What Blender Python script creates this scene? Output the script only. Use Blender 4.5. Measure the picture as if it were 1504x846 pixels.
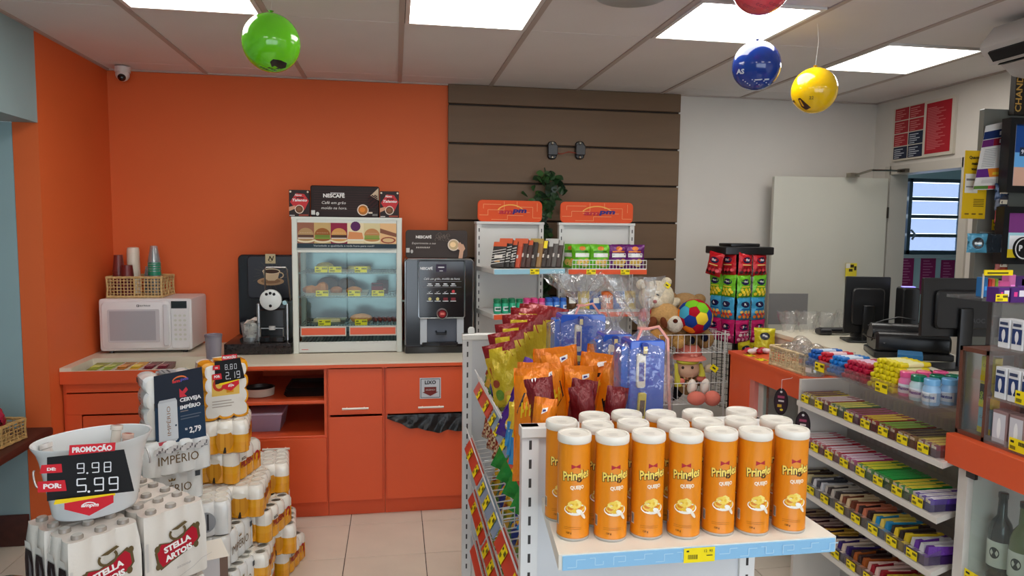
import bpy, bmesh, math, random
from mathutils import Vector, Matrix, noise
rnd = random.Random(7)
D = bpy.data; S = bpy.context.scene; C = S.collection
for o in list(D.objects): D.objects.remove(o)

# ---------------- camera, world, exposure ----------------
FPX = 1030.0; CAMH = 1.703
YAW, PITCH, ROLL = math.radians(9.49), math.radians(4.84), math.radians(.65)
def cam_basis():
    f = Vector((math.sin(YAW)*math.cos(PITCH), math.cos(YAW)*math.cos(PITCH), -math.sin(PITCH)))
    r = Vector((math.cos(YAW), -math.sin(YAW), 0)); u = r.cross(f)
    c, s = math.cos(ROLL), math.sin(ROLL)
    return c*r+s*u, c*u-s*r, f
CR, CU, CF = cam_basis(); CP = Vector((0, 0, CAMH))
cd = D.cameras.new('camera'); cam = D.objects.new('camera', cd); C.objects.link(cam)
cd.sensor_width = 36; cd.lens = 36*FPX/1504; cd.clip_start = .05
cam.matrix_world = Matrix(((CR.x, CU.x, -CF.x, CP.x), (CR.y, CU.y, -CF.y, CP.y), (CR.z, CU.z, -CF.z, CP.z), (0, 0, 0, 1)))
S.camera = cam
def on(u, v, X=None, Y=None, Z=None):
    """world point seen at photo pixel (u,v) on the plane x=X, y=Y or z=Z"""
    d = CF + CR*((u-752)/FPX) + CU*((423-v)/FPX)
    t = X/d.x if X is not None else Y/d.y if Y is not None else (Z-CAMH)/d.z
    return CP + d*t
w = D.worlds.new('world'); S.world = w; w.use_nodes = True
w.node_tree.nodes['Background'].inputs[0].default_value = (.80, .90, 1, 1)
w.node_tree.nodes['Background'].inputs[1].default_value = 3.2
S.view_settings.view_transform = 'Standard'; S.view_settings.look = 'None'
S.view_settings.exposure = 0.2; S.view_settings.gamma = 1
S.view_settings.use_curve_mapping = False
PANEL_POWER = 9.0

# ---------------- helpers ----------------
def lin(c):
    return tuple(((x/255)/12.92 if x/255 <= .04045 else ((x/255+.055)/1.055)**2.4) for x in c[:3])
MATS = {}
def mat(name, col=None, rough=.5, metal=0, spec=.5, bump=0, bscale=60, coat=0, emit=0, trans=0, vary=0, vscale=3, stretch=None, alpha=1):
    """procedural material; col None = colour from the mesh attribute Col"""
    if name in MATS: return MATS[name]
    m = D.materials.new(name); m.use_nodes = True; nt = m.node_tree; N = nt.nodes; L = nt.links
    b = N['Principled BSDF']
    b.inputs['Roughness'].default_value = rough; b.inputs['Metallic'].default_value = metal
    b.inputs['Specular IOR Level'].default_value = spec; b.inputs['Coat Weight'].default_value = coat
    b.inputs['Coat Roughness'].default_value = .08; b.inputs['Transmission Weight'].default_value = trans
    b.inputs['Alpha'].default_value = alpha
    tc = N.new('ShaderNodeTexCoord'); mp = N.new('ShaderNodeMapping'); L.new(tc.outputs['Object'], mp.inputs[0])
    if stretch: mp.inputs['Scale'].default_value = stretch
    if col is None:
        a = N.new('ShaderNodeAttribute'); a.attribute_name = 'Col'; src = a.outputs['Color']
    else:
        r = N.new('ShaderNodeRGB'); r.outputs[0].default_value = (*lin(col), 1); src = r.outputs[0]
    if vary:
        n = N.new('ShaderNodeTexNoise'); n.inputs['Scale'].default_value = vscale; n.inputs['Detail'].default_value = 5
        L.new(mp.outputs[0], n.inputs['Vector'])
        mr = N.new('ShaderNodeMapRange'); mr.inputs[1].default_value = .3; mr.inputs[2].default_value = .7
        mr.inputs[3].default_value = 1-vary; mr.inputs[4].default_value = 1+vary; L.new(n.outputs[0], mr.inputs[0])
        h = N.new('ShaderNodeHueSaturation'); L.new(src, h.inputs['Color']); L.new(mr.outputs[0], h.inputs['Value']); src = h.outputs[0]
    L.new(src, b.inputs['Base Color'])
    if emit:
        L.new(src, b.inputs['Emission Color']); b.inputs['Emission Strength'].default_value = emit
    if bump:
        n = N.new('ShaderNodeTexNoise'); n.inputs['Scale'].default_value = bscale; n.inputs['Detail'].default_value = 4
        L.new(mp.outputs[0], n.inputs['Vector'])
        bp = N.new('ShaderNodeBump'); bp.inputs['Strength'].default_value = bump; bp.inputs['Distance'].default_value = .01
        L.new(n.outputs[0], bp.inputs['Height']); L.new(bp.outputs[0], b.inputs['Normal'])
    MATS[name] = m; return m
def clear(name, tint=(255, 255, 255), gloss=.12, rough=.05, bump=0, bscale=30, haze=0, hcol=(255, 255, 255), fres=.3):
    """thin clear sheet: transparent + fresnel gloss (+ a little white haze)"""
    if name in MATS: return MATS[name]
    m = D.materials.new(name); m.use_nodes = True; nt = m.node_tree; N = nt.nodes; L = nt.links
    N.remove(N['Principled BSDF']); out = N['Material Output']
    t = N.new('ShaderNodeBsdfTransparent'); t.inputs[0].default_value = (*lin(tint), 1)
    g = N.new('ShaderNodeBsdfGlossy'); g.inputs['Roughness'].default_value = rough
    lw = N.new('ShaderNodeLayerWeight'); lw.inputs[0].default_value = .35
    mu = N.new('ShaderNodeMath'); mu.operation = 'MULTIPLY_ADD'; mu.inputs[1].default_value = fres; mu.inputs[2].default_value = gloss
    mu.use_clamp = True; L.new(lw.outputs['Facing'], mu.inputs[0])
    mx = N.new('ShaderNodeMixShader'); L.new(mu.outputs[0], mx.inputs[0]); L.new(t.outputs[0], mx.inputs[1]); L.new(g.outputs[0], mx.inputs[2])
    last = mx
    if haze:
        d = N.new('ShaderNodeBsdfDiffuse'); d.inputs[0].default_value = (*lin(hcol), 1); m2 = N.new('ShaderNodeMixShader'); m2.inputs[0].default_value = haze
        L.new(mx.outputs[0], m2.inputs[1]); L.new(d.outputs[0], m2.inputs[2]); last = m2
    if bump:
        tc = N.new('ShaderNodeTexCoord'); n = N.new('ShaderNodeTexNoise'); n.inputs['Scale'].default_value = bscale; n.inputs['Detail'].default_value = 3
        L.new(tc.outputs['Object'], n.inputs['Vector'])
        bp = N.new('ShaderNodeBump'); bp.inputs['Strength'].default_value = bump; bp.inputs['Distance'].default_value = .02
        L.new(n.outputs[0], bp.inputs['Height']); L.new(bp.outputs[0], g.inputs['Normal']); L.new(bp.outputs[0], lw.inputs['Normal'])
    L.new(last.outputs[0], out.inputs[0]); MATS[name] = m; return m
MATTE = mat('painted_matte', None, .6, spec=.3)
SATIN = mat('plastic_satin', None, .35)
GLOSS = mat('plastic_gloss', None, .15, coat=.4)
FOIL = mat('foil_bag', None, .22, metal=.15, bump=.9, bscale=28)
WRAP = mat('candy_wrap', None, .25, bump=.35, bscale=140)
METAL = mat('brushed_metal', None, .28, metal=1)
PLUSH = mat('plush_fur', None, .95, spec=.1, bump=1.0, bscale=160, vary=.12, vscale=60)
FABRIC = mat('fabric', None, .9, spec=.1, bump=.4, bscale=220)
PAPER = mat('printed_paper', None, .55, spec=.3)
WICKER = mat('wicker', None, .75, spec=.2, bump=.5, bscale=120, vary=.2, vscale=40)
GLASS = clear('clear_glass', (243, 250, 248), .02, .02, fres=.25)
ACRYL = clear('clear_acrylic', (246, 246, 246), .06, .03, haze=.03)
FILM = clear('cellophane', (253, 253, 253), .08, .10, bump=1.0, bscale=14, haze=.05, fres=.5)

TEXT = {}
def text_mesh(s, bold=0):
    k = (s, bold)
    if k not in TEXT:
        cu = D.curves.new('t', 'FONT'); cu.body = s; cu.resolution_u = 2; cu.offset = bold; cu.size = 1
        ob = D.objects.new('t', cu); me = D.meshes.new_from_object(ob)
        vs = [(v.co.x, v.co.y) for v in me.vertices]; fs = [tuple(p.vertices) for p in me.polygons]
        D.objects.remove(ob); D.curves.remove(cu); D.meshes.remove(me)
        if not vs: vs = [(0, 0)]
        x0 = min(v[0] for v in vs); x1 = max(v[0] for v in vs); y0 = min(v[1] for v in vs); y1 = max(v[1] for v in vs)
        TEXT[k] = ([(x-x0, y-y0) for x, y in vs], fs, x1-x0, max(y1-y0, 1e-3))
    return TEXT[k]
class Art:
    """flat print: layered polygons in (u,v)"""
    def __init__(s): s.it = []; s.l = 0
    def poly(s, pts, c, fan=False):
        s.l += 1; n = len(pts); s.it.append((list(pts), [tuple(range(n))], c, s.l)); return s
    def rect(s, x0, y0, x1, y1, c, nx=1, ny=1):
        s.l += 1
        P = [(x0+(x1-x0)*i/nx, y0+(y1-y0)*j/ny) for j in range(ny+1) for i in range(nx+1)]
        Fc = [(j*(nx+1)+i, j*(nx+1)+i+1, (j+1)*(nx+1)+i+1, (j+1)*(nx+1)+i) for j in range(ny) for i in range(nx)]
        s.it.append((P, Fc, c, s.l)); return s
    def ell(s, cx, cy, rx, ry, c, n=20, a0=0, a1=360, rot=0):
        s.l += 1; P = [(cx, cy)]; R = math.radians(rot)
        for i in range(n+1):
            a = math.radians(a0+(a1-a0)*i/n); x, y = rx*math.cos(a), ry*math.sin(a)
            P.append((cx+x*math.cos(R)-y*math.sin(R), cy+x*math.sin(R)+y*math.cos(R)))
        s.it.append((P, [(0, i+1, i+2) for i in range(n)], c, s.l)); return s
    def arc(s, cx, cy, rx, ry, w, c, a0=0, a1=360, n=20):
        s.l += 1; P = []
        for i in range(n+1):
            a = math.radians(a0+(a1-a0)*i/n)
            P += [(cx+rx*math.cos(a), cy+ry*math.sin(a)), (cx+(rx-w)*math.cos(a), cy+(ry-w)*math.sin(a))]
        s.it.append((P, [(2*i, 2*i+2, 2*i+3, 2*i+1) for i in range(n)], c, s.l)); return s
    def line(s, pts, w, c):
        for (a, b), (d, e) in zip(pts, pts[1:]):
            l = math.hypot(d-a, e-b) or 1; nx, ny = -(e-b)/l*w/2, (d-a)/l*w/2
            s.poly([(a+nx, b+ny), (a-nx, b-ny), (d-nx, e-ny), (d+nx, e+ny)], c)
        return s
    def text(s, t, x, y, h, c, w=None, al='c', bold=0, shear=0, rot=0):
        """text of cap height h; x,y = baseline anchor; w = total width"""
        P, Fc, tw, th = text_mesh(t, bold); s.l += 1
        _, _, _, cap = text_mesh('H', bold)
        k = h/cap; kx = (w/tw) if w else k; W = tw*kx
        ox = {'c': -W/2, 'l': 0, 'r': -W}[al]; R = math.radians(rot)
        dy = -(th-cap)*k if any(ch in 'gjpqyç,;' for ch in t) else 0
        Q = []
        for a, b in P:
            X, Y = a*kx+ox+b*k*shear, b*k+dy
            Q.append((x+X*math.cos(R)-Y*math.sin(R), y+X*math.sin(R)+Y*math.cos(R)))
        s.it.append((Q, Fc, c, s.l)); return s
    def strokes(s, x, y, w, h, n, k, c):
        """row of n unreadable brush marks rising with slope k"""
        d = w/n
        for i in range(n):
            a, b = x+i*d, y+i*d*k; q = (i*37 % 5)/10
            s.poly([(a, b), (a+d*.35, b+d*.1*k), (a+d*(.55+q*.3), b+h), (a+d*(.2+q*.3), b+h*.95)], c); s.poly([(a+d*.2, b+h*(.3+q*.5)), (a+d*.85, b+h*(.38+q*.5)), (a+d*.85, b+h*(.6+q*.5)), (a+d*.2, b+h*(.5+q*.5))], c)
        return s
    def lines(s, x0, x1, y0, y1, n, h, c):
        for i in range(n):
            y = y1+(y0-y1)*(i+.5)/n; s.rect(x0, y-h/2, x0+(x1-x0)*(.7+.3*((i*37 % 11)/10)), y+h/2, c)
        return s
class MB:
    def __init__(s): s.v = []; s.f = []; s.c = []; s.M = None; s.col = (255, 255, 255)
    def vert(s, p):
        s.v.append(tuple(s.M @ Vector(p)) if s.M else tuple(p)); return len(s.v)-1
    def face(s, ix, c=None):
        s.f.append(tuple(ix)); s.c.append(c or s.col)
    def poly(s, pts, c=None): s.face([s.vert(p) for p in pts], c); return s
    def mesh(s, pts, faces, c=None):
        o = len(s.v)
        for p in pts: s.vert(p)
        for f in faces: s.face([o+i for i in f], c)
        return s
    def box(s, x0, x1, y0, y1, z0, z1, c=None):
        return s.mesh([(x, y, z) for x in (x0, x1) for y in (y0, y1) for z in (z0, z1)],
            [(0, 1, 3, 2), (4, 6, 7, 5), (0, 4, 5, 1), (2, 3, 7, 6), (0, 2, 6, 4), (1, 5, 7, 3)], c)
    def rbox(s, x0, x1, y0, y1, z0, z1, r=.01, c=None, seg=2, axis='z'):
        """box with rounded edges round one axis and chamfered caps"""
        def prof(a0, a1, b0, b1, rr):
            P = []
            for cx, cy, st in ((a1-rr, b1-rr, 0), (a0+rr, b1-rr, 90), (a0+rr, b0+rr, 180), (a1-rr, b0+rr, 270)):
                for i in range(seg+1):
                    t = math.radians(st+90*i/seg); P.append((cx+rr*math.cos(t), cy+rr*math.sin(t)))
            return P
        A = {'z': (x0, x1, y0, y1, z0, z1), 'y': (x0, x1, z0, z1, y0, y1), 'x': (y0, y1, z0, z1, x0, x1)}[axis]
        e = min(r*.4, (A[5]-A[4])*.3)
        rings = []
        for h, sh in ((A[4], e), (A[4]+e, 0), (A[5]-e, 0), (A[5], e)):
            rings.append([(a, b, h) for a, b in prof(A[0]+sh, A[1]-sh, A[2]+sh, A[3]-sh, max(r-sh*.5, 1e-4))])
        rev = {'z': lambda p: p, 'y': lambda p: (p[0], p[2], p[1]), 'x': lambda p: (p[2], p[0], p[1])}[axis]
        n = len(rings[0]); pts = [rev(p) for R in rings for p in R]; F = []
        for k in range(3):
            for i in range(n): F.append((k*n+i, k*n+(i+1) % n, (k+1)*n+(i+1) % n, (k+1)*n+i))
        F.append(tuple(range(n))[::-1]); F.append(tuple(range(3*n, 4*n)))
        if axis == 'y': F = [f[::-1] for f in F]
        return s.mesh(pts, F, c)
    def cyl(s, p0, p1, r0, r1=None, n=12, c=None, caps=True):
        p0, p1 = Vector(p0), Vector(p1); r1 = r0 if r1 is None else r1
        d = (p1-p0).normalized(); a = d.orthogonal().normalized(); b = d.cross(a); P = []
        for p, r in ((p0, r0), (p1, r1)):
            for i in range(n):
                t = 2*math.pi*i/n; P.append(p+(a*math.cos(t)+b*math.sin(t))*r)
        F = [(i, (i+1) % n, n+(i+1) % n, n+i) for i in range(n)]
        if caps: F += [tuple(range(n))[::-1], tuple(range(n, 2*n))]
        return s.mesh(P, F, c)
    def lathe(s, prof, n=20, c=None, o=(0, 0, 0), sx=1, sy=1, cols=None, cap0=True, cap1=True):
        """prof [(r,z)..]; cols one colour per segment"""
        P = []
        for r, z in prof:
            for i in range(n):
                t = 2*math.pi*i/n; P.append((o[0]+r*sx*math.cos(t), o[1]+r*sy*math.sin(t), o[2]+z))
        q = len(s.v)
        for p in P: s.vert(p)
        for k in range(len(prof)-1):
            for i in range(n): s.face((q+k*n+i, q+k*n+(i+1) % n, q+(k+1)*n+(i+1) % n, q+(k+1)*n+i), cols[k] if cols else c)
        if cap0: s.face(tuple(q+i for i in range(n))[::-1], cols[0] if cols else c)
        if cap1: s.face(tuple(q+(len(prof)-1)*n+i for i in range(n)), cols[-1] if cols else c)
        return s
    def tube(s, pts, r, n=6, c=None, closed=False):
        pts = [Vector(p) for p in pts]; m = len(pts); P = []; up = None
        for i, p in enumerate(pts):
            if closed: d = pts[(i+1) % m]-pts[i-1]
            else: d = pts[min(i+1, m-1)]-pts[max(i-1, 0)]
            d.normalize()
            a = d.orthogonal().normalized() if up is None else (up-d*up.dot(d)).normalized()
            up = a; b = d.cross(a); rr = r(i/(m-1)) if callable(r) else r
            for k in range(n):
                t = 2*math.pi*k/n; P.append(p+(a*math.cos(t)+b*math.sin(t))*rr)
        F = []
        for i in range(m if closed else m-1):
            j = (i+1) % m
            for k in range(n): F.append((i*n+k, i*n+(k+1) % n, j*n+(k+1) % n, j*n+k))
        if not closed: F += [tuple(range(n))[::-1], tuple(range((m-1)*n, m*n))]
        return s.mesh(P, F, c)
    def grid(s, fn, nu, nv, c=None):
        """fn(u,v)->point ; c colour or fn(u,v)->colour"""
        q = len(s.v)
        for j in range(nv+1):
            for i in range(nu+1): s.vert(fn(i/nu, j/nv))
        for j in range(nv):
            for i in range(nu):
                cc = c((i+.5)/nu, (j+.5)/nv) if callable(c) else c
                s.face((q+j*(nu+1)+i, q+j*(nu+1)+i+1, q+(j+1)*(nu+1)+i+1, q+(j+1)*(nu+1)+i), cc)
        return s
    def ball(s, o, r, c=None, nu=14, nv=9, M=None):
        r = (r, r, r) if not hasattr(r, '__len__') else r
        def fn(u, v):
            t, p = 2*math.pi*u, math.pi*(v-.5)
            q = Vector((r[0]*math.cos(p)*math.cos(t), r[1]*math.cos(p)*math.sin(t), r[2]*math.sin(p)))
            return (M @ q if M else q)+Vector(o)
        return s.grid(fn, nu, nv, c)
    def prism(s, pts, y0, y1, c=None, map=None):
        """outline [(a,b)] extruded y0..y1 ; default a->x b->z"""
        map = map or (lambda a, b, h: (a, h, b)); n = len(pts)
        P = [map(a, b, y0) for a, b in pts]+[map(a, b, y1) for a, b in pts]
        F = [tuple(range(n)), tuple(range(n, 2*n))[::-1]]+[(i, n+i, n+(i+1) % n, (i+1) % n) for i in range(n)]
        return s.mesh(P, F, c)
    def art(s, A, fn, eps=.0004):
        for P, Fc, c, l in A.it: s.mesh([fn(u, v, l*eps) for u, v in P], Fc, c)
        return s
    def data(s, name, m, smooth=True, ang=40):
        me = D.meshes.new(name); me.from_pydata(s.v, [], s.f); me.materials.append(m)
        at = me.attributes.new('Col', 'FLOAT_COLOR', 'FACE'); fl = []; cache = {}
        for c in s.c:
            if c not in cache: cache[c] = (*lin(c), 1.0)
            fl += cache[c]
        at.data.foreach_set('color', fl)
        bm = bmesh.new(); bm.from_mesh(me); bmesh.ops.remove_doubles(bm, verts=bm.verts, dist=1e-6); bmesh.ops.recalc_face_normals(bm, faces=bm.faces) if s.fix else None
        bm.to_mesh(me); bm.free()
        if smooth:
            me.shade_smooth(); me.set_sharp_from_angle(angle=math.radians(ang))
        return me
    fix = False
    def part(s, name, m, parent=None, smooth=True, ang=40):
        o = D.objects.new(name, s.data(name, m, smooth, ang)); C.objects.link(o)
        if parent: o.parent = parent
        return o
def tag(o, label, cat, group=None):
    o['label'] = label; o['category'] = cat
    if group: o['group'] = group
    return o
def thing(name, label, cat, loc=(0, 0, 0), rz=0, group=None):
    o = D.objects.new(name, None); C.objects.link(o); o.location = loc; o.rotation_euler = (0, 0, rz); o.empty_display_size = .05
    return tag(o, label, cat, group)
def struct(o): o['kind'] = 'structure'; return o
def inst(name, me, parent=None, loc=(0, 0, 0), rot=(0, 0, 0), scale=None):
    o = D.objects.new(name, me); C.objects.link(o); o.parent = parent; o.location = loc; o.rotation_euler = rot
    if scale: o.scale = scale
    return o
def dup(root, label, loc=None, rz=None, rot=None, scale=None, group=None):
    def cp(o, p):
        c = o.copy(); C.objects.link(c); c.parent = p
        for ch in kids.get(o.name, []): cp(ch, c)
        return c
    kids = {}
    def walk(o):
        kids[o.name] = list(o.children)
        for ch in o.children: walk(ch)
    walk(root); r = cp(root, root.parent)
    if loc is not None: r.location = loc
    if rz is not None: r.rotation_euler = (0, 0, rz)
    if rot is not None: r.rotation_euler = rot
    if scale: r.scale = scale if hasattr(scale, '__len__') else (scale,)*3
    r['label'] = label
    if group: r['group'] = group
    return r
ORD = 'first second third fourth fifth sixth seventh eighth ninth tenth eleventh twelfth thirteenth fourteenth fifteenth sixteenth seventeenth eighteenth nineteenth twentieth'.split()
def plane(o, U, V):
    """map for Art: (u,v,h) -> point on the plane at o with unit axes U,V"""
    o, U, V = Vector(o), Vector(U), Vector(V); N = U.cross(V).normalized()
    return lambda a, b, h: o+U*a+V*b+N*h
FRONT = ((1, 0, 0), (0, 0, 1))          # faces -y
def wrap(cx, cy, z0, r, a0=-90):
    """map for Art round a vertical cylinder; u=0 faces angle a0"""
    def f(u, v, h):
        t = math.radians(a0)+u/r; return Vector((cx+(r+h)*math.cos(t), cy+(r+h)*math.sin(t), z0+v))
    return f
WHITE = (236, 234, 230); BLACK = (18, 18, 20); YEL = (246, 222, 20); ORANGE = (226, 84, 38); RED = (206, 28, 44)
def tag_art(w=.06, h=.034):
    a = Art().rect(-w/2, 0, w/2, h, YEL); k = (40, 40, 30)
    a.rect(-w*.42, h*.62, -w*.2, h*.8, k); [a.rect(w*(.08+.1*i), h*.52, w*(.15+.1*i), h*.82, k) for i in range(4)]
    for i in range(9): a.rect(-w*.42+i*w*.045, h*.15, -w*.42+i*w*.045+w*.02*(1+i % 2*.6), h*.42, k)
    return a
TAG = tag_art()
# ---------------- setting ----------------
HC = 2.676; YB = 4.88; XL = -1.79; XR = 3.6; YF = -2.6; ZC = .925; T = .614; GX = .034; GY = 4.655; TL = 1.169
M_ORW = mat('orange_wall_paint', (222, 104, 54), .55, spec=.25, bump=.05, bscale=300, vary=.03, vscale=1.5)
M_TEAL = mat('teal_wall_paint', (148, 172, 176), .6, spec=.2, bump=.05, bscale=300, vary=.03)
M_WHW = mat('white_wall_paint', (214, 208, 200), .6, spec=.2, bump=.04, bscale=300, vary=.02)
M_FLOOR = mat('beige_floor_tile', (214, 204, 188), .3, spec=.5, vary=.04, vscale=6)
M_GROUT = mat('dark_grout', (62, 54, 48), .9)
M_CEIL = mat('ceiling_tile_board', (228, 224, 222), .85, spec=.1, bump=.05, bscale=200, vary=.02)
M_TBAR = mat('ceiling_bar_paint', (186, 172, 164), .6)
M_BROWN = mat('brown_wood_board', (112, 88, 66), .5, spec=.3, vary=.05, vscale=2.2, stretch=(1.2, 8, 9), bump=.05, bscale=12)
M_DWOOD = mat('dark_brown_wood', (74, 36, 28), .5, vary=.15, vscale=4, stretch=(6, 1, 6))
m = MB(); m.box(-3, 4.6, YF-2, 6.2, -.1, -.004); fl = struct(m.part('floor', M_GROUT))
FT = .4105; fx0 = -.259; fy0 = 3.986
m = MB(); m.rbox(.002, FT-.002, .002, FT-.002, -.006, 0, .002, seg=1); ft = m.data('floor_tile', M_FLOOR)
for i in range(-5, 14):
    for j in range(-8, 4):
        x, y = fx0+i*FT, fy0+j*FT
        if (j < 3 or x > 3.2) and (x < 3.4 or j > -3): inst('floor_tile', ft, fl, (x, y, 0))
# ceiling with tiles and bars
m = MB(); m.box(-2.6, 4.4, YF-.1, YB+.1, HC+.02, HC+.08); ce = struct(m.part('ceiling', M_GROUT))
LIGHTS = [(-2, 3.486), (0, 3.486), (2, 3.486), (4, 3.94), (-2, 1.15), (0, 1.15), (2, 1.15), (-2, -1.2), (0, -1.2), (2, -1.2), (4, 1.4), (4, -1.2)]
def ctile(x0, x1, y0, y1):
    k = (round(x1-x0, 3), round(y1-y0, 3))
    if k not in CT:
        q = MB(); q.rbox(0, k[0], 0, k[1], 0, .02, .004, seg=1); CT[k] = q.data('ceiling_tile', M_CEIL)
    inst('ceiling_tile', CT[k], ce, (x0, y0, HC))
CT = {}
rows = [YB-.002, GY]+[GY-TL*k for k in range(1, 7)]
for i in range(-3, 6):
    x0, x1 = GX+i*T, GX+(i+1)*T
    x0c, x1c = max(x0, XL), min(x1, XR)
    if x1c-x0c < .05: continue
    for a, b in zip(rows, rows[1:]):
        segs = [(b, a)]
        for li, ly in LIGHTS:
            if li == i:
                ns = []
                for s0, s1 in segs:
                    if ly-.614 < s1-.02 and ly > s0+.02:
                        if s1-ly > .03: ns.append((ly+.004, s1))
                        if ly-.614-s0 > .03: ns.append((s0, ly-.614))
                    else: ns.append((s0, s1))
                segs = ns
        for s0, s1 in segs: ctile(x0c+.012, x1c-.012, s0+.003, s1-.003)
for i in range(-2, 6):
    m = MB(); m.box(GX+i*T-.013, GX+i*T+.013, YF, YB, HC-.006, HC+.012); m.part('ceiling_bar', M_TBAR, ce)
m = MB(); m.box(XL, XR, YB-.02, YB, HC-.008, HC+.01); m.box(XL, XL+.02, YF, YB, HC-.008, HC+.01); m.box(XR-.02, XR, YF, YB, HC-.008, HC+.01); m.part('edge_bar', M_TBAR, ce)
# LED panels
M_LED = mat('led_diffuser', (255, 252, 246), .5, emit=PANEL_POWER)
names = {0: 'far left corner above the microwave', 1: 'centre, above the warming case', 2: 'behind the blue balloon', 3: 'right, beside the yellow balloon'}
for k, (i, ly) in enumerate(LIGHTS):
    x0, x1 = GX+i*T+.016, GX+(i+1)*T-.016
    nn = ['', '', '', '', 'left, above the beer stacks', 'centre, above the camera', 'right of centre, above the gondola end', 'rear left near the entrance', 'rear centre near the entrance', 'rear right of centre near the entrance', 'above the wine fridge', 'far rear right near the entrance']
    lab = 'square white LED ceiling panel at the '+names[k] if k in (0, 1) else 'square white LED ceiling panel '+names[k] if k in names else 'square white LED ceiling panel, '+nn[k]
    t = thing('ceiling_light', lab, 'ceiling light', ((x0+x1)/2, ly-.307, HC), group='LED ceiling panels')
    hw = (x1-x0)/2; hd = .300
    m = MB(); f = .02
    for a in ((-hw, hw, -hd, -hd+f), (-hw, hw, hd-f, hd), (-hw, -hw+f, -hd+f, hd-f), (hw-f, hw, -hd+f, hd-f)): m.box(*a, -.008, .02, (225, 222, 218))
    m.part('frame', SATIN, t); m = MB(); m.box(-hw+f, hw-f, -hd+f, hd-f, -.003, .015); m.part('diffuser', M_LED, t)
# back wall : orange / boards / white
BX0, BX1 = .358, 2.02
m = MB(); m.box(XL-.5, .40, YB, YB+.12, 0, HC+.05); wb = struct(m.part('wall_back', M_ORW))
m = MB(); m.box(.40, XR+.12, YB, YB+.12, 0, HC+.05); struct(m.part('wall_back', M_WHW))
tr = D.objects.new('trim_1', None); C.objects.link(tr); struct(tr)
m = MB(); m.box(BX0+.005, BX1-.005, YB-.012, YB, 0, HC, (44, 32, 26)); m.part('backing', MATTE, tr)
zt = on(820, 159, Y=YB-.03).z; zb = HC-.002; BH = .262; k = 0
while zb > .01:
    za = zt-k*BH; m = MB(); m.rbox(BX0, BX1, YB-.034, YB-.010, max(za, 0)+.006, zb-.006 if k else zb, .004, seg=1, axis='x'); m.part('panel_board', M_BROWN, tr); zb = za; k += 1
# left wall : bulkhead, niche, orange end
YO = 3.97; ZS = 2.212
m = MB(); m.box(XL-.12, XL, YO, YB, 0, HC+.05); struct(m.part('wall_left', M_ORW))
m = MB(); m.box(XL-.6, XL, YF, YO-.001, ZS, HC+.05); m.box(XL-.72, XL-.6, YF, YO, 0, ZS); m.box(XL-.6, XL-.122, YO, YO+.1, 0, ZS); struct(m.part('wall_left', M_TEAL))
m = MB(); m.rbox(XL-.6, XL+.01, 1.2, YO-.003, .592, .635, .01, seg=2, axis='y'); struct(m.part('trim_2', M_DWOOD))
m = MB(); m.rbox(XL-.6, XL-.125, YO-.018, YO, 0, .17, .006, axis='x'); m.rbox(XL-.6, XL-.585, YF, YO-.02, 0, .17, .006, axis='y'); struct(m.part('baseboard_left', M_DWOOD))
# right wall with doorway
DY0, DY1, DZ = 4.00, 4.68, 2.14
m = MB(); m.box(XR, XR+.12, YF, DY0, 0, HC+.05); m.box(XR, XR+.12, DY1, YB, 0, HC+.05); m.box(XR, XR+.12, DY0, DY1, DZ, HC+.05); struct(m.part('wall_right', M_WHW))
m = MB(); c = (196, 190, 180)
m.box(XR-.015, XR+.13, DY0-.05, DY0+.012, 0, DZ+.05, c); m.box(XR-.015, XR+.13, DY1-.012, DY1+.05, 0, DZ+.05, c); m.box(XR-.015, XR+.13, DY0, DY1, DZ-.012, DZ+.05, c); struct(m.part('trim_3', SATIN))
# front of shop: piers and lintel, open to daylight
m = MB(); m.box(-3, XL+.3, YF-.12, YF, 0, HC); m.box(XR-.4, XR+.12, YF-.12, YF, 0, HC); m.box(XL, XR, YF-.12, YF, 2.35, HC+.05); m.box(.7, .8, YF-.12, YF, 0, 2.4); struct(m.part('wall_front', M_WHW))
# room beyond the doorway: wall with a louvre window
YW = 5.35; wx0, wx1, wz0, wz1 = on(1323, 300, Y=YW).x, on(1420, 300, Y=YW).x, on(1365, 374, Y=YW).z, on(1365, 262, Y=YW).z
m = MB(); m.box(XR+.12, wx0, YW, YW+.1, 0, HC); m.box(wx1, 6.2, YW, YW+.1, 0, HC); m.box(wx0, wx1, YW, YW+.1, 0, wz0); m.box(wx0, wx1, YW, YW+.1, wz1, HC)
m.box(5.6, 5.7, 2.9, YW, 0, HC); m.box(XR+.12, 5.7, 2.8, 2.9, 0, HC); m.box(XR+.12, 5.7, 2.9, YW+.1, HC, HC+.05); struct(m.part('wall_beyond', M_TEAL))
# ---------------- counter cabinets on the back wall ----------------
M_CAB = mat('orange_laminate', (220, 88, 46), .38, spec=.4, bump=.03, bscale=250, vary=.02)
M_CABW = mat('cream_worktop_laminate', (222, 214, 194), .35, vary=.02)
YC = 4.11
def fxx(u, Y=YC): return on(u, 600, Y=Y).x
def fzz(v, u=500, Y=YC): return on(u, v, Y=Y).z
def handle(x, z, w, parent, y=YC):
    h = MB(); c = (232, 226, 214); h.cyl((x-w/2, y-.035, z), (x+w/2, y-.035, z), .0065, n=8, c=c)
    for s in (-1, 1): h.cyl((x+s*w*.33, y-.035, z), (x+s*w*.33, y, z), .005, n=8, c=c)
    return h.part('handle', SATIN, parent)
def front(name, x0, x1, z0, z1, parent, y=YC):
    d = MB(); d.rbox(x0+.003, x1-.003, y-.018, y, z0+.003, z1-.003, .003, seg=1, axis='y'); return d.part(name, M_CAB, parent)
XA, XB, XC2, XD = fxx(346), fxx(481), fxx(565.5), .48
ZT = ZC-.03
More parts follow.
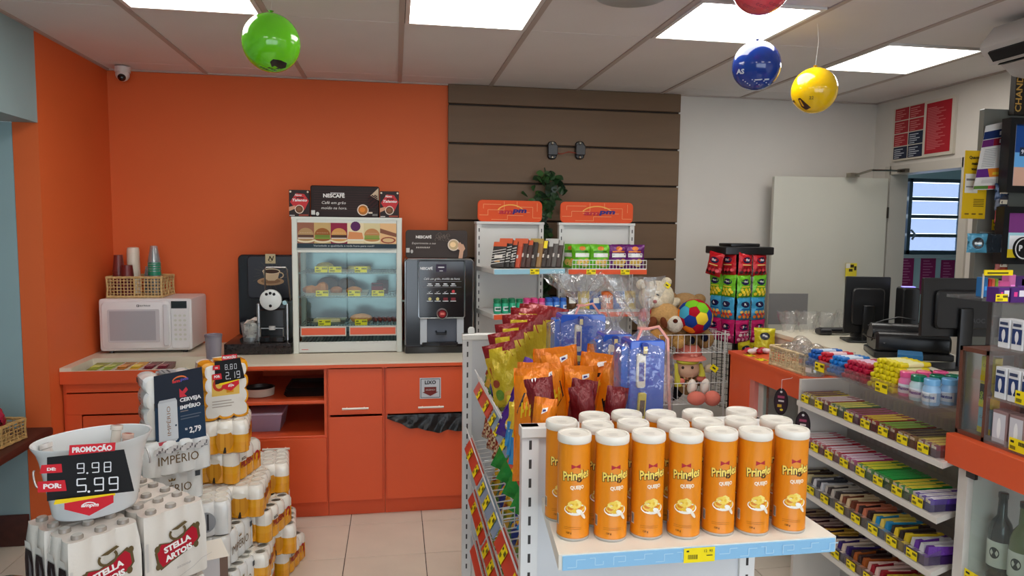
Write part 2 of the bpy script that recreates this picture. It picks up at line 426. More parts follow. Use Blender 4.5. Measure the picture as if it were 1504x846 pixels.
def carcass(t, x0, x1, back=True, opens=False):
    b = MB(); b.box(x0, x0+.016, YC, YB-.01, .09, ZT); b.box(x1-.016, x1, YC, YB-.01, .09, ZT); b.box(x0+.016, x1-.016, YB-.025, YB-.01, .09, ZT)
    b.box(x0+.016, x1-.016, YC, YB-.025, .09, .106); b.part('body', M_CAB, t)
    k = MB(); k.box(x0, x1, YC+.03, YC+.045, 0, .09); k.part('kick_board', M_CAB, t)
t = thing('base_cabinet', 'orange base cabinet with drawers below the condiment sachets, behind the beer', 'cabinet', group='orange counter cabinets')
carcass(t, XL+.004, XA)
dr = front('drawer', XL+.02, XA, fzz(575, 180), fzz(553, 180), t)
dr = front('drawer', XL+.02, XA, fzz(607, 180), fzz(575.5, 180), t)
dr = front('drawer', XL+.10, XA, .36, fzz(608, 180), t); handle(-1.15, .54, .16, dr)
dr = front('drawer', XL+.10, XA, .10, .355, t); handle(-1.15, .30, .16, dr)
f = MB(); f.box(XL+.02, XL+.098, YC-.016, YC, .10, fzz(577, 180)); f.part('filler_panel', M_CAB, t)
t = thing('open_shelf_cabinet', 'orange cabinet with two open shelves above one wide drawer', 'cabinet', group='orange counter cabinets')
carcass(t, XA+.002, XB-.002)
for v in (588, 639):
    s = MB(); z = fzz(v); s.rbox(XA+.018, XB-.018, YC+.004, YB-.03, z-.018, z, .003, seg=1, axis='x'); s.part('shelf', M_CAB, t)
f = MB(); f.box(XA+.002, XB-.002, YC-.002, YC+.004, ZT-.014, ZT); f.part('rail', M_CAB, t)
dr = front('drawer', XA+.004, XB-.004, .10, fzz(641), t); handle(fxx(406), fzz(657, 406), .15, dr)
t = thing('door_cabinet', 'orange cabinet with a small upper door and a tall lower door', 'cabinet', group='orange counter cabinets')
carcass(t, XB, XC2-.002)
d = front('upper_door', XB+.006, XC2-.012, fzz(609), ZT-.006, t); handle(fxx(522.5), fzz(598, 522), .15, d)
front('lower_door', XB+.006, XC2-.012, .10, fzz(611), t)
t = thing('bin_cabinet', 'orange cabinet with waste bin flap and black liner hanging out', 'cabinet', group='orange counter cabinets')
carcass(t, XC2, XD)
d = front('bin_flap', XC2+.006, XD-.006, fzz(606, 620), ZT-.006, t); handle(fxx(632.5), fzz(596, 632), .15, d)
front('lower_door', XC2+.006, XD-.006, .10, fzz(610, 620), t)
m = MB(); c = (22, 22, 24)   # liner edge draped over the lower door
def lin_f(u, v):
    x = XC2+.012+u*.44; w = math.sin(min(u*1.25, 1)*math.pi*.55)
    return Vector((x, YC-.022-.012*math.sin(u*31+v*5)*v-.012*v, fzz(607, 620)-v*(.02+.085*w)+.006*math.sin(u*17)*v))
m.grid(lin_f, 36, 8, c); m.fix = False
tag(m.part('bin_liner', mat('black_plastic_film', (20, 20, 22), .3, bump=.8, bscale=25)), 'wrinkled black bin liner edge hanging over the orange door', 'bin liner')
m = MB(); sx = fxx(632, YC-.02); sz = fzz(569, 632); a = Art()
a.rect(-.062, -.062, .062, .062, (200, 204, 210)); a.line([(-.055, -.055), (.055, -.055), (.055, .055), (-.055, .055), (-.055, -.055)], .003, (40, 44, 52))
a.text('LIXO', 0, .024, .022, (25, 28, 34), bold=.03).poly([(-.035, .008), (.035, .008), (.035, -.022), (.048, -.022), (0, -.046), (-.048, -.022), (-.035, -.022)], (120, 44, 40))
a.text('ORGÂNICO', 0, -.014, .009, (215, 205, 200), w=.056)
m.box(sx-.062, sx+.062, YC-.020, YC-.0185, sz-.062, sz+.062, (200, 204, 210)); m.art(a, plane((sx, YC-.020, sz), *FRONT))
tag(m.part('bin_sign', PAPER), 'square grey LIXO waste sign stuck on the orange bin flap', 'sign')
# worktop with a recess for sachets at the left
RY0, RY1, RX0, RX1 = 4.10, 4.36, XL+.06, -.98
m = MB(); c = (222, 214, 194)
m.box(XL+.002, XD+.02, RY1, YB-.002, ZC-.03, ZC, c); m.box(RX1, XD+.02, YC-.03, RY1, ZC-.03, ZC, c); m.box(XL+.002, RX0, YC-.03, RY1, ZC-.03, ZC, c); m.box(RX0, RX1, YC-.03, RY0, ZC-.075, ZC-.02, c)
m.box(RX0, RX1, RY0, RY1, ZC-.085, ZC-.07, c); m.box(RX0-.004, RX0, RY0, RY1, ZC-.08, ZC-.03, c); m.box(RX1, RX1+.004, RY0, RY1, ZC-.08, ZC-.03, c); m.box(RX0, RX1, RY1, RY1+.004, ZC-.08, ZC-.03, c)
t = thing('worktop', 'long cream laminate worktop with orange front edge on the orange cabinets', 'worktop')
m.part('slab', M_CABW, t, smooth=False)
m = MB(); m.box(RX1, XD+.02, YC-.032, YC-.03, ZC-.031, ZC-.012); m.box(XL+.002, RX1, YC-.032, YC-.03, ZC-.09, ZC-.02); m.part('edge_strip', M_CAB, t)
SC = [((150, 160, 60), 'green'), ((150, 165, 70), 'pale green'), ((170, 110, 40), 'amber brown'), ((222, 160, 50), 'golden yellow'), ((110, 22, 40), 'dark red left'), ((105, 20, 38), 'dark red right')]
for i, (c, nm) in enumerate(SC):
    p = on(125+i*19.3, 546, Z=ZC-.04); m = MB()
    for k in range(5):
        o = k*.0025; y0 = RY0+.03+k*.004
        m.mesh([(p.x+o, y0, ZC-.055+k*.006), (p.x+.075+o, y0, ZC-.055+k*.006), (p.x+.075, y0+.19, ZC-.045+k*.006), (p.x, y0+.19, ZC-.045+k*.006),
                (p.x+o, y0, ZC-.06+k*.006), (p.x+.075+o, y0, ZC-.06+k*.006), (p.x+.075, y0+.19, ZC-.05+k*.006), (p.x, y0+.19, ZC-.05+k*.006)],
               [(0, 1, 2, 3), (7, 6, 5, 4), (0, 4, 5, 1), (1, 5, 6, 2), (2, 6, 7, 3), (3, 7, 4, 0)], tuple(int(x*(1-.06*(k % 2))) for x in c))
        m.box(p.x+.015, p.x+.06, y0+.05, y0+.12, ZC-.046+k*.006, ZC-.0445+k*.006, tuple(min(255, int(x*1.3)+20) for x in c))
    if i < 5: m.box(p.x+.084, p.x+.087, RY0+.01, RY1-.01, ZC-.07, ZC-.02, (226, 220, 205))
    tag(m.part('sachet_pile', WRAP), nm+' condiment sachets in the worktop tray', 'sachets', 'condiment sachets in the worktop tray')
# things in the open shelves
z1, z2 = fzz(588), fzz(639)
p = on(381, 582, Y=4.3); m = MB(); m.lathe([(.07, 0), (.085, .004), (.088, .045), (.09, .05), (.083, .05), (.078, .03), (.0, .03)], 28, (206, 196, 180), (p.x, 4.3, z1), cap0=True, cap1=False, cols=[(206, 196, 180)]*3+[(40, 34, 34)]*3)
tag(m.part('round_dish', SATIN), 'round cream dish with dark inside on the upper open shelf', 'dish')
p = on(449, 575, Y=4.3); t = thing('tray_stack', 'stack of dark serving trays on the upper open shelf', 'trays', (p.x, 4.32, z1))
for k in range(4):
    m = MB(); o = .012*k; m.mesh([(-.10+o*.3, -.09, o), (.11, -.09, o), (.11, .15, o), (-.10+o*.3, .15, o), (-.115+o*.3, -.105, o+.02), (.12, -.105, o+.02), (.12, .165, o+.02), (-.115+o*.3, .165, o+.02)],
        [(3, 2, 1, 0), (0, 1, 5, 4), (1, 2, 6, 5), (2, 3, 7, 6), (3, 0, 4, 7)], (30, 24, 24)); m.part('tray', SATIN, t)
p0, p1 = on(363, 612, Y=4.25), on(415, 612, Y=4.25); t = thing('storage_box', 'clear lilac plastic storage box on the lower open shelf', 'storage box', ((p0.x+p1.x)/2, 4.32, z2))
w = (p1.x-p0.x)/2; m = MB(); m.M = Matrix.Translation((0, 0, 0))
m.mesh([(-w*.85, -.08, 0), (w*.85, -.08, 0), (w*.85, .14, 0), (-w*.85, .14, 0), (-w, -.10, .10), (w, -.10, .10), (w, .16, .10), (-w, .16, .10)], [(3, 2, 1, 0), (0, 1, 5, 4), (1, 2, 6, 5), (2, 3, 7, 6), (3, 0, 4, 7)])
m.part('tub', mat('lilac_plastic', (196, 178, 206), .3, trans=.3), t)
m = MB(); m.rbox(-w-.006, w+.006, -.106, .166, .10, .115, .01, (206, 192, 214)); m.part('lid', SATIN, t)

# ---------------- microwave ----------------
MX0, MX1, MY0, MY1, MZ0, MZ1 = -1.745, -1.225, 4.50, 4.85, .942, 1.257
t = thing('microwave', 'white microwave oven with grey door window at the left counter end', 'microwave', ((MX0+MX1)/2, 4.67, ZC)); W = (MX1-MX0)/2; c = (226, 222, 222)
m = MB(); m.rbox(-W, W, -.165, .18, .017, .332, .014, c, axis='y'); m.part('body', SATIN, t)
for x in (-W+.05, W-.05):
    for y in (-.13, .14): m = MB(); m.cyl((x, y, 0), (x, y, .02), .014, n=8, c=(40, 40, 42)); m.part('foot', SATIN, t)
m = MB(); m.rbox(-W+.016, W-.118, -.178, -.165, .032, .318, .03, (224, 221, 222), seg=5, axis='y'); d = m.part('door', SATIN, t)
m = MB(); m.rbox(-W+.052, W-.178, -.1815, -.178, .072, .27, .008, (198, 196, 200), axis='y'); m.art(Art().rect(-W+.062, .082, W-.20, .26, (168, 166, 172)), plane((0, -.1816, 0), *FRONT)); m.part('window', GLOSS, d)
m = MB(); m.rbox(W-.155, W-.125, -.192, -.178, .05, .30, .008, (214, 213, 217), axis='y'); m.part('handle', SATIN, d)
m = MB(); a = Art(); a.rect(-.045, .284, -.031, .298, (60, 60, 64)); a.rect(-.041, .287, -.035, .295, c).text('ELECTROLUX', -.027, .287, .009, (70, 70, 74), al='l', w=.06, bold=.02)
m.art(a, plane((0, -.1782, 0), *FRONT)); m.part('lettering', PAPER, d)
m = MB(); m.rbox(W-.114, W-.012, -.172, -.165, .03, .32, .006, (222, 220, 221), axis='y'); a = Art()
for i in range(3):
    for j in range(6): a.ell(W-.09+i*.027, .085+j*.029, .009, .008, (206, 206, 196), 8)
m.art(a, plane((0, -.1722, 0), *FRONT)); kp = m.part('control_panel', SATIN, t)
m = MB(); m.box(W-.112, W-.024, -.1745, -.172, .274, .318, (24, 26, 30)); m.part('display', GLOSS, t)

# wicker basket builder: woven open lattice walls
def wicker_basket(name, label, w, d, h, loc, rz=0, c=(206, 176, 122), n=(16, 8, 6), flare=1.0):
    t = thing(name, label, 'basket', loc, rz); W2, D2 = w/2, d/2
    m = MB(); m.box(-W2+.004, W2-.004, -D2+.004, D2-.004, .002, .010, c); m.part('base', WICKER, t)
    def wall(nm, A, B, k):
        A, B = Vector(A), Vector(B); q = MB(); N = Vector((B-A).yx.to_3d() if False else (-(B-A).y, (B-A).x, 0)).normalized(); F = N*(flare-1)*h
        for i in range(k+1):
            p = A+(B-A)*i/k; r = .0055 if i in (0, k) or i == k//2 else .0028
            q.tube([p+N*.003*(1 if i % 2 else -1), p-N*.003*(1 if i % 2 else -1)+Vector((0, 0, h*.5)), p+N*.003*(1 if i % 2 else -1)+Vector((0, 0, h))], r, 5, c)
        for j in range(n[2]+1):
            z = .006+(h-.008)*j/n[2]; r = .008 if j in (0, n[2]) else .0026
            q.tube([A+(B-A)*i/12+N*.003*(1 if (i+j) % 2 else -1)+Vector((0, 0, z)) for i in range(13)], r, 5, c)
        q.part(nm, WICKER, t)
    P = [(-W2, -D2, 0), (W2, -D2, 0), (W2, D2, 0), (-W2, D2, 0)]
    wall('front_side', P[0], P[1], n[0]); wall('right_side', P[1], P[2], n[1]); wall('back_side', P[2], P[3], n[0]); wall('left_side', P[3], P[0], n[1])
    return t
b0, b1, b2 = on(157, 434, Z=MZ1+.005), on(238, 436, Z=MZ1+.005), on(256, 428, Y=4.8)
BW = on(237, 434, Y=4.56).x-on(157, 434, Y=4.56).x; bx = (on(237, 434, Y=4.56).x+on(157, 434, Y=4.56).x)/2
wicker_basket('wicker_basket', 'straw coloured wicker basket of cups on top of the microwave', BW, .24, .125, (bx, 4.685, MZ1+.001))
def cup_stack(name, label, cat, x, y, z, r0, r1, h, n, step, col, band=None, m_=SATIN, up=True):
    t = thing(name, label, cat, (x, y, z))
    for k in range(n):
        q = MB(); o = k*step
        pr = [(r1, o), (r1*1.06, o), (r1*1.06, o+.004), (r1, o+.005), (r0, o+h), (0, o+h)] if not up else [(0, o), (r0, o), (r1, o+h-.004), (r1*1.05, o+h-.002), (r1*1.05, o+h), (r1*.95, o+h), (r0*.9, o+.006)]
        q.lathe(pr, 18, col if not band or k < n-1 else band, cap0=False, cap1=False); q.part('cup', m_, t)
    return t
zb = MZ1+.012
CL = clear('clear_plastic_cup', (225, 232, 234), .18, .1, haze=.25, hcol=(205, 212, 214))
def bp(u, Y=4.66): return on(u, 400, Y=Y).x
cup_stack('paper_cup_stack', 'short stack of maroon paper cups with white rims in the wicker basket', 'paper cups', bp(174.5), 4.66, zb, .024, .033, .10, 11, .0145, (116, 44, 40), up=False)
cup_stack('paper_cup_stack', 'maroon paper cups below the white cup stack in the wicker basket', 'paper cups', bp(190.5), 4.62, zb, .030, .038, .10, 7, .014, (110, 36, 36), up=False)
m = MB(); m.lathe([(.040, 0), (.036, .27), (.033, .288), (.02, .292), (0, .292)], 18, (226, 216, 198), cap1=False)
o = tag(m.part('white_cup_sleeve', SATIN), 'tall cream cup stack in its sleeve standing in the wicker basket', 'paper cups'); o.location = (bp(196.5, 4.73), 4.73, zb)
t = cup_stack('plastic_cup_stack', 'tall stack of clear plastic cups with green print in the basket', 'plastic cups', bp(227), 4.66, zb, .020, .036, .10, 15, .0145, (190, 196, 198), m_=CL, up=False)
m = MB(); m.lathe([(.0385, .12), (.037, .20)], 18, (24, 130, 96), cap0=False, cap1=False); m.part('green_print', SATIN, t)
cup_stack('plastic_cup_stack', 'shorter clear plastic cup stack left of the green printed cups', 'plastic cups', bp(216.5), 4.70, zb, .022, .034, .09, 8, .012, (190, 196, 198), m_=CL, up=False)
p = on(314, 519, Y=4.30); cup_stack('plastic_cup_stack', 'grey see-through plastic cups on the worktop right of the microwave', 'plastic cups', p.x, 4.30, ZC, .040, .047, .13, 4, .004, (196, 192, 204), m_=clear('grey_plastic_cup', (214, 212, 222), .2, .15, haze=.4, hcol=(190, 186, 200)), up=True)

# ---------------- capsule coffee station ----------------
gx0, gx1 = on(330, 520, Y=4.40).x, -.625
m = MB(); m.rbox(gx0, gx1, 4.385, 4.84, ZC+.001, ZC+.068, .004, axis='x', c=(50, 42, 40))
t = thing('coffee_station', 'black coffee corner board on a dark granite plinth', 'coffee station'); m.part('granite_plinth', mat('dark_granite', (40, 34, 34), .12, vary=.5, vscale=90), t)
q = MB(); bx0, bx1 = on(350, 400, Y=4.70).x, -.632; bz1 = on(390, 374, Y=4.70).z; zg = ZC+.069
q.rbox(bx0, bx1, 4.69, 4.71, zg, bz1, .03, (28, 28, 34), seg=4, axis='y'); q.part('backboard', GLOSS, t)
q = MB(); q.rbox(bx0+.06, bx1, 4.676, 4.69, on(390, 438, Y=4.68).z, bz1-.008, .025, (36, 36, 44), seg=4, axis='y'); bd = q.part('picture_panel', SATIN, t)
def bpl(u, v): pp = on(u, v, Y=4.676); return pp.x, pp.z
a = Art(); cx, cz = bpl(399, 404)
for i in range(22):
    an = i*2*math.pi/22; r0, r1 = .07, .095+.035*((i*7) % 5)/5
    a.line([(cx+r0*math.cos(an), cz+r0*.7*math.sin(an)), (cx+r1*math.cos(an+.12), cz+r1*.8*math.sin(an+.12))], .002, (92, 84, 76))
a.ell(cx-.005, cz-.04, .082, .026, (176, 140, 104), 28).ell(cx-.005, cz-.038, .06, .016, (140, 104, 74), 24)
a.poly([(cx-.052, cz+.025), (cx-.04, cz-.02), (cx-.02, cz-.035), (cx+.02, cz-.035), (cx+.04, cz-.02), (cx+.052, cz+.025)], (214, 186, 150))
a.ell(cx, cz+.025, .055, .018, (226, 204, 172), 24).ell(cx, cz+.024, .048, .013, (70, 44, 30), 24).arc(cx+.055, cz, .022, .02, .007, (214, 186, 150), -90, 100)
q = MB(); q.art(a, plane((0, 4.6755, 0), *FRONT)); q.part('cup_picture', PAPER, bd)
x0, z0 = bpl(390, 387); x1, z1_ = bpl(404.5, 373); a = Art().rect(x0, z0, x1, z1_, (206, 190, 150)).text('N', (x0+x1)/2, z0+.018, .03, (60, 48, 30), bold=.03, shear=.3).arc((x0+x1)/2, z0+.034, .016, .022, .003, (60, 48, 30), 200, 330)
q = MB(); q.art(a, plane((0, 4.672, 0), *FRONT)); q.box(x0, x1, 4.672, 4.676, z0, z1_, (206, 190, 150)); q.part('emblem', PAPER, bd)
# capsule machine
mx = on(402, 480, Y=4.50).x; k_ = .00427; t = thing('capsule_coffee_machine', 'black and silver capsule coffee machine with round white head', 'coffee machine', (mx, 4.52, zg)); sil = (190, 188, 186)
q = MB(); q.rbox(-.085, .085, -.02, .15, .0, .23, .02, (26, 26, 28), seg=3); q.part('body', SATIN, t)
for x in (-.085, .085): q = MB(); q.rbox(x-.01, x+.01, -.05, .14, 0, .235, .008, sil); q.part('side_panel', METAL, t)
q = MB(); q.rbox(-.075, .075, -.10, -.02, 0, .035, .012, (20, 20, 22)); q.part('drip_tray', GLOSS, t)
q = MB(); q.rbox(-.075, .075, -.07, -.02, .085, .20, .015, (24, 24, 26)); q.cyl((0, -.075, .098), (0, -.075, .075), .02, n=12, c=sil); q.part('brew_head', SATIN, t)
q = MB(); q.tube([(-.065, -.06, .085), (-.065, -.085, .085), (.065, -.085, .085), (.065, -.06, .085)], .004, 6, sil); q.tube([(-.068, -.09, .035), (-.068, -.09, .085)], .004, 6, sil); q.tube([(.068, -.09, .035), (.068, -.09, .085)], .004, 6, sil); q.part('cup_support', METAL, t)
q = MB(); q.M = Matrix.Translation((0, -.085, .262)) @ Matrix.Rotation(math.radians(90), 4, 'X')
q.lathe([(0, 0), (.058, 0), (.063, .005), (.063, .03), (.055, .036), (0, .038)], 28, (214, 218, 216), cap0=False, cap1=False); q.part('round_head', SATIN, t)
for x, z in ((-.022, .036), (0, .042), (.022, .036), (0, -.035)): q = MB(); q.art(Art().ell(x, z, .009, .009, (20, 20, 22), 12), plane((0, -.1235, .262), *FRONT)); q.part('button', GLOSS, t)
q = MB(); q.tube([(-.05, .0, .28), (-.045, -.03, .44), (-.035, -.035, .455), (.08, -.035, .455), (.088, -.03, .44), (.10, .0, .25)], .005, 6, (200, 200, 200)); q.cyl((.075, -.03, .24), (.075, -.07, .24), .014, n=12, c=(170, 200, 198)); q.part('lever', METAL, t)
p = on(368, 490, Y=4.48); t = thing('sugar_cup', 'clear plastic tumbler of white sugar sachets beside the capsule machine', 'cup', (p.x, 4.50, zg))
q = MB(); q.lathe([(.046, 0), (.062, .115)], 20, cap1=False); q.part('tumbler', CL, t)
q = MB()
for i in range(9):
    M_ = Matrix.Translation((.026*math.cos(i*2.4)*(i > 0), .022*math.sin(i*2.4)*(i > 0), .03+.013*i)) @ Matrix.Rotation(i*1.1, 4, 'Z') @ Matrix.Rotation(.5+i*.3, 4, 'X')
    q.ball((0, 0, 0), (.03, .022, .014), (232, 226, 216), 8, 6, M=None) if False else q.mesh([M_ @ Vector(v) for v in ((-.028, -.02, 0), (.028, -.02, 0), (.028, .02, 0), (-.028, .02, 0), (0, 0, .014), (0, 0, -.014))], [(0, 1, 4), (1, 2, 4), (2, 3, 4), (3, 0, 4), (1, 0, 5), (2, 1, 5), (3, 2, 5), (0, 3, 5)], (232, 226, 216))
q.part('sugar_sachets', PAPER, t)
# ---------------- warming display case ----------------
WX0, WX1, WY0, WY1 = -.616, .042, 4.40, 4.83
t = thing('warming_case', 'white framed glass warming display case with pastries on the worktop', 'display case', ((WX0+WX1)/2, 0, 0)); W = (WX1-WX0)/2; wx = (WX0+WX1)/2
cw = (214, 216, 206); ps = .034; WZ0, WZ1 = ZC, on(510, 322, Y=WY0).z
def wz(v, Y=WY0): return on(510, v, Y=Y).z
def wu(u, Y=WY0): return on(u, 440, Y=Y).x-wx
for x in (-W, W-ps):
    for y in (WY0, WY1-ps): m = MB(); m.rbox(x, x+ps, y, y+ps, WZ0, WZ1, .004, cw, seg=1); m.part('post', SATIN, t)
m = MB(); m.box(-W, W, WY0-.002, WY1, WZ1-.004, WZ1+.012, cw); m.box(-W+ps, W-ps, WY0+.002, WY0+.02, wz(329), WZ1-.004, cw); m.box(-W+ps, W-ps, WY0+.002, WY0+.03, wz(371), wz(364), cw); m.part('top_frame', SATIN, t)
bz0, bz1, bw = wz(364.5), wz(327.5), W-ps; a = Art(); hb = bz1-bz0
pc = [((150, 96, 74), (92, 60, 46), (176, 140, 96)), ((196, 164, 108), (110, 130, 50), (150, 90, 40)), ((140, 28, 60), (70, 44, 36), (206, 150, 84)), ((226, 208, 170), (214, 140, 90), (196, 120, 60)), ((212, 196, 150), (140, 150, 70), (186, 130, 80)), ((224, 180, 130), (130, 80, 60), (200, 150, 100))]
for i, (bg, mid, bun) in enumerate(pc):
    x0 = -bw+i*2*bw/6; x1 = x0+2*bw/6; cx = (x0+x1)/2; a.rect(x0, bz0+hb*.18, x1, bz1, bg)
    if i == 3: a.ell(cx-.0, bz1-.02, .03, .03, (86, 30, 86), 14); a.poly([(x0, bz0+hb*.3), (x1, bz0+hb*.3), (x1-.01, bz0+hb*.62), (x0+.01, bz0+hb*.66)], mid); a.poly([(x0, bz0+hb*.3), (x1, bz0+hb*.3), (x1, bz0+hb*.36), (x0, bz0+hb*.36)], (230, 220, 200))
    elif i == 5: a.poly([(x0, bz0+hb*.62), (x1, bz0+hb*.45), (x1, bz0+hb*.6), (x0, bz0+hb*.8)], mid); a.ell(cx, bz0+hb*.33, .045, .02, (150, 70, 50), 16); a.ell(cx, bz0+hb*.33, .035, .013, (216, 180, 130), 16)
    else:
        a.ell(cx, bz0+hb*.30, .05, hb*.10, (230, 214, 180), 20).ell(cx, bz0+hb*.36, .046, hb*.09, bun, 20).rect(cx-.044, bz0+hb*.40, cx+.044, bz0+hb*.52, mid)
        a.rect(cx-.046, bz0+hb*.36, cx+.046, bz0+hb*.41, (120, 150, 60) if i in (1, 4) else (214, 200, 180)); a.ell(cx, bz0+hb*.52, .046, hb*.27, bun, 20, 0, 180)
        for k in range(7): a.ell(cx-.03+k*.01, bz0+hb*(.6+.08*((k*3) % 3)), .002, .0014, (236, 220, 190), 6)
a.rect(-bw, bz0, bw, bz0+hb*.18, (40, 56, 66)).text('Variedade e qualidade a toda hora para você!', -.02, bz0+hb*.06, hb*.07, (200, 206, 206), w=.36)
m = MB(); m.box(-bw, bw, WY0+.001, WY0+.003, bz0, bz1, (40, 56, 66)); m.art(a, plane((0, WY0+.0005, 0), *FRONT), .0002); m.part('burger_banner', PAPER, t)
m = MB(); m.rbox(-W+ps, W-ps, WY0+.004, WY1-.01, wz(517), wz(504), .003, (206, 206, 200), seg=1); m.box(-W+ps, W-ps, WY0+.006, WY0+.02, wz(517), wz(502), (200, 200, 194)); m.art(Art().rect(-.0, 0, .07, .022, (226, 214, 204)).rect(.005, .012, .06, .018, (190, 60, 60)).rect(.01, .004, .05, .008, (200, 90, 80)), plane((-W+ps+.005, WY0+.005, wz(514)), *FRONT)); m.part('base', SATIN, t)
m = MB()
for i in range(26): x = -W+ps+.02+i*(2*W-2*ps-.04)/25; m.box(x-.004, x+.004, WY0+.03, WY1-.03, wz(503), wz(503)+.006, (70, 70, 68))
m.box(-W+ps, W-ps, WY0+.022, WY1-.02, wz(504.5), wz(503.5), (150, 150, 146)); m.part('floor_grille', METAL, t)
m = MB(); m.box(-W+ps, W-ps, WY1-.016, WY1-.012, wz(504), wz(370), (150, 170, 172)); m.part('back_mirror', mat('mirror_glass', (112, 126, 126), .2, metal=.7), t)
for s in (-1, 1): m = MB(); m.box(s*(W-.012)-.002, s*(W-.012)+.002, WY0+ps, WY1-ps, wz(504), WZ1, ); m.part('side_glass', GLASS, t)
for i, (u0, u1) in enumerate(((439, 509), (511, 583))):
    m = MB(); m.box(wu(u0), wu(u1), WY0+.012, WY0+.016, wz(503), wz(372)); d = m.part('glass_door', GLASS, t)
    m = MB(); m.box(wu(u0)+.006, wu(u1)-.004, WY0+.004, WY0+.011, wz(493.5), wz(479), (196, 192, 180)); m.box(wu(u0)+.012, wu(u1)-.010, WY0+.002, WY0+.005, wz(491.5), wz(481.5), (222, 90, 50)); m.part('orange_strip', SATIN, d)
m = MB(); m.cyl((W, WY0+.03, wz(443)), (W+.02, WY0+.02, wz(443)), .006, n=8, c=cw); m.ball((W+.024, WY0+.02, wz(443)), .008, cw, 8, 6); m.part('latch', SATIN, t)
SH = [wz(402), wz(437), wz(461), wz(480)]; SH[2] = (SH[1]+SH[3])/2-.01
for k, z in enumerate(SH):
    m = MB(); c = (186, 192, 190)
    if k == 2: continue
    for y in (WY0+.03, WY0+.15, WY0+.27, WY1-.03): m.cyl((-W+ps, y, z), (W-ps, y, z), .003, n=6, c=c)
    for i in range(34): x = -W+ps+.004+i*(2*W-2*ps-.008)/33; m.cyl((x, WY0+.03, z+.004), (x, WY1-.03, z+.004), .0016, n=5, c=c)
    m.part('wire_shelf', METAL, t)
# price tags and trays of the case
def case_tag(lab, u, v, k, w=.075):
    p = on(u, v, Y=WY0+.024); m = MB(); m.box(p.x-w/2, p.x+w/2, WY0+.0225, WY0+.0245, SH[k]+.006, SH[k]+.042, YEL); m.art(tag_art(w, .036), plane((p.x, WY0+.0222, SH[k]+.006), *FRONT), .0001)
    tag(m.part('price_tag', PAPER), lab, 'price tag', 'price tags in the warming case')
for lab, u, k in (('first yellow price tag on the top warming case shelf', 472, 0), ('second yellow price tag on the top warming case shelf', 492.5, 0), ('right yellow price tag on the top warming case shelf', 530, 0),
    ('left yellow price tag on the middle warming case shelf', 473, 1), ('centre yellow price tag on the middle warming case shelf', 520, 1), ('right yellow price tag below the brown box in the case', 555, 1),
    ('left yellow price tag on the bottom warming case shelf', 476, 3), ('right yellow price tag on the bottom warming case shelf', 530, 3)): case_tag(lab, u, 420, k)
def tray(lab, u0, u1, k, dep=.22, y0=WY0+.04):
    x0, x1 = on(u0, 420, Y=y0).x, on(u1, 420, Y=y0).x; m = MB(); z = SH[k]+.007
    m.mesh([(x0+.008, y0+.008, z), (x1-.008, y0+.008, z), (x1-.008, y0+dep, z), (x0+.008, y0+dep, z), (x0, y0, z+.018), (x1, y0, z+.018), (x1, y0+dep+.008, z+.018), (x0, y0+dep+.008, z+.018)], [(0, 1, 2, 3), (4, 5, 1, 0), (5, 6, 2, 1), (6, 7, 3, 2), (7, 4, 0, 3)], (216, 218, 216))
    tag(m.part('pastry_tray', METAL), lab, 'tray', 'pastry trays'); return z
for lab, u0, u1, k in (('steel tray on the top shelf of the warming case', 462, 545, 0), ('left steel tray on the middle warming case shelf', 447, 510, 1), ('centre steel tray on the middle warming case shelf', 512, 540, 1), ('left steel tray of flat bread on the bottom case shelf', 458, 506, 3), ('right steel tray of pastry on the bottom case shelf', 512, 546, 3)): tray(lab, u0, u1, k)
def pastry(name, lab, cat, u, k, r, c, dy=.10, kind=0, rz=0):
    x = on(u, 420, Y=WY0+.04+dy).x; m = MB(); z = SH[k]+.010; R = Matrix.Rotation(rz, 4, 'Z')
    def fn(a, b):
        th, ph = 2*math.pi*a, math.pi*(b-.5); q = Vector((r[0]*math.cos(ph)*math.cos(th), r[1]*math.cos(ph)*math.sin(th), r[2]*math.sin(ph)))
        if kind == 1: q.y += .35*r[0]*(q.x/r[0])**2; q *= 1+.09*math.sin(q.x/r[0]*11)      # croissant
        if kind == 2: q.z = max(-r[2]*.5, min(r[2]*.5, q.z*1.6))
        q *= 1+.08*noise.noise(q*40+Vector((u, 0, 0)))
        return R @ q+Vector((x, WY0+.04+dy, z+r[2]*(.5 if kind == 2 else .92)))
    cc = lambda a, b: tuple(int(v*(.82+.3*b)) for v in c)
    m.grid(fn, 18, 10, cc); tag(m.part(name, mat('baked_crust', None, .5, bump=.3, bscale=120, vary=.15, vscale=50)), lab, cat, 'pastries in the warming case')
pastry('bread_roll', 'pale cheese bread at the left of the top case shelf', 'bread', 478, 0, (.055, .04, .028), (222, 200, 110)); pastry('bread_roll', 'pale yellow flat loaf at the right of the top case shelf', 'bread', 528, 0, (.075, .05, .03), (226, 212, 120), kind=2)
pastry('croissant', 'golden croissant at the far left of the middle case shelf', 'croissant', 456, 1, (.048, .026, .03), (196, 118, 40), dy=.06, kind=1); pastry('croissant', 'second golden croissant on the middle case shelf', 'croissant', 474, 1, (.042, .024, .04), (204, 122, 44), dy=.06, kind=1, rz=.5)
pastry('meat_pastry', 'brown baked pastry behind the middle shelf price tags', 'pastry', 494, 1, (.04, .03, .026), (176, 104, 46), dy=.08); pastry('meat_pastry', 'golden pastry above the centre price tag of the case', 'pastry', 520, 1, (.05, .03, .026), (198, 126, 56), dy=.07)
pastry('dark_roll', 'dark brown roll at the back of the middle case shelf', 'pastry', 482, 1, (.07, .03, .05), (112, 84, 66), dy=.26); pastry('dark_roll', 'second dark roll at the back of the middle case shelf', 'pastry', 508, 1, (.06, .03, .045), (120, 92, 72), dy=.26)
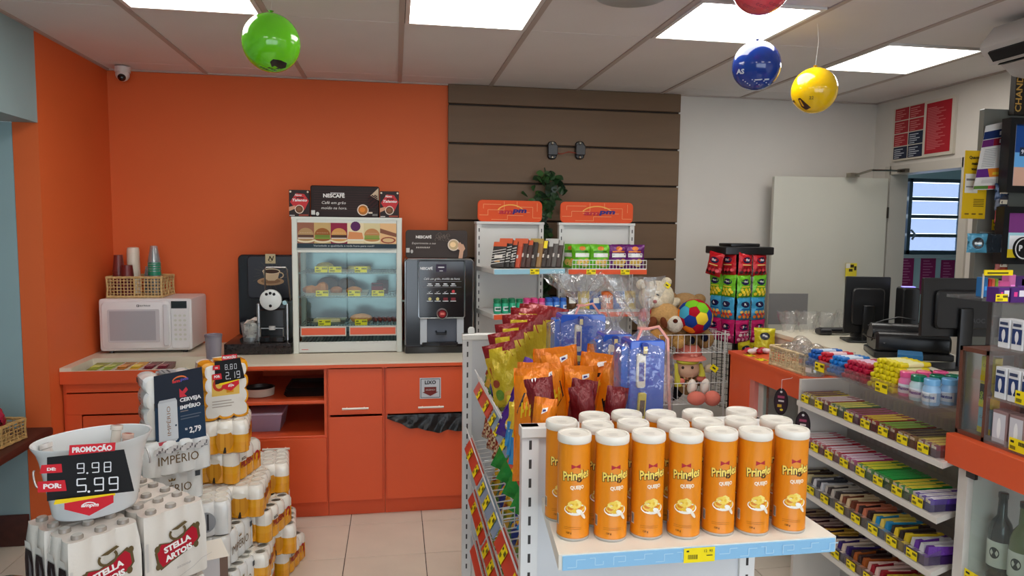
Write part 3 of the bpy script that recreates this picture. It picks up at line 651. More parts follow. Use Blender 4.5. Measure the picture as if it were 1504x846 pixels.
pastry('flat_bread', 'long pale flat bread on the bottom case shelf', 'bread', 480, 3, (.085, .04, .026), (226, 204, 160), kind=2); pastry('filled_pastry', 'orange filled pastry on the bottom case shelf', 'pastry', 530, 3, (.07, .04, .03), (214, 140, 66), dy=.08)
for i in range(5): pastry('sausage_roll', ORD[i]+' red sausage from the left at the bottom right of the case', 'sausage', 550+i*7, 3, (.014, .07, .016), (136, 48, 34), dy=.12, rz=.2)
for i, (u, dy, h, lab) in enumerate(((554, .03, .075, 'dark red dessert box standing on the middle case shelf'), (562, .12, .085, 'brown carton behind the dark red dessert box'))):
    x = on(u, 420, Y=WY0+.04+dy).x; m = MB(); z = SH[1]+.007; c = ((126, 26, 32), (92, 50, 44))[i]
    m.rbox(x-.036, x+.036, WY0+.04+dy, WY0+.08+dy, z, z+h, .003, c, seg=1); m.art(Art().rect(-.034, h*.75, .034, h*.95, (70, 40, 36)).rect(-.02, h*.3, .02, h*.4, (222, 190, 170)), plane((x, WY0+.04+dy-.0003, z), *FRONT)); tag(m.part('dessert_box', PAPER), lab, 'box')
# toppers on the case
TZ = WZ1+.0125
def card(name, label, u0, u1, vtop, Y, art_fn, c, dep=.04, r=.012, zb=None, par=None):
    x0, x1 = on(u0, 300, Y=Y).x, on(u1, 300, Y=Y).x; z1 = on((u0+u1)/2, vtop, Y=Y).z; zb = TZ if zb is None else zb
    t = thing(name, label, 'display card', ((x0+x1)/2, Y, zb)); w, h = (x1-x0)/2, z1-zb
    m = MB(); m.rbox(-w, w, 0, dep, 0, h, r, c, seg=3, axis='y'); m.part('board', PAPER, t); a = Art(); art_fn(a, w, h)
    m = MB(); m.art(a, plane((0, -.0006, 0), *FRONT), .0003); m.part('print', PAPER, t)
    return t
def cup(a, x, y, r, co=(160, 96, 44), rim=(222, 204, 186)):
    a.ell(x, y, r, r, rim, 24).ell(x, y, r*.82, r*.82, co, 24).ell(x-r*.1, y+r*.05, r*.5, r*.45, tuple(min(255, int(v*1.25)) for v in co), 18)
def big(a, w, h):
    for i in range(9): a.rect(-w*.9, h*(.2+.075*i), w*.9, h*(.2+.075*i)+.004, (58, 34, 30))
    a.text('NESCAFÉ', -w*.32, h*.62, h*.12, (238, 234, 230), w=w*.62, bold=.035).rect(-w*.42, h*.755, -w*.02, h*.775, (238, 234, 230))
    a.text('Café em grão', -w*.34, h*.42, h*.085, (232, 226, 220), w=w*.70, shear=.25).text('moído na hora.', -w*.32, h*.25, h*.085, (232, 226, 220), w=w*.74, shear=.25)
    cup(a, w*.52, h*.24, h*.18, (176, 106, 36)); a.rect(w*.68, h*.13, w*.80, h*.18, (222, 204, 186)); a.poly([(w*.74, h*.7), (w*.98, h*.95), (w*.99, h*.55)], (206, 180, 150))
    for i in range(46): a.ell(w*(.68+.28*((i*37) % 46)/46), h*(.32+.4*((i*17) % 46)/46), .006, .004, (66, 22, 20) if i % 2 else (40, 18, 16), 8)
    a.rect(-w*.97, h*.07, -w*.86, h*.21, (206, 204, 200)).ell(-w*.79, h*.1, .01, .012, (206, 204, 200), 10).rect(w*.80, h*.05, w*.95, h*.12, (120, 116, 112))
def small(a, w, h):
    a.poly([(-w*.9, h*.55), (-w*.3, h*.88), (w*.5, h*.85), (w*.95, h*.6), (w*.5, h*.25), (-w*.4, h*.3)], (196, 50, 54))
    for x in (-.85, .85): a.ell(w*x, h*.93, .006, .006, (226, 210, 190), 10)
    a.text('Novo', -w*.1, h*.77, h*.08, (236, 232, 228), shear=.25, bold=.03).rect(-w*.3, h*.69, w*.45, h*.73, (30, 24, 24)).text('Talento', 0, h*.57, h*.10, (240, 236, 232), w=w*1.5, shear=.3, bold=.03)
    a.poly([(-w, h*.2), (-w*.4, h*.3), (-w*.4, h*.42), (-w, h*.36)], (206, 150, 120)); cup(a, w*.0, h*.28, h*.165, (108, 70, 46)); a.rect(-w*.95, h*.03, -w*.45, h*.06, (214, 206, 200)).rect(-w*.05, h*.03, w*.9, h*.09, (150, 70, 56))
card('coffee_display_card', 'wide dark NESCAFÉ coffee card on top of the warming case', 456, 557, 273, 4.50, big, (40, 24, 22), dep=.10)
card('talento_display_card', 'small dark Talento card left of the wide coffee card', 424.5, 454.5, 279, 4.47, small, (44, 30, 30), r=.003)
card('talento_display_card', 'small dark Talento card right of the wide coffee card', 558, 586, 281, 4.47, small, (44, 30, 30), r=.003)

# ---------------- coffee vending machine ----------------
VX0, VX1, VY = .058, .484, 4.33; vw = (VX1-VX0)/2; vx = (VX0+VX1)/2
def vz(v): return on(646, v, Y=VY).z-ZC
def vu(u): return on(u, 450, Y=VY).x-vx
t = thing('coffee_vending_machine', 'black coffee vending machine with silver trim beside the white shelf', 'coffee machine', (vx, VY, ZC)); H = vz(380); bk = (20, 21, 26); sv = (176, 180, 184)
m = MB(); m.rbox(-vw, vw, .012, .50, .012, H, .02, bk, seg=3, axis='y'); m.part('housing', GLOSS, t)
m = MB(); m.rbox(-vw, vw, .0, .40, 0, vz(508), .012, bk, seg=2); m.rbox(-.11, .115, -.02, .08, vz(508), vz(502), .01, (34, 34, 38)); m.part('drip_base', GLOSS, t)
m = MB(); m.tube([(-vw+.004, .008, vz(506)), (-vw+.004, .008, H-.02), (-vw+.02, .008, H-.004), (vw-.02, .008, H-.004), (vw-.004, .008, H-.02), (vw-.004, .008, vz(506))], .005, 6, sv); m.part('silver_outline', METAL, t)
m = MB(); m.rbox(vu(614), vu(682), -.02, .015, vz(466), H-.01, .012, (16, 17, 21), axis='y'); dp = m.part('front_panel', GLOSS, t)
m = MB(); m.tube([(vu(614), -.018, H-.012), (vu(615), -.018, vz(464)), (vu(617), -.018, vz(466.5)), (vu(680), -.018, vz(466.5)), (vu(682), -.018, vz(464)), (vu(682), -.018, H-.012)], .004, 6, sv); m.part('panel_trim', METAL, dp)
a = Art(); wt = (226, 228, 230); a.text('NESCAFÉ', vu(626), vz(396), .016, wt, w=.075, bold=.04); a.rect(vu(640), vz(399), vu(655), vz(388), (54, 44, 66)).rect(vu(643), vz(393), vu(652), vz(391.5), wt).rect(vu(645), vz(398), vu(650), vz(397), wt)
a.text('Café em grão, moído na hora', vu(648), vz(410.5), .013, wt, w=.22, shear=.25).rect(vu(619), vz(413.3), vu(677), vz(412.8), (130, 130, 134)).rect(vu(619), vz(421.6), vu(677), vz(421.2), (130, 130, 134))
for i in range(4):
    x = vu(631+i*11.4)
    for j, v in enumerate((418, 429.5, 440.5)):
        a.rect(x-.018, vz(v+1.6), x+.018, vz(v+.7), wt)
        if j == 0: a.rect(x-.012, vz(v-.5), x+.008, vz(v-2.2), wt).rect(x+.004, vz(v-.8), x+.013, vz(v-1.5), wt)
        elif (j, i) in ((1, 3), (2, 0), (2, 1)): a.ell(x, vz(v-2), .010, .010, (196, 60, 66) if j == 1 else (206, 196, 130), 14)
        elif j == 2: a.rect(x-.014, vz(v), x+.014, vz(v-4), (120, 44, 50))
        else: a.poly([(x-.010, vz(v-1.5)), (x-.004, vz(v)), (x+.012, vz(v-3)), (x-.003, vz(v-1))], wt)
m = MB(); m.art(a, plane((0, -.0205, 0), *FRONT), .0002); m.part('print', PAPER, dp)
m = MB(); m.M = Matrix.Translation((vu(649), -.022, vz(460))) @ Matrix.Rotation(math.radians(90), 4, 'X'); m.lathe([(.034, 0), (.034, .012), (.028, .018), (0, .019)], 24, cols=[(190, 190, 192), (190, 190, 192), (60, 30, 34)], cap0=False, cap1=False); m.part('round_knob', METAL, t)
m = MB(); m.art(Art().ell(0, 0, .022, .022, (150, 30, 36), 18).rect(-.012, -.006, .014, .008, (220, 120, 110)), plane((vu(649), -.0415, vz(460)), *FRONT)); m.part('knob_badge', GLOSS, t)
m = MB(); m.rbox(vu(627), vu(671), .010, .014, vz(502), vz(467), .01, (86, 92, 104), axis='y'); m.part('cup_niche', SATIN, t)
for u0, u1 in ((617, 627), (671, 681)): m = MB(); m.rbox(vu(u0), vu(u1), -.012, .014, vz(505), vz(467), .003, (178, 184, 192), axis='y'); m.part('niche_side', SATIN, t)
m = MB(); x = vu(648); m.tube([(x-.03, .01, vz(487)), (x-.03, -.02, vz(489)), (x+.03, -.02, vz(489)), (x+.03, .01, vz(487))], .007, 6, bk); m.box(x-.03, x+.03, -.024, .01, vz(491), vz(488.5), bk); m.part('cup_holder', SATIN, t)
def ven(a, w, h):
    for i in range(6): a.rect(-w*.95, h*(.3+.1*i), w*.95, h*(.3+.1*i)+.003, (66, 54, 50))
    a.text('NESCAFÉ', -w*.42, h*.70, h*.10, (228, 224, 220), w=w*.5, bold=.04).text('Experimente a sua', -w*.42, h*.50, h*.065, (216, 208, 200), w=w*.76, shear=.25).strokes(-w*.66, h*.35, w*.45, h*.06, 8, 0, (216, 208, 200))
    for i in range(14): a.arc(w*(.0+.42*((i*5) % 14)/14), h*(.66+.2*((i*3) % 14)/14), .012, .012, .0015, (130, 116, 106), i*40, i*40+230, 8)
    a.poly([(w*.7, 0), (w*.83, 0), (w*.86, h*.25), (w*.92, h*.35), (w*.86, h*.5), (w*.78, h*.52), (w*.62, h*.42), (w*.6, h*.36), (w*.74, h*.3)], (206, 160, 132)); cup(a, w*.54, h*.48, h*.21, (196, 170, 130)); a.ell(w*.74, h*.46, .012, .02, (206, 160, 132), 12)
    a.rect(-w*.98, h*.2, -w*.87, h*.36, (196, 192, 188)).ell(-w*.8, h*.24, .008, .012, (190, 188, 184), 8)
card('coffee_display_card', 'brown NESCAFÉ card on top of the black vending machine', 595.5, 687, 338, VY+.05, ven, (64, 54, 50), dep=.012, r=.02, zb=ZC+H+.001)
# ---------------- generic products ----------------
def shade(c, k): return tuple(max(0, min(255, int(v*k))) for v in c)
def bag(name, w, h, d, base, seed=0, art=None, mat_=None, top=None, nu=14, nv=16, parent=None):
    """pillow bag standing on z=0, front towards -y ; base colour or fn(u,v)"""
    m = MB(); sd = Vector((seed*3.7, seed*1.3, 0))
    def surf(u, v, sgn):
        e = min(1, v/.16)*min(1, (1-v)/.16); e = max(e, 0)**.6
        th = d/2*max(0, 1-abs(2*u-1)**2.6)*e
        wr = .17*d*noise.noise(Vector((u*5, v*6, sgn))+sd)*e+.05*d*math.sin(u*40+seed)*(1-e)*(0 < u < 1)
        x = (u-.5)*w*(1-.07*math.sin(math.pi*v))+.012*w*noise.noise(Vector((u*3, v*4, 5))+sd)
        return Vector((x, sgn*th+wr, v*h+.012*h*noise.noise(Vector((u*4, 2, 9))+sd)*(v > .9)))
    cf = (lambda u, v: base(u, v)) if callable(base) else base
    m.grid(lambda u, v: surf(u, v, -1), nu, nv, cf); m.grid(lambda u, v: surf(1-u, v, 1), nu, nv, cf)
    if art: m.art(art, lambda a, b, l: surf(max(0, min(1, a/w+.5)), max(0, min(1, b/h)), -1)+Vector((0, -.0012-l*1.0, 0)), .0004)
    return m
def wire_fence(m, P, Q, h, n, r=.0022, c=(226, 224, 220), rows=2, N=(0, 0, 1)):
    """welded wire panel from P to Q rising h along N"""
    P, Q, N = Vector(P), Vector(Q), Vector(N)
    for i in range(n+1): p = P+(Q-P)*i/n; m.cyl(p, p+N*h, r, n=5, c=c, caps=False)
    for j in range(rows+1): o = N*h*j/rows; m.cyl(P+o, Q+o, r*1.4, n=5, c=c, caps=False)
    return m
def ampm_art(w, h, bg=None):
    a = Art()
    if bg: a.rect(-w/2, 0, w/2, h, bg)
    ln = (236, 160, 110)
    for pts in (((-.48, .3), (-.35, .3), (-.35, .55), (-.1, .55), (-.1, .95)), ((-.42, .6), (-.42, .8), (-.15, .8)), ((.1, .95), (.1, .7), (.35, .7), (.35, .2), (.48, .2)), ((-.3, .1), (-.05, .1), (-.05, .3), (.2, .3)), ((.42, .5), (.42, .9)), ((-.2, .45), (.3, .45))): a.line([(x*w, y*h) for x, y in pts], .003, ln)
    a.arc(0, h*.40, w*.22, h*.42, .007, (240, 180, 90), 25, 160); a.text('am', -w*.085, h*.36, h*.24, (196, 46, 60), w=w*.21, shear=.3, bold=.04).text('pm', w*.13, h*.36, h*.24, (60, 44, 120), w=w*.21, shear=.3, bold=.05)
    return a
# ---------------- wall shelves with ampm headers ----------------
def upright(m, x, y, z0, z1, w=.03, d=.03, c=(218, 216, 212), step=.05, slots=True):
    m.box(x-w/2, x+w/2, y, y+d, z0, z1, c)
    if slots:
        z = z0+.03
        while z < z1-.03: m.box(x-.0035, x+.0035, y-.0006, y+.002, z, z+.024, (70, 68, 66)); z += step
def wall_shelf(label, loc, rz, w, levels, dep, hz, strip):
    t = thing('shelf_rack', label, 'shelf rack', (loc[0], loc[1], 0), rz, 'white shelf racks at the brown boards'); c = (220, 218, 214)
    m = MB(); m.box(-w/2, w/2, -.012, 0, .05, hz[0], c); m.part('back_panel', SATIN, t)
    for s in (-1, 1): m = MB(); upright(m, s*(w/2-.015), -.045, 0, hz[0]); m.part('upright', SATIN, t)
    m = MB(); m.rbox(-w/2-.005, w/2+.005, -.05, 0, hz[0]-.004, hz[0]+.012, .003, c, seg=1); m.part('top_rail', SATIN, t)
    m = MB(); m.box(-w/2, w/2, -.40, -.01, 0, .12, c); m.part('plinth', SATIN, t)
    m = MB(); hh = hz[1]-hz[0]-.012; m.rbox(-w/2+.008, w/2-.008, -.035, -.025, hz[0]+.012, hz[1], .03, ORANGE, seg=4, axis='y'); h_ = m.part('header_sign', PAPER, t)
    m = MB(); m.art(ampm_art(w-.02, hh), plane((0, -.0355, hz[0]+.012), *FRONT), .0002); m.part('print', PAPER, h_)
    for z, sc in zip(levels, strip):
        m = MB(); m.rbox(-w/2, w/2, -dep, -.045, z-.03, z, .004, c, seg=1, axis='x'); s = m.part('shelf', SATIN, t)
        m = MB(); m.box(-w/2+.004, w/2, -dep-.004, -dep, z-.032, z-.002, sc); m.part('price_strip', PAPER, s)
    return t
def shelf_tag(lab, base, x, dep, z, grp='price tags on the wall shelf racks'):
    p = base.matrix_basis @ Vector((x, -dep-.006, z-.034)); U = base.matrix_basis.to_3x3() @ Vector((1, 0, 0))
    m = MB(); m.art(tag_art(.06, .034), plane(p, U, (0, 0, 1)), .0001); tag(m.part('price_tag', PAPER), lab, 'price tag', grp)
def upd(o): o.matrix_basis = Matrix.Translation(o.location) @ o.rotation_euler.to_matrix().to_4x4(); return o
rzA = math.radians(10); SA = Vector((.735, 4.56)); zA = [1.462, 1.19, .85]; depA = .40
A_ = wall_shelf('white shelf rack with chocolate bars and gum tubs beside the coffee machine', SA, rzA, .46, zA, depA, (1.735, 1.885), [(150, 196, 214), (226, 96, 56), (150, 196, 214)])
zB = [1.452, 1.18, .85]; B_ = wall_shelf('white shelf rack with green and purple snack bags under its header', (1.335, 4.60), 0, .52, zB, .30, (1.735, 1.885), [(226, 90, 50)]*3)
upd(A_); upd(B_)
shelf_tag('yellow price tag under the chocolate bars', A_, .03, depA, zA[0]); shelf_tag('left yellow price tag under the green snack bags', B_, -.11, .30, zB[0]); shelf_tag('right yellow price tag under the purple snack bags', B_, .115, .30, zB[0])
m = MB(); wire_fence(m, (B_.location.x-.23, 4.305, zB[0]+.002), (B_.location.x+.26, 4.305, zB[0]+.002), .055, 22, .0018); tag(m.part('wire_guard', SATIN), 'low white wire guard before the green and purple snack bags', 'wire guard')
BARS = [((24, 20, 20), 'black and white striped'), ((26, 20, 18), 'black striped, second'), ((28, 20, 20), 'black striped, third'), ((190, 66, 30), 'red orange'), ((60, 28, 20), 'dark brown with orange top'), ((64, 30, 22), 'brown, beside the orange one'), ((40, 26, 20), 'espresso brown'), ((150, 110, 60), 'tan and brown'), ((44, 28, 22), 'dark with yellow sticker'), ((48, 34, 28), 'dark grey brown'), ((90, 84, 80), 'silver and dark'), ((58, 40, 36), 'rightmost dark brown')]
for i, (c, nm) in enumerate(BARS):
    m = MB(); m.M = Matrix.Rotation(math.radians(-24), 4, 'X') @ Matrix.Identity(4); h = .165+.012*((i*5) % 3); w = .085
    m.rbox(-w/2, w/2, -.008, .012, 0, h, .004, c, seg=1, axis='y'); a = Art()
    top = (206, 80, 30) if i in (0, 1, 2, 3, 4, 5) else (170, 140, 60) if i == 7 else (190, 188, 184) if i > 8 else c
    a.rect(-w/2, h*.82, w/2, h, top); a.rect(-w*.3, h*.35, w*.3, h*.48, (214, 206, 196)).rect(-w*.25, h*.2, w*.15, h*.26, (196, 150, 90))
    if i < 3: [a.poly([(-w/2, h*(.1+.1*k)), (w/2, h*(.2+.1*k)), (w/2, h*(.23+.1*k)), (-w/2, h*(.13+.1*k))], (206, 200, 196)) for k in range(6)]
    if i == 8: a.rect(-w*.4, h*.7, w*.45, h*.98, YEL)
    m.art(a, plane((0, -.0085, 0), *FRONT), .0002)
    o = tag(m.part('chocolate_bar', WRAP), nm+' chocolate bar on the upper shelf of the rack', 'chocolate bar', 'chocolate bars on the rack'); o.location = A_.matrix_basis @ Vector((-.185+i*.034, -.33, zA[0]+.005)); o.rotation_euler = (0, 0, rzA+math.radians(-38))
def tub(c, cap, w=.022, h=.085, lab=''):
    m = MB(); m.lathe([(w*.92, 0), (w, .004), (w, h*.66), (w*.86, h*.72), (w*.86, h*.74), (w*.95, h*.75), (w*.95, h*.98), (w*.85, h)], 14, cols=[c, c, c, c, cap, cap, cap]); a = Art().rect(-w*1.1, h*.2, w*1.1, h*.5, (226, 232, 236), 6).rect(-w*.8, h*.28, w*.8, h*.42, shade(c, .6), 5)
    m.art(a, wrap(0, 0, 0, w), .0003); return m
TUBS = [((40, 170, 130), (20, 120, 80), 'green', 7), ((226, 120, 170), (214, 60, 130), 'pink', 5), ((70, 130, 210), (40, 90, 180), 'blue', 5)]
x = -.195
for c, cap, nm, n in TUBS:
    me = tub(c, cap).data('gum_tub', SATIN)
    for i in range(n):
        o = inst('gum_tub', me, None, A_.matrix_basis @ Vector((x+(i//2)*.05+.015*(i % 2), -.37+.05*(i % 2)+.004*i, zA[1]+.001)), (0, 0, rzA+.2*i)); tag(o, '%s gum tub on the lower rack shelf, %s from the left' % (nm, ORD[i]), 'gum tub', nm+' gum tubs on the rack')
    x += .05*((n+1)//2)-.006
def snack(c, c2, seed):
    w, h = .135, .155; a = Art().ell(0, h*.82, w*.16, h*.09, (214, 120, 40), 14).rect(-w*.36, h*.46, w*.38, h*.62, (236, 236, 230), 5, 2).rect(-w*.34, h*.66, w*.3, h*.72, c2, 4).ell(-w*.1, h*.24, w*.2, h*.13, (226, 190, 90), 14).ell(w*.2, h*.3, w*.14, h*.1, (214, 170, 70), 12).ell(w*.12, h*.14, w*.16, h*.08, (230, 200, 110), 12)
    return bag('snack_bag', w, h, .055, c, seed, a).data('snack_bag', FOIL)
g1, p1 = snack((108, 190, 40), (60, 130, 30), 1), snack((104, 34, 110), (214, 120, 40), 2)
for i, (x, y, me, rz, lab) in enumerate(((-.215, -.20, g1, -.9, 'green snack bag turned sideways at the left of the rack'), (-.155, -.24, g1, .05, 'large green snack bag in front on the rack'), (-.035, -.25, g1, -.05, 'green snack bag next to the purple bags'), (.085, -.25, p1, .06, 'left purple snack bag on the rack shelf'), (.195, -.25, p1, -.08, 'right purple snack bag on the rack shelf'), (.14, -.15, p1, .1, 'purple snack bag behind the two front purple bags'), (-.09, -.15, g1, .1, 'green snack bag behind the two front green bags'))):
    o = inst('snack_bag', me, None, (B_.location.x+x, 4.60+y, zB[0]+.002), (-.10, 0, rz)); tag(o, lab, 'snack bag', 'snack bags on the rack')
for i in range(6):   # flat packets on the lower shelf behind the cellophane
    c = [(90, 60, 30), (226, 200, 60), (60, 100, 170), (226, 110, 40), (70, 110, 180), (206, 176, 60)][i]; m = bag('packet', .08, .12, .03, c, i+20, Art().rect(-.02, .04, .025, .075, (236, 232, 220), 3))
    o = tag(m.part('snack_packet', FOIL), ['brown', 'yellow', 'blue', 'orange', 'light blue', 'mustard'][i]+' packet on the lower rack shelf behind the cellophane', 'snack packet', 'packets on the lower rack shelf'); o.location = (B_.location.x-.2+i*.08, 4.42, zB[1]+.002); o.rotation_euler = (-.1, 0, .1*(i % 3-1))
# ---------------- ivy between the racks ----------------
t = thing('ivy_garland', 'dark green hanging ivy garland between the two ampm headers', 'ivy garland', (on(800, 260, Y=4.80).x, 4.80, 0))
m = MB(); z0, z1 = .9, on(800, 246, Y=4.8).z; m.tube([(.02*math.sin(i*1.3), .01, z1+(z0-z1)*i/12) for i in range(13)], .004, 6, (40, 50, 28)); m.part('vine', MATTE, t)
def leaf(c):
    q = MB(); P = [(0, 0), (.018, .006), (.03, .022), (.022, .030), (.016, .046), (0, .062), (-.016, .046), (-.022, .030), (-.03, .022), (-.018, .006)]
    q.mesh([(x, .35*abs(x)-.12*y, y) for x, y in P]+[(0, .0, .03)], [(i, (i+1) % 10, 10) for i in range(10)], c); return q.data('leaf', mat('ivy_leaf', None, .4, vary=.2, vscale=30))
LV = [leaf(c) for c in ((34, 62, 32), (44, 78, 38), (26, 48, 28), (56, 92, 44))]
for i in range(270):
    u = rnd.random()**1.1; z = z1-(z1-z0)*u; sp = .10*math.exp(-((u-.10)/.10)**2)+.045
    inst('leaf', LV[i % 4], t, (rnd.gauss(0, .5)*sp+.02*math.sin(u*15), -.012-rnd.random()*.05, z-.02), (rnd.uniform(-.5, .9), rnd.uniform(-.6, .6)+math.pi, rnd.uniform(-1, 1)), (1, 1, 1) if i % 3 else (.75, .75, .75))
# twin sensors on the boards
for i, (u, lab) in enumerate(((810.5, 'left black wall speaker bracket with two bright bolts above the ivy'), (851, 'right black wall speaker bracket with two bright bolts above the racks'))):
    p = on(u, 221, Y=YB-.04); t = thing('wall_bracket', lab, 'wall bracket', (p.x, YB-.034, p.z), group='wall brackets on the boards')
    m = MB(); m.rbox(-.033, .033, -.02, 0, -.062, .062, .025, (22, 22, 24), seg=4, axis='y'); m.part('plate', SATIN, t)
    m = MB(); m.rbox(-.034, .034, -.045, -.02, -.035, .035, .008, (34, 34, 36), axis='y'); m.part('clamp', SATIN, t)
    for s in (-1, 1): m = MB(); m.ball((0, -.024, s*.048), .010, (210, 206, 190), 10, 6); m.part('bolt', METAL, t)
m = MB(); a, b = on(815, 224, Y=YB-.075), on(848, 225, Y=YB-.075)
for dz in (0, -.006): m.tube([a, a+(b-a)*.3+Vector((0, 0, -.006+dz)), a+(b-a)*.6+Vector((0, 0, .004-dz)), b], .0016, 5, (150, 52, 40))
tag(m.part('red_wire', SATIN), 'thin red wire between the two black wall brackets', 'wire')
# dome camera, ceiling disc, balloons
t = thing('security_camera', 'small white dome security camera in the orange corner', 'security camera', (-1.655, 4.76, HC-.007))
m = MB(); m.lathe([(.045, 0), (.045, -.03), (.04, -.036), (0, -.036)], 20, (222, 212, 206), cap0=False, cap1=False); m.part('base', SATIN, t)
m = MB(); m.ball((0, -.005, -.048), .040, (224, 214, 208), 18, 12); m.part('dome', SATIN, t)
m = MB(); m.ball((.004, -.030, -.068), .024, (14, 14, 16), 14, 10); m.part('lens', GLOSS, t)
p = on(917, 1, Z=HC-.03); t = thing('ceiling_lamp', 'round grey flush disc on the ceiling between the light panels', 'ceiling lamp', (p.x, p.y-.10, HC-.006))
m = MB(); m.lathe([(.15, 0), (.155, -.02), (.15, -.035), (.14, -.04), (0, -.042)], 40, (176, 180, 178), cap0=False, cap1=False); m.part('disc', SATIN, t)
m = MB(); m.lathe([(.157, .0), (.162, -.012), (.157, -.02)], 40, (200, 200, 198), cap0=False, cap1=False); m.part('rim', SATIN, t)
M_BAL = mat('balloon_rubber', None, .12, spec=.6, coat=.3)
def balloon(lab, u, v, Y, r, c, arts):
    p = on(u, v, Y=Y); t = thing('balloon', lab, 'balloon', p, group='party balloons'); m = MB()
    m.ball((0, 0, 0), (r, r, r*1.02), c, 36, 24); m.part('skin', M_BAL, t)
    m = MB(); m.lathe([(.006, r*1.0), (.010, r*1.04), (.004, r*1.06), (.012, r*1.10)], 10, shade(c, .8), cap0=False); m.part('knot', M_BAL, t)
    m = MB(); m.tube([(0, 0, r*1.09), (.01, 0, (HC-p.z)*.6+r*.4), (0, 0, HC-p.z-.001)], .0006, 4, (230, 230, 226)); m.part('string', SATIN, t)
    d = (CP-p).normalized(); R_ = Vector((0, 0, 1)).cross(-d).normalized()*-1; U_ = d.cross(R_)*1
    if U_.z < 0: U_ = -U_
    if R_.dot(CR) < 0: R_ = -R_
    if arts:
        A2 = Art(); arts(A2, r); m = MB(); it2 = []
        for P_, F_, c_, l_ in A2.it:
            tr_ = []
            for f in F_:
                pts = [Vector(P_[i]) for i in f]; g = sum(pts, Vector((0, 0)))/len(pts)
                tr_ += [(g, pts[i], pts[(i+1) % len(pts)]) for i in range(len(pts))] if len(pts) > 3 else [tuple(pts)]
            if len(tr_) < 14:
                for _ in range(2): tr_ = [q for a, b, d_ in tr_ for q in ((a, (a+b)/2, (a+d_)/2), ((a+b)/2, b, (b+d_)/2), ((a+d_)/2, (b+d_)/2, d_), ((a+b)/2, (b+d_)/2, (a+d_)/2))]
            it2.append(([tuple(p_) for q in tr_ for p_ in q], [(3*i, 3*i+1, 3*i+2) for i in range(len(tr_))], c_, l_))
        A2.it = it2
        m.art(A2, lambda a, b, l: (d*math.sqrt(max(.0, 1-(a/r)**2-(b/r)**2))*r+R_*a+U_*b).normalized()*(r*1.014+l), .0002); m.part('print', SATIN, t)
K = (20, 22, 20)
def g_art(a, r):
    a.poly([(-.05*r, -.62*r), (.05*r, -.52*r), (.3*r, -.54*r), (.5*r, -.62*r), (.46*r, -.78*r), (.28*r, -.84*r), (.1*r, -.74*r), (.0*r, -.80*r)], K)
    for i in range(7): a.ell((-.35+.09*i)*r, (-.82-.03*(i % 3))*r, .05*r, .02*r, K, 8)
def b_art(a, r):
    w_ = (206, 218, 232); a.text('AS', -.62*r, -.28*r, .2*r, w_, bold=.04)
    for i in range(12): a.ell((-.5+.09*i)*r, (-.52-.07*((i*5) % 4))*r, .03*r, .022*r, w_, 6)
    a.rect(-.05*r, -.55*r, .2*r, -.5*r, w_).rect(.32*r, -.56*r, .5*r, -.5*r, w_)
def y_art(a, r):
    k = (58, 24, 12); a.poly([(-.66*r, -.3*r), (-.56*r, -.28*r), (-.1*r, -.72*r), (-.3*r, -.82*r), (-.5*r, -.66*r)], k).poly([(-.6*r, -.36*r), (-.54*r, -.36*r), (-.38*r, -.66*r), (-.46*r, -.64*r)], (230, 170, 20)).text('22', -.1*r, -.36*r, .13*r, k).poly([(-.9*r, -.4*r), (-.8*r, -.36*r), (-.78*r, -.5*r)], k)
balloon('shiny lime green balloon under the ceiling', 398.5, 63, 2.9, .109, (112, 214, 30), g_art)
balloon('shiny dark blue balloon under the ceiling', 1111, 97, 3.0, .106, (22, 60, 150), b_art)
balloon('shiny yellow balloon beside the right light panel', 1196, 133, 3.1, .104, (248, 200, 12), y_art)
def r_art(a, r):
    for i in range(12): a.arc((-.5+.1*i)*r, (-.62-.05*((i*5) % 4))*r, .05*r, .04*r, .012*r, (150, 40, 70), 0, 300, 8)
balloon('pink red balloon cut off by the top of the picture', 1119, -25, 2.6, .115, (236, 80, 96), r_art)
# ---------------- centre gondola ----------------
GW = (222, 222, 222); GSX = .645; GY0, GY1, GZ = 1.72, 3.33, 1.20
t = thing('gondola_shelf', 'white centre gondola with wire baskets of crisps and a shelf end', 'gondola shelf')
GON = t
m = MB(); m.box(GSX-.012, GSX+.012, GY0+.02, GY1-.02, .12, GZ-.04, GW); m.part('spine_panel', SATIN, t)
m = MB(); m.box(GSX-.28, GSX+.28, GY0+.04, GY1-.03, .0, .12, GW); m.part('plinth', SATIN, t)
for y in (GY0, GY1-.03):
    for s in (-1, 1):
        m = MB(); x = GSX+s*.305; m.box(x-.022, x+.022, y, y+.03, 0, GZ, GW); z = .04
        while z < GZ-.05: m.box(x-.0035, x+.0035, y-.0006, y+.001, z, z+.024, (58, 56, 56)); z += .05
        m.part('upright', SATIN, t)
    m = MB(); m.box(GSX-.29, GSX+.29, y+.008, y+.022, .02, GZ-.02, (214, 216, 220)); m.part('end_panel', SATIN, t)
    m = MB(); m.rbox(GSX-.33, GSX+.33, y-.006, y+.036, GZ-.03, GZ, .004, (226, 224, 220), seg=1, axis='x'); m.part('top_rail', SATIN, t)
m = MB(); p = on(692, 481, Y=GY1-.02); m.cyl((p.x, GY1-.03, GZ), (p.x, GY1-.024, GZ), .001, n=4, c=GW); m.rbox(p.x-.016, p.x+.016, GY1-.028, GY1-.024, GZ-.005, GZ+.034, .014, (226, 226, 224), seg=4, axis='y'); m.part('hook_tab', SATIN, t)
LV2 = [(.975, .392, .985), (.70, .352, .715), (.45, .37, .46), (.20, .38, .21)]
SEC = [(1.80, 2.21, (206, 66, 44)), (2.24, 2.70, (126, 152, 176)), (2.73, 3.21, (206, 66, 44))]
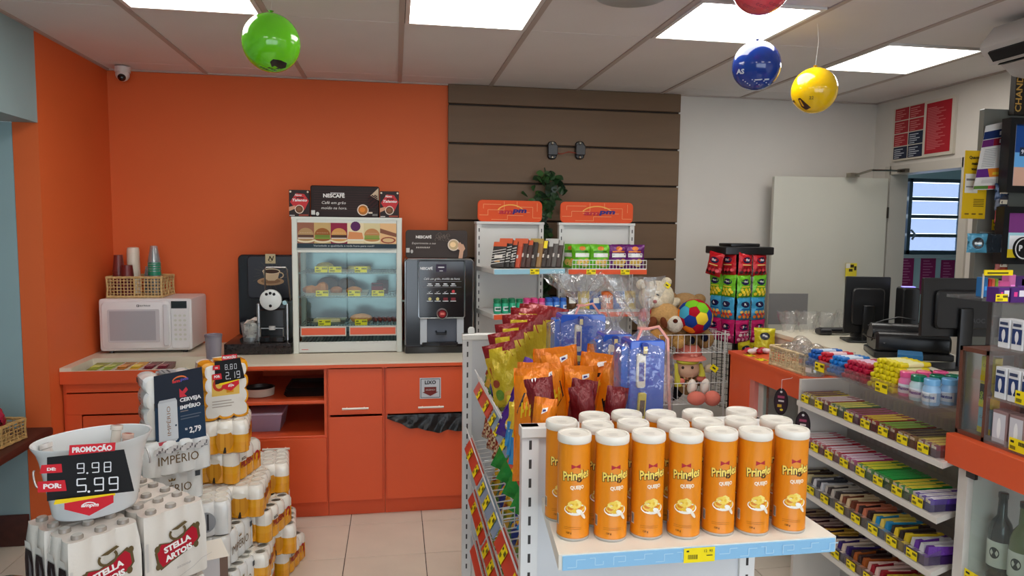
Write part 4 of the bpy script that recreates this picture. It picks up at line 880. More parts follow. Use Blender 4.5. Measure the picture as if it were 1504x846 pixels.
for side in (-1, 1):
    for li, (z, xo, rz_) in enumerate(LV2):
        off = GSX-xo
        for si, (y0, y1, sc) in enumerate(SEC):
            if side > 0 and li > 0: continue
            m = MB(); X0 = GSX+side*.014; X1 = GSX+side*off
            for i in range(9): y = y0+(y1-y0)*i/8; m.cyl((X0, y, z+.03), (X1, y, z), .0025, n=5, c=GW, caps=False)
            for i in range(5): x = X0+(X1-X0)*i/4; m.cyl((x, y0, z+.03-.03*i/4), (x, y1, z+.03-.03*i/4), .003, n=5, c=GW, caps=False)
            wire_fence(m, (X1, y0, z), (X1, y1, z), .075, 20, .0018, GW, 2, (side*.35, 0, .94)); wire_fence(m, (X0, y0, z+.03), (X1, y0, z), .07, 7, .0018, GW, 2)
            wb_ = m.part('wire_basket', SATIN, t)
            m = MB(); N = Vector((side*.5, 0, -.87)); a_ = Vector((X1+side*.006, 0, z+.018)); b_ = a_+N*.055
            c2 = sc if li != 2 else (206, 66, 44)
            m.mesh([(a_.x, y0, a_.z), (a_.x, y1, a_.z), (b_.x, y1, b_.z), (b_.x, y0, b_.z), (a_.x-side*.006, y0, a_.z+.004), (a_.x-side*.006, y1, a_.z+.004), (b_.x-side*.006, y1, b_.z), (b_.x-side*.006, y0, b_.z)], [(0, 1, 2, 3), (7, 6, 5, 4), (0, 4, 5, 1), (3, 2, 6, 7), (0, 3, 7, 4), (1, 5, 6, 2)], c2)
            m.box(a_.x-side*.012-.004, a_.x-side*.002+.004, y0-.004, y1+.004, a_.z, a_.z+.016, GW); rl = m.part('price_rail', SATIN, wb_)
            if side < 0 and li < 3:
                for k, f in enumerate((.22, .68) if si != 1 else (.2, .55, .85)):
                    yc = y0+(y1-y0)*f; q = MB(); o_ = a_+N*.052; o_.y = yc+.0
                    q.art(tag_art(.062, .045), plane((b_.x+side*.002, yc, b_.z+.004), (0, -1, 0), -N), .0001)
                    tag(q.part('price_tag', PAPER), 'yellow price tag on the %s gondola rail, %s basket, %s from the front' % (['top', 'middle', 'low'][li], ['near', 'middle', 'far'][si], ORD[k]), 'price tag', 'price tags on the gondola rails')
# end shelf
SZ = 1.016; ex0, ex1 = .34, .985; ey0 = 1.395
m = MB(); c = (226, 222, 214); m.mesh([(ex0+.03, GY0-.008, SZ), (ex1-.01, GY0-.008, SZ), (ex1, ey0, SZ), (ex0, ey0, SZ), (ex0+.03, GY0-.008, SZ-.03), (ex1-.01, GY0-.008, SZ-.03), (ex1, ey0, SZ-.034), (ex0, ey0, SZ-.034)], [(3, 2, 1, 0), (4, 5, 6, 7), (0, 1, 5, 4), (1, 2, 6, 5), (2, 3, 7, 6), (3, 0, 4, 7)], c)
es = m.part('end_shelf', mat('cream_shelf_paint', (228, 222, 210), .35), t)
m = MB(); m.box(ex0+.008, ex1-.004, ey0-.004, ey0, SZ-.034, SZ-.003, (140, 190, 226)); a = Art(); wl = (176, 212, 236)
for i in range(13):
    x = .01+i*.049; k = i % 4
    P_ = [[(0, .006), (.02, .006), (.02, .022), (.04, .022)], [(0, .024), (.012, .024), (.012, .008), (.03, .008), (.03, .016)], [(.004, .005), (.004, .024), (.03, .024), (.03, .012), (.014, .012)], [(0, .014), (.024, .014), (.024, .025), (.042, .025)]][k]
    a.line([(x+u, v) for u, v in P_], .002, wl)
m.art(a, plane((ex0+.008, ey0-.0045, SZ-.034), *FRONT), .00005); m.part('blue_strip', PAPER, es)
p0, p1 = on(1003, 806, Y=ey0).x, on(1056, 806, Y=ey0).x; m = MB(); a = Art().rect(0, 0, .072, .033, YEL); k = (60, 60, 30)
a.rect(.006, .024, .012, .028, k); [a.rect(.010+i*.0025, .008, .0112+i*.0025, .018, k) for i in range(9)]; a.text('12', .05, .022, .006, k).text('90', .062, .022, .006, k).rect(.052, .014, .066, .016, k)
m.art(a, plane((p0, ey0-.006, SZ-.035), *FRONT), .0001); tag(m.part('price_tag', PAPER), 'yellow price tag on the blue shelf edge below the orange cans', 'price tag')
# cans of crisps (lettering only, the moustached face is left out)
CAN_O = (226, 136, 20)
def can():
    r, h = .0370, .236; t = thing('crisps_can', 'x', 'crisps can', group='orange QUEIJO crisps cans')
    m = MB(); m.lathe([(r*.97, 0), (r, .003), (r, .006), (r*.985, .008), (r*.985, h-.018)], 32, cols=[(180, 176, 170), (180, 176, 170), (200, 120, 30), CAN_O], cap1=False); m.part('tube', mat('can_print', None, .3, spec=.5), t)
    m = MB(); m.lathe([(r*1.0, h-.018), (r*1.03, h-.016), (r*1.03, h-.004), (r*.98, h), (r*.88, h), (r*.86, h-.003), (0, h-.003)], 32, (232, 226, 216), cap0=False, cap1=False); m.art(Art().ell(0, 0, .014, .006, (214, 208, 198), 14).rect(-.01, -.012, .01, -.008, (206, 202, 194)), plane((0, 0, h-.0028), (1, 0, 0), (0, 1, 0)), .0001); m.part('lid', SATIN, t)
    a = Art(); y = (250, 222, 110); k = (66, 40, 14)
    a.text('Pringles', .0036, .1385, .0215, k, w=.068, bold=.10, shear=.1, rot=8).text('Pringles', .003, .1395, .0205, y, w=.064, bold=.03, shear=.1, rot=8)
    a.poly([(-.009, .174), (.001, .170), (.011, .175), (.011, .165), (.001, .168), (-.009, .163)], (176, 30, 40))
    a.text('QUEIJO', .005, .116, .0085, (250, 232, 208), w=.031, bold=.05, rot=4)
    a.ell(.002, .072, .026, .013, (244, 238, 226), 22).ell(.002, .076, .022, .011, (236, 190, 60), 22).ell(.0, .084, .016, .009, (246, 212, 90), 18).poly([(-.016, .086), (.004, .096), (.014, .090), (.010, .080), (-.01, .078)], (250, 226, 130)).ell(.01, .068, .008, .005, (250, 246, 236), 12, rot=-30).ell(.019, .058, .010, .0035, (240, 230, 212), 12, rot=-55)
    a.text('120 g', -.012, .018, .004, k, bold=.02).rect(-.024, .028, .016, .0286, (150, 90, 20), 4).rect(-.024, .032, .016, .0326, (150, 90, 20), 4)
    bc_ = Art().rect(-.052, .03, -.042, .055, (226, 220, 210), 2)
    for i in range(5): bc_.rect(-.051+i*.0018, .032, -.0502+i*.0018, .053, (40, 40, 40))
    m = MB(); m.art(bc_, wrap(0, 0, 0, r*.985, -90), .00012); m.part('barcode', PAPER, t)
    m = MB(); m.art(a, wrap(0, 0, 0, r*.985, -90), .00012); m.part('print', mat('can_print', None, .3), t)
    return t
LIDS = [('front', [(844, 635), (899.5, 636), (953, 634), (1008, 634), (1059, 631), (1110, 631), (1164, 629)]), ('middle', [(825, 617), (878, 622), (930, 619), (989, 619), (1040, 617), (1088, 615), (1140, 615)]), ('back', [(873, 609), (920.5, 606), (970.6, 606), (1025, 605), (1089, 602)])]
c0 = None; placed = []
for row, L_ in LIDS:
    for i, (u, v) in enumerate(L_):
        p = on(u, v, Z=SZ+.236); p.y = min(max(p.y, ey0+.045), GY0-.05)
        for q in placed:
            d_ = Vector((p.x-q.x, p.y-q.y))
            if d_.length < .0762: d_ = d_.normalized()*.0765; p.x, p.y = q.x+d_.x, q.y+d_.y
        placed.append(p.copy()); lab = 'orange QUEIJO crisps can, %s from the left in the %s row' % (ORD[i], row)
        loc = (p.x, p.y, SZ+.0005); rz = -math.atan2(p.x, p.y)+[.1, .25, .3, .05, .3, .35, .3][i]
        if c0 is None: c0 = can(); c0['label'] = lab; c0.location = loc; c0.rotation_euler = (0, 0, rz)
        else: dup(c0, lab, loc, rz)
# ---- bags on the gondola ----
def chips(base, w=.20, h=.30, d=.075, seed=0, style=0):
    a = Art()
    if style == 0:    # yellow with red top
        b_ = lambda u, v: (140, 26, 30) if v > .93-.10*abs(u-.4) or (v > .80 and u < .22) else (214, 186, 40) if v > .06 else (120, 130, 40)
        a.poly([(-w*.42, h*.66), (-w*.1, h*.78), (w*.35, h*.88), (w*.42, h*.78), (0, h*.60), (-w*.37, h*.50)], (176, 30, 36)).strokes(-w*.3, h*.60, w*.62, h*.085, 6, .36, (236, 206, 60)).ell(-w*.2, h*.25, w*.16, h*.08, (110, 150, 50), 14).ell(w*.12, h*.2, w*.2, h*.1, (226, 170, 60), 14).ell(-w*.25, h*.42, w*.12, h*.06, (150, 60, 30), 12)
    elif style == 1:  # orange
        b_ = lambda u, v: (238, 134, 16) if v < .94 else (226, 120, 20)
        k = (30, 20, 20); a.poly([(-w*.42, h*.62), (-w*.2, h*.80), (w*.36, h*.82), (w*.42, h*.66), (w*.1, h*.56), (-w*.3, h*.50)], k).strokes(-w*.3, h*.58, w*.62, h*.14, 5, .14, (240, 206, 40)).ell(0, h*.28, w*.28, h*.13, (250, 226, 160), 18).ell(.0, h*.28, w*.22, h*.10, (240, 150, 30), 18).rect(-w*.2, h*.40, w*.16, h*.46, (240, 240, 236), 3).poly([(-w*.1, h*.86), (w*.12, h*.89), (w*.14, h*.93), (-w*.08, h*.91)], (236, 232, 226)).poly([(-w*.06, h*.88), (w*.1, h*.895), (w*.1, h*.91), (-w*.05, h*.90)], (60, 50, 120))
    elif style == 2:  # purple
        b_ = lambda u, v: (74, 34, 140) if v < .9 else (110, 70, 180)
        a.strokes(-w*.34, h*.46, w*.68, h*.14, 4, .2, (240, 206, 60)).ell(0, h*.24, w*.3, h*.12, (236, 190, 70), 16).rect(-w*.3, h*.72, w*.2, h*.80, (226, 226, 232), 4)
    elif style == 3:  # dark red plain
        b_ = lambda u, v: (112, 22, 28)
    elif style == 4:  # green/blue with yellow drop
        b_ = lambda u, v: (40, 150, 56) if (u+v*.5) % .9 < .5 else (34, 60, 150)
        a.ell(-w*.1, h*.5, w*.14, h*.24, (40, 60, 150), 18, rot=-25).ell(-w*.1, h*.5, w*.10, h*.19, (240, 180, 30), 18, rot=-25).ell(w*.22, h*.7, w*.09, h*.06, (36, 70, 160), 14).text('R', w*.22, h*.68, h*.05, (230, 230, 240)).rect(-w*.45, h*.82, w*.45, h*.88, (196, 40, 40), 5)
    elif style == 5:  # blue with yellow drop
        b_ = lambda u, v: (40, 120, 200) if v > .35 else (44, 150, 214)
        a.ell(-w*.1, h*.5, w*.15, h*.25, (34, 50, 140), 18, rot=-25).ell(-w*.1, h*.5, w*.10, h*.2, (242, 190, 40), 18, rot=-25).rect(-w*.45, h*.82, w*.45, h*.88, (196, 40, 40), 5).ell(w*.25, h*.66, w*.1, h*.07, (30, 60, 150), 12)
    elif style == 6:  # blue yellow
        b_ = lambda u, v: (60, 150, 210) if v < .55 else (226, 200, 60)
        a.ell(0, h*.45, w*.3, h*.14, (240, 210, 80), 16).rect(-w*.3, h*.68, w*.3, h*.78, (40, 100, 190), 5)
    elif style == 7:  # nuts in clear pack
        b_ = lambda u, v: [(150, 40, 36), (206, 180, 140), (120, 60, 40), (226, 206, 170)][int(u*9+v*14+3*noise.noise(Vector((u*9, v*9, seed)))*2) % 4]
    return bag('b', w, h, d, b_, seed, a).data('crisps_bag', FOIL)
CH = {s: [chips(None, seed=s*3+k, style=s) for k in range(2)] for s in (0, 1, 2, 3, 4, 5)}
CH[6] = [chips(None, .13, .17, .06, 31, 6)]; CH[7] = [chips(None, .11, .14, .05, 41, 7)]
PI = math.pi
def put(lab, style, x, y, z, rz, tilt=-.12, sc=1, k=0, roll=0, sx=1, g='crisps bags on the gondola', nm='crisps_bag', cat='crisps bag'):
    o = inst(nm, CH[style][k % len(CH[style])], None, (x, y, z), (0, 0, 0), (sc*sx, sc*.9, sc))
    o.rotation_euler = (Matrix.Rotation(rz, 3, 'Z') @ Matrix.Rotation(tilt, 3, 'X') @ Matrix.Rotation(roll, 3, 'Y')).to_euler(); tag(o, lab, cat, g); return o
L1 = 1.0
# far section: fan of yellow bags, from the aisle to the spine
for i in range(7):
    put('yellow and red onion ring bag, %s from the back of the fan' % ORD[i], 0, .63-.03*i, 3.10-.075*i, L1, -.30-.03*i, -.05, [1.2, 1.22, 1.2, 1.14, 1.06, .98, .88][i], i, roll=.16-.07*i, sx=.78)
put('plain mustard bag behind the fan of yellow bags', 0, .60, 2.95, L1+.01, -.1, -.05, .95, 1, roll=.25)
for i in range(3): put('green and yellow snack bag low in the far basket, %s from the back' % ORD[i], 4 if i % 2 else 0, .41, 3.0-.14*i, L1-.01, -1.2, -.2, .62, i)
def ux(u, Y): return on(u, 560, Y=Y).x
put('purple crisps bag leaning in the middle basket', 2, ux(748, 2.30), 2.30, L1-.01, -.35, -.12, .80, 0, roll=.34, sx=.62)
put('second purple crisps bag behind the first', 2, ux(752, 2.42), 2.42, L1-.01, -.35, -.10, .86, 1, roll=.36, sx=.62)
for i in range(4): put('blue and yellow sweet packet in the middle basket, %s from the front' % ORD[i], 6, ux(772-4*i, 2.02+.09*i), 2.02+.09*i, L1-.01, -.6, -.25, .85, 0)
put('tall orange crisps bag at the near left corner of the gondola', 1, ux(780, 1.87), 1.87, L1, -.2, -.06, 1.06, 0, sx=.46)
put('orange crisps bag close behind the tall corner bag', 1, ux(783, 2.02), 2.02, L1+.01, -.25, -.06, .98, 1, sx=.5)
put('narrow orange bag with yellow stripe beside the dark red bags', 1, ux(788, 1.80), 1.80, L1-.01, -.3, -.05, .88, 1, roll=.1, sx=.36)
ob = [(806, 2.16, 0, 1.06, .05), (838, 2.14, .1, 1.10, -.1), (866, 2.12, -.1, 1.04, .12), (888, 2.02, -.15, .98, .2), (822, 2.02, .1, 1.0, -.15), (852, 2.03, .1, .96, .05), (880, 2.24, .2, 1.06, .1)]
for i, (u, y, rz, sc, ro) in enumerate(ob): put('orange crisps bag in the heap behind the cans, %s of seven' % ORD[i], 1, ux(u, y), y, L1, rz, -.10, sc, i, roll=ro, sx=.58)
for i, (u, ro, sc) in enumerate(((812, -.14, 1.0), (842, .14, .96), (870, -.12, .92), (893, .16, .88))): put('plain dark red bag %s' % ['nearest the tall orange bag', 'second behind the crisps cans', 'third behind the crisps cans', 'rightmost behind the crisps cans'][i], 3, ux(u, 1.85), 1.84+.02*(i % 2), L1, .1*(i-1), -.04, sc, i, roll=ro, sx=.40)
# middle level
for i in range(6): put('%s bag leaning in the middle level, %s from the back' % (['green and blue crisps', 'bright blue crisps'][i > 3], ORD[i]), 4 if i < 4 else 5, .445, 2.66-.15*i, .735, -.5, -.30, .86, i, roll=.3, sx=1.05)
for i in range(6): put('nut packet in the far middle basket, %s from the back' % ORD[i], 7, .42+.045*(i % 2), 3.13-.085*i, .735, -1.1, -.25, 1, 0, nm='nut_packet', cat='nut packet', g='nut packets')
for i in range(8): put('%s bag in the low baskets, %s from the back' % (['yellow red', 'green blue'][i % 2], ORD[i]), 0 if i % 2 == 0 else 4, .45, 3.05-.165*i, .48, -.95, -.22, .7, i, roll=.2)
for i in range(5): put('%s bag in the bottom basket, %s from the back' % (['yellow red', 'green blue'][i % 2], ORD[i]), 0 if i % 2 == 0 else 4, .46, 3.05-.26*i, .235, -.95, -.2, .7, i)
# ---------------- cellophane gift packages ----------------
def gift(label, u, Y, vtop, w, flare_v, fw, seed, ribbon=True, d=.09, lean=0):
    z0 = L1+.012; x = on(u, 500, Y=Y).x; z1 = on(u, vtop, Y=Y).z; zf = on(u, flare_v, Y=Y).z; h = z1-z0; H = zf-z0
    t = thing('gift_package', label, 'gift package', (x, Y, z0), group='cellophane gift packages')
    m = MB(); m.rbox(-w/2, w/2, -d/2, d/2, 0, h-.01, .006, (36, 84, 190), seg=1, axis='y'); m.rbox(-w/2-.02, -w/2+.03, -d/2+.02, d/2, 0, h-.03, .004, (54, 110, 210), seg=1, axis='y'); m.part('blue_box', GLOSS, t)
    bars = [((224, 214, 196), (60, 60, 150)), ((214, 190, 60), (90, 60, 30)), ((226, 214, 180), (150, 110, 60)), ((196, 40, 50), (236, 232, 230)), ((40, 60, 150), (226, 210, 150))]
    for i, (bx, bz, bw, bh, ro) in enumerate(((-.022, .62, .026, .26, .0), (-.02, .36, .024, .22, .05), (-.034, .08, .022, .18, .3), (.034, .06, .028, .2, -.05), (-.012, .86, .02, .1, 0))):
        q = MB(); c1, c2 = bars[i]; q.M = Matrix.Translation((bx, -d/2-.006, bz*h)) @ Matrix.Rotation(ro, 4, 'Y'); q.rbox(-bw/2, bw/2, -.006, .005, 0, bh*h, .004, c1, seg=1, axis='y'); q.art(Art().rect(-bw*.3, bh*h*.2, bw*.3, bh*h*.75, c2), plane((0, -.0065, 0), *FRONT)); q.part('chocolate_bar', WRAP, t)
    m = MB(); sd = Vector((seed*2.3, 0, seed))
    zs = [0, .1, .3, .5, .7, .85, .95, 1.0, 1.04, 1.15, 1.35, 1.6, 1.8, 2.0]; k = h*1.03
    def prof(v):
        z = v*k if v <= 1.04 else k*1.04+(H-k*1.04)*((v-1.04)/.96)
        if v <= .85: rx, ry = w*.62+.02, d*.62+.016
        elif v <= 1.0: f = (v-.85)/.15; rx, ry = (w*.62+.02)*(1-f)+.016*f, (d*.62+.016)*(1-f)+.016*f
        elif v <= 1.04: rx = ry = .014
        else: f = ((v-1.04)/.96)**.8; rx, ry = .014+fw/2*f, .014+fw*.36*f
        return z, rx, ry
    n = 40; P = []
    for v in zs:
        z, rx, ry = prof(v); am = .10 if v < .9 else .5 if v > 1.04 else .15
        for i in range(n):
            a = 2*math.pi*i/n; rr = 1+am*(noise.noise(Vector((math.cos(a)*3, math.sin(a)*3, v*2))+sd)+.5*math.sin(a*9+v*3)*(v > .9))
            e = 4 if v < .85 else 2; ca, sa = math.cos(a), math.sin(a); q_ = (abs(ca)**e+abs(sa)**e)**(-1/e)
            P.append((rx*rr*ca*q_+lean*max(0, v-1.04)/.96, ry*rr*sa*q_, z+(.03*noise.noise(Vector((a*2, v, seed))) if v > 1.7 else 0)))
    F_ = [(r*n+i, r*n+(i+1) % n, (r+1)*n+(i+1) % n, (r+1)*n+i) for r in range(len(zs)-1) for i in range(n)]
    m.mesh(P, F_); m.part('cellophane', FILM, t)
    if ribbon:
        m = MB(); m.tube([(.014*math.cos(a*.5), .014*math.sin(a*.5), k*1.02) for a in range(13)], .004, 6, (226, 150, 140))
        m.tube([(.012, -.01, k*1.02), (.04, -.02, k*1.04), (.065, -.03, k*.95), (.07, -.035, k*.6), (.078, -.04, k*.3), (.074, -.035, .02)], .005, 6, (230, 160, 148)); m.tube([(-.01, -.016, k*1.02), (-.03, -.03, k*.93), (-.022, -.035, k*.80), (-.04, -.04, k*.7)], .004, 6, (230, 150, 140)); m.part('ribbon', SATIN, t)
gift('gift package with blue box and pink ribbon, in front behind the cans', 944, 1.96, 492, .105, 408, .12, 1, lean=-.05)
gift('gift package with blue box, partly hidden behind the front one', 902, 2.26, 484, .10, 436, .08, 4, ribbon=False)
gift('wide gift package with tall blue boxes at the back left', 852, 2.55, 456, .17, 404, .22, 7)
# ---------------- wire stand with plush toys ----------------
PY = 4.12; px0, px1 = on(957, 500, Y=PY).x, on(1054, 500, Y=PY).x; pxc = (px0+px1)/2
zU, zLw = on(1000, 517, Y=PY-.1).z, on(1000, 592, Y=PY-.1).z
t = thing('wire_stand', 'white wire stand with two baskets of plush toys by the wall', 'wire stand'); wc = (216, 216, 214)
for z, nm in ((zU, 'upper_basket'), (zLw, 'lower_basket'), (.25, 'bottom_basket')):
    m = MB(); y0, y1 = PY-.13, PY+.22; h = .11 if nm != 'lower_basket' else .13; o = .02 if nm != 'upper_basket' else 0
    for a, b, n in (((px0, y0), (px1+o, y0), 11), ((px1+o, y0), (px1+o, y1), 9), ((px0, y1), (px1+o, y1), 11), ((px0, y0), (px0, y1), 9)): wire_fence(m, (*a, z), (*b, z), h, n, .0018, wc, 1)
    for i in range(12): x = px0+(px1+o-px0)*i/11; m.cyl((x, y0, z), (x, y1, z), .0018, n=5, c=wc, caps=False)
    m.part(nm, SATIN, t)
for x in (px0, px1):
    for y in (PY-.12, PY+.21): m = MB(); m.cyl((x, y, 0), (x, y+.02, zU+.13), .005, n=6, c=wc); m.part('post', SATIN, t)
def ell(m, o, u, v, r, c, dy=0, Y=PY, ry=None, rot=0):
    """ellipsoid placed by photo pixel; r in px (rx,rz)"""
    p = on(u, v, Y=Y+dy); k = (Y+dy)/FPX*1.02; r = r if hasattr(r, '__len__') else (r, r); M_ = Matrix.Rotation(rot, 3, 'Y')
    m.ball(p-Vector(o), (r[0]*k, (ry or min(r))*k, r[1]*k), c, 18, 12, M=M_)
def plush(name, label, base, parts, cat='plush toy', Y=PY, group='plush toys on the wire stand'):
    o = on(*base, Y=Y); t = thing(name, label, cat, o, group=group)
    for pn, mt, els in parts:
        m = MB()
        for e in els: ell(m, o, *e[:4], **(e[4] if len(e) > 4 else {}), Y=Y)
        m.part(pn, mt, t)
    return t
CRM, TAN, BRN, GLD = (226, 212, 184), (200, 156, 100), (116, 62, 38), (196, 140, 76); BK = (20, 18, 20)
plush('plush_bear', 'cream plush bear with red scarf at the upper left of the stand', (965, 512), [('head', PLUSH, [(964, 436, (27, 25), CRM)]), ('ear', PLUSH, [(942, 418, 8, CRM)]), ('ear', PLUSH, [(979, 414, (8, 7), CRM)]), ('muzzle', PLUSH, [(962, 444, (12, 9), (236, 226, 204), dict(dy=-.085))]),
    ('nose', PLUSH, [(962, 443, (3.2, 2.8), (170, 30, 36), dict(dy=-.125))]), ('eye', MATTE, [(954, 437, (3, 1.3), BK, dict(dy=-.10, rot=-.3))]), ('eye', MATTE, [(966, 433, (3, 1.3), BK, dict(dy=-.10, rot=.4))]), ('scarf', FABRIC, [(962, 458, (24, 8), (170, 26, 36), dict(dy=-.02, ry=20)), (946, 465, (9, 8), (176, 28, 38), dict(dy=-.07))]), ('body', PLUSH, [(962, 490, (26, 28), CRM, dict(ry=22))]), ('arm', PLUSH, [(986, 447, (16, 8), CRM, dict(rot=-.5, dy=.02))]), ('arm', PLUSH, [(944, 480, (8, 16), CRM, dict(dy=-.05))])], Y=PY+.06)
m = MB(); p = on(980, 419, Y=PY-.02); U = Vector((.86, 0, -.5)); m.art(Art().rect(-.02, -.015, .02, .015, YEL).rect(-.012, -.004, .008, .004, (60, 60, 40)), plane(p, U, (.5, 0, .86))); m.box(p.x-.002, p.x+.002, p.y, p.y+.002, p.z-.002, p.z+.02, YEL); tag(m.part('price_tag', PAPER), 'yellow price tag on the ear of the cream bear', 'price tag')
plush('plush_bear', 'light brown plush bear behind the patchwork ball', (1005, 512), [('head', PLUSH, [(1006, 452, (27, 23), (176, 140, 96))]), ('ear', PLUSH, [(987, 436, (8, 7), (166, 128, 86))]), ('ear', PLUSH, [(1027, 440, (10, 9), (170, 134, 90))]), ('body', PLUSH, [(1012, 492, (30, 28), (176, 140, 96), dict(ry=20))])], Y=PY+.14)
plush('plush_dog', 'tan and brown plush dog with white muzzle lying in the upper basket', (975, 513), [('head', PLUSH, [(976, 464, (24, 20), TAN)]), ('ear', PLUSH, [(957, 475, (8, 11), BRN, dict(dy=-.06, rot=.5))]), ('ear', PLUSH, [(975, 474, (5, 9), BRN, dict(dy=-.10, rot=-.3))]), ('muzzle', PLUSH, [(991, 476, (13, 13), (232, 222, 204), dict(dy=-.07))]), ('nose', PLUSH, [(992, 471.5, (3.8, 3.4), (86, 40, 26), dict(dy=-.125))]),
    ('body', PLUSH, [(982, 494, (28, 16), TAN, dict(dy=.02))]), ('paw', PLUSH, [(968, 493, (15, 10), GLD, dict(dy=-.07, rot=.3))]), ('paw', PLUSH, [(997, 501, (10, 12), (204, 156, 90), dict(dy=-.07))])], Y=PY-.02)
plush('plush_feet', 'fluffy brown plush with two dark sole pads under the ball', (1024, 514), [('body', PLUSH, [(1026, 495, (20, 18), (150, 118, 76), dict(dy=.05))]), ('foot', PLUSH, [(1014, 500, (12, 13), (160, 126, 80), dict(dy=-.03))]), ('foot', PLUSH, [(1036, 498, (13, 14), (164, 130, 82), dict(dy=-.03))]), ('sole_pad', FABRIC, [(1017, 500, (4, 6), (24, 26, 40), dict(dy=-.075))]), ('sole_pad', FABRIC, [(1035, 496, (5.5, 6), (24, 28, 50), dict(dy=-.082))])], Y=PY)
# patchwork ball from a truncated icosahedron
bm = bmesh.new(); bmesh.ops.create_icosphere(bm, subdivisions=1, radius=1); bmesh.ops.bevel(bm, geom=bm.verts[:], offset=33.333, offset_type='PERCENT', segments=1, affect='VERTICES')
p = on(1020.5, 465, Y=PY-.09); t = thing('patchwork_ball', 'soft patchwork ball of red, blue, yellow, green and orange panels', 'ball', p, .35); t.rotation_euler = (.25, .15, .35); R = .106; BC = [(170, 20, 40), (70, 160, 190), (240, 210, 60), (120, 190, 40), (240, 130, 30), (30, 60, 140), (176, 24, 44)]
bm.faces.ensure_lookup_table()
for fi, f in enumerate(bm.faces):
    V_ = [v.co.normalized() for v in f.verts]; c_ = sum(V_, Vector()).normalized(); n = len(V_); m = MB(); pts = [c_*R*1.012]; k = 3
    for lv in (1, 2, 3):
        for i in range(n):
            for s_ in range(3): e_ = V_[i].lerp(V_[(i+1) % n], s_/3); q = c_.lerp(e_, lv/3*.985).normalized(); pts.append(q*R*(1.012-.022*(lv/3)**4))
    N3 = n*3; Fz = [(0, 1+i, 1+(i+1) % N3) for i in range(N3)]+[(1+l*N3+i, 1+(l+1)*N3+i, 1+(l+1)*N3+(i+1) % N3, 1+l*N3+(i+1) % N3) for l in range(2) for i in range(N3)]
    m.mesh(pts, Fz, BC[0] if n == 5 and fi % 2 else BC[(fi*3+fi//4) % 7]); m.part('patch', FABRIC, t)
bm.free(); m = MB(); m.ball((0, 0, 0), R*.985, (120, 20, 34), 20, 14); m.part('core', FABRIC, t)
# rag doll
PK = (214, 120, 104); SK = (206, 166, 140); HR = (196, 186, 70)
DO = plush('rag_doll', 'rag doll in a pink hat with yellow braids sitting in the lower basket', (1010, 590), [('head', FABRIC, [(1010, 541, (19, 16), SK, dict(dy=-.02))]), ('torso', FABRIC, [(1010, 565, (16, 16), (150, 120, 84), dict(dy=.03))]), ('eye', MATTE, [(1003, 540, (2.2, 2.4), (60, 44, 40), dict(dy=-.085))]), ('eye', MATTE, [(1017, 540, (2.2, 2.4), (60, 44, 40), dict(dy=-.085))]),
    ('fringe', FABRIC, [(1010, 531, (18, 5), HR, dict(dy=-.035, ry=14))]), ('leg', FABRIC, [(1016, 568, (7, 12), (226, 216, 204), dict(dy=-.07, rot=.1))]), ('leg', FABRIC, [(1035, 567, (7, 12), (226, 216, 204), dict(dy=-.07, rot=.25))]), ('shoe', FABRIC, [(1023, 585, (15, 11), PK, dict(dy=-.12))]), ('shoe', FABRIC, [(1046, 585, (13, 12), PK, dict(dy=-.10))]),
    ('arm', FABRIC, [(1040, 541, (8, 6), (220, 200, 170), dict(rot=-.5))]), ('hand', FABRIC, [(1000, 560, (6, 5), PK, dict(dy=-.06))]), ('hand', FABRIC, [(1030, 556, (8, 5), PK, dict(dy=-.05))])], cat='doll', group='plush toys on the wire stand', Y=PY-.04)
o = DO.location; k = .0041
m = MB(); q = on(1011, 524, Y=PY-.03)-o; m.lathe([(27*k, -.010), (25*k, .002), (20*k, .012), (18.5*k, .05), (13*k, .078), (0, .086)], 26, PK, (q.x, q.y, q.z), cap0=False, cap1=False); hat = m.part('hat', FABRIC, DO)
m = MB(); m.lathe([(20.3*k, .014), (20*k, .028)], 26, (190, 96, 84), (q.x, q.y, q.z), cap0=False, cap1=False); [m.ball((q.x+dx, q.y-20.2*k*math.cos(dx*8), q.z+.02), (.012, .006, .008), (226, 150, 134), 8, 6) for dx in (-.012, .012)]; m.part('hat_band', FABRIC, hat)
for s_, pts in (('l', ((993, 534), (993, 548), (995, 556), (996, 567))), ('r', ((1029, 534), (1031, 546), (1031, 552)))):
    m = MB(); m.tube([on(u, v, Y=PY-.10)-o for u, v in pts], lambda f: .011+.012*f, 8, HR); m.part('braid', FABRIC, DO)
m = MB(); a = Art()
m.grid(lambda u, v: on(992+u*38, 551+v*17, Y=PY-.085+.02*v)-o+Vector((0, .02*math.cos(u*6.28), 0)), 20, 6, lambda u, v: [(96, 74, 50), (206, 180, 130), (176, 110, 80), (80, 60, 44)][int(u*17+v*31) % 4]); m.part('dress', FABRIC, DO)
m = MB(); p = on(1049, 541, Y=PY-.10); m.art(Art().rect(-.025, -.018, .025, .018, YEL).rect(-.014, -.005, .01, .005, (60, 60, 40)), plane(p, (.8, 0, -.6), (.6, 0, .8))); m.tube([p+Vector((-.01, 0, .015)), p+Vector((-.03, .01, .03))], .0012, 4, YEL); tag(m.part('price_tag', PAPER), 'yellow price tag hanging from the doll', 'price tag')
plush('plush_mouse', 'small pale pink plush beside the doll', (975, 590), [('head', PLUSH, [(975, 543, (8, 8), (226, 190, 176))]), ('body', PLUSH, [(978, 562, (11, 14), (222, 180, 166))]), ('arm', PLUSH, [(983, 557, (7, 6), (226, 190, 176), dict(dy=-.05))]), ('foot', PLUSH, [(977, 582, (10, 8), (222, 180, 166), dict(dy=-.03))])], Y=PY-.06)
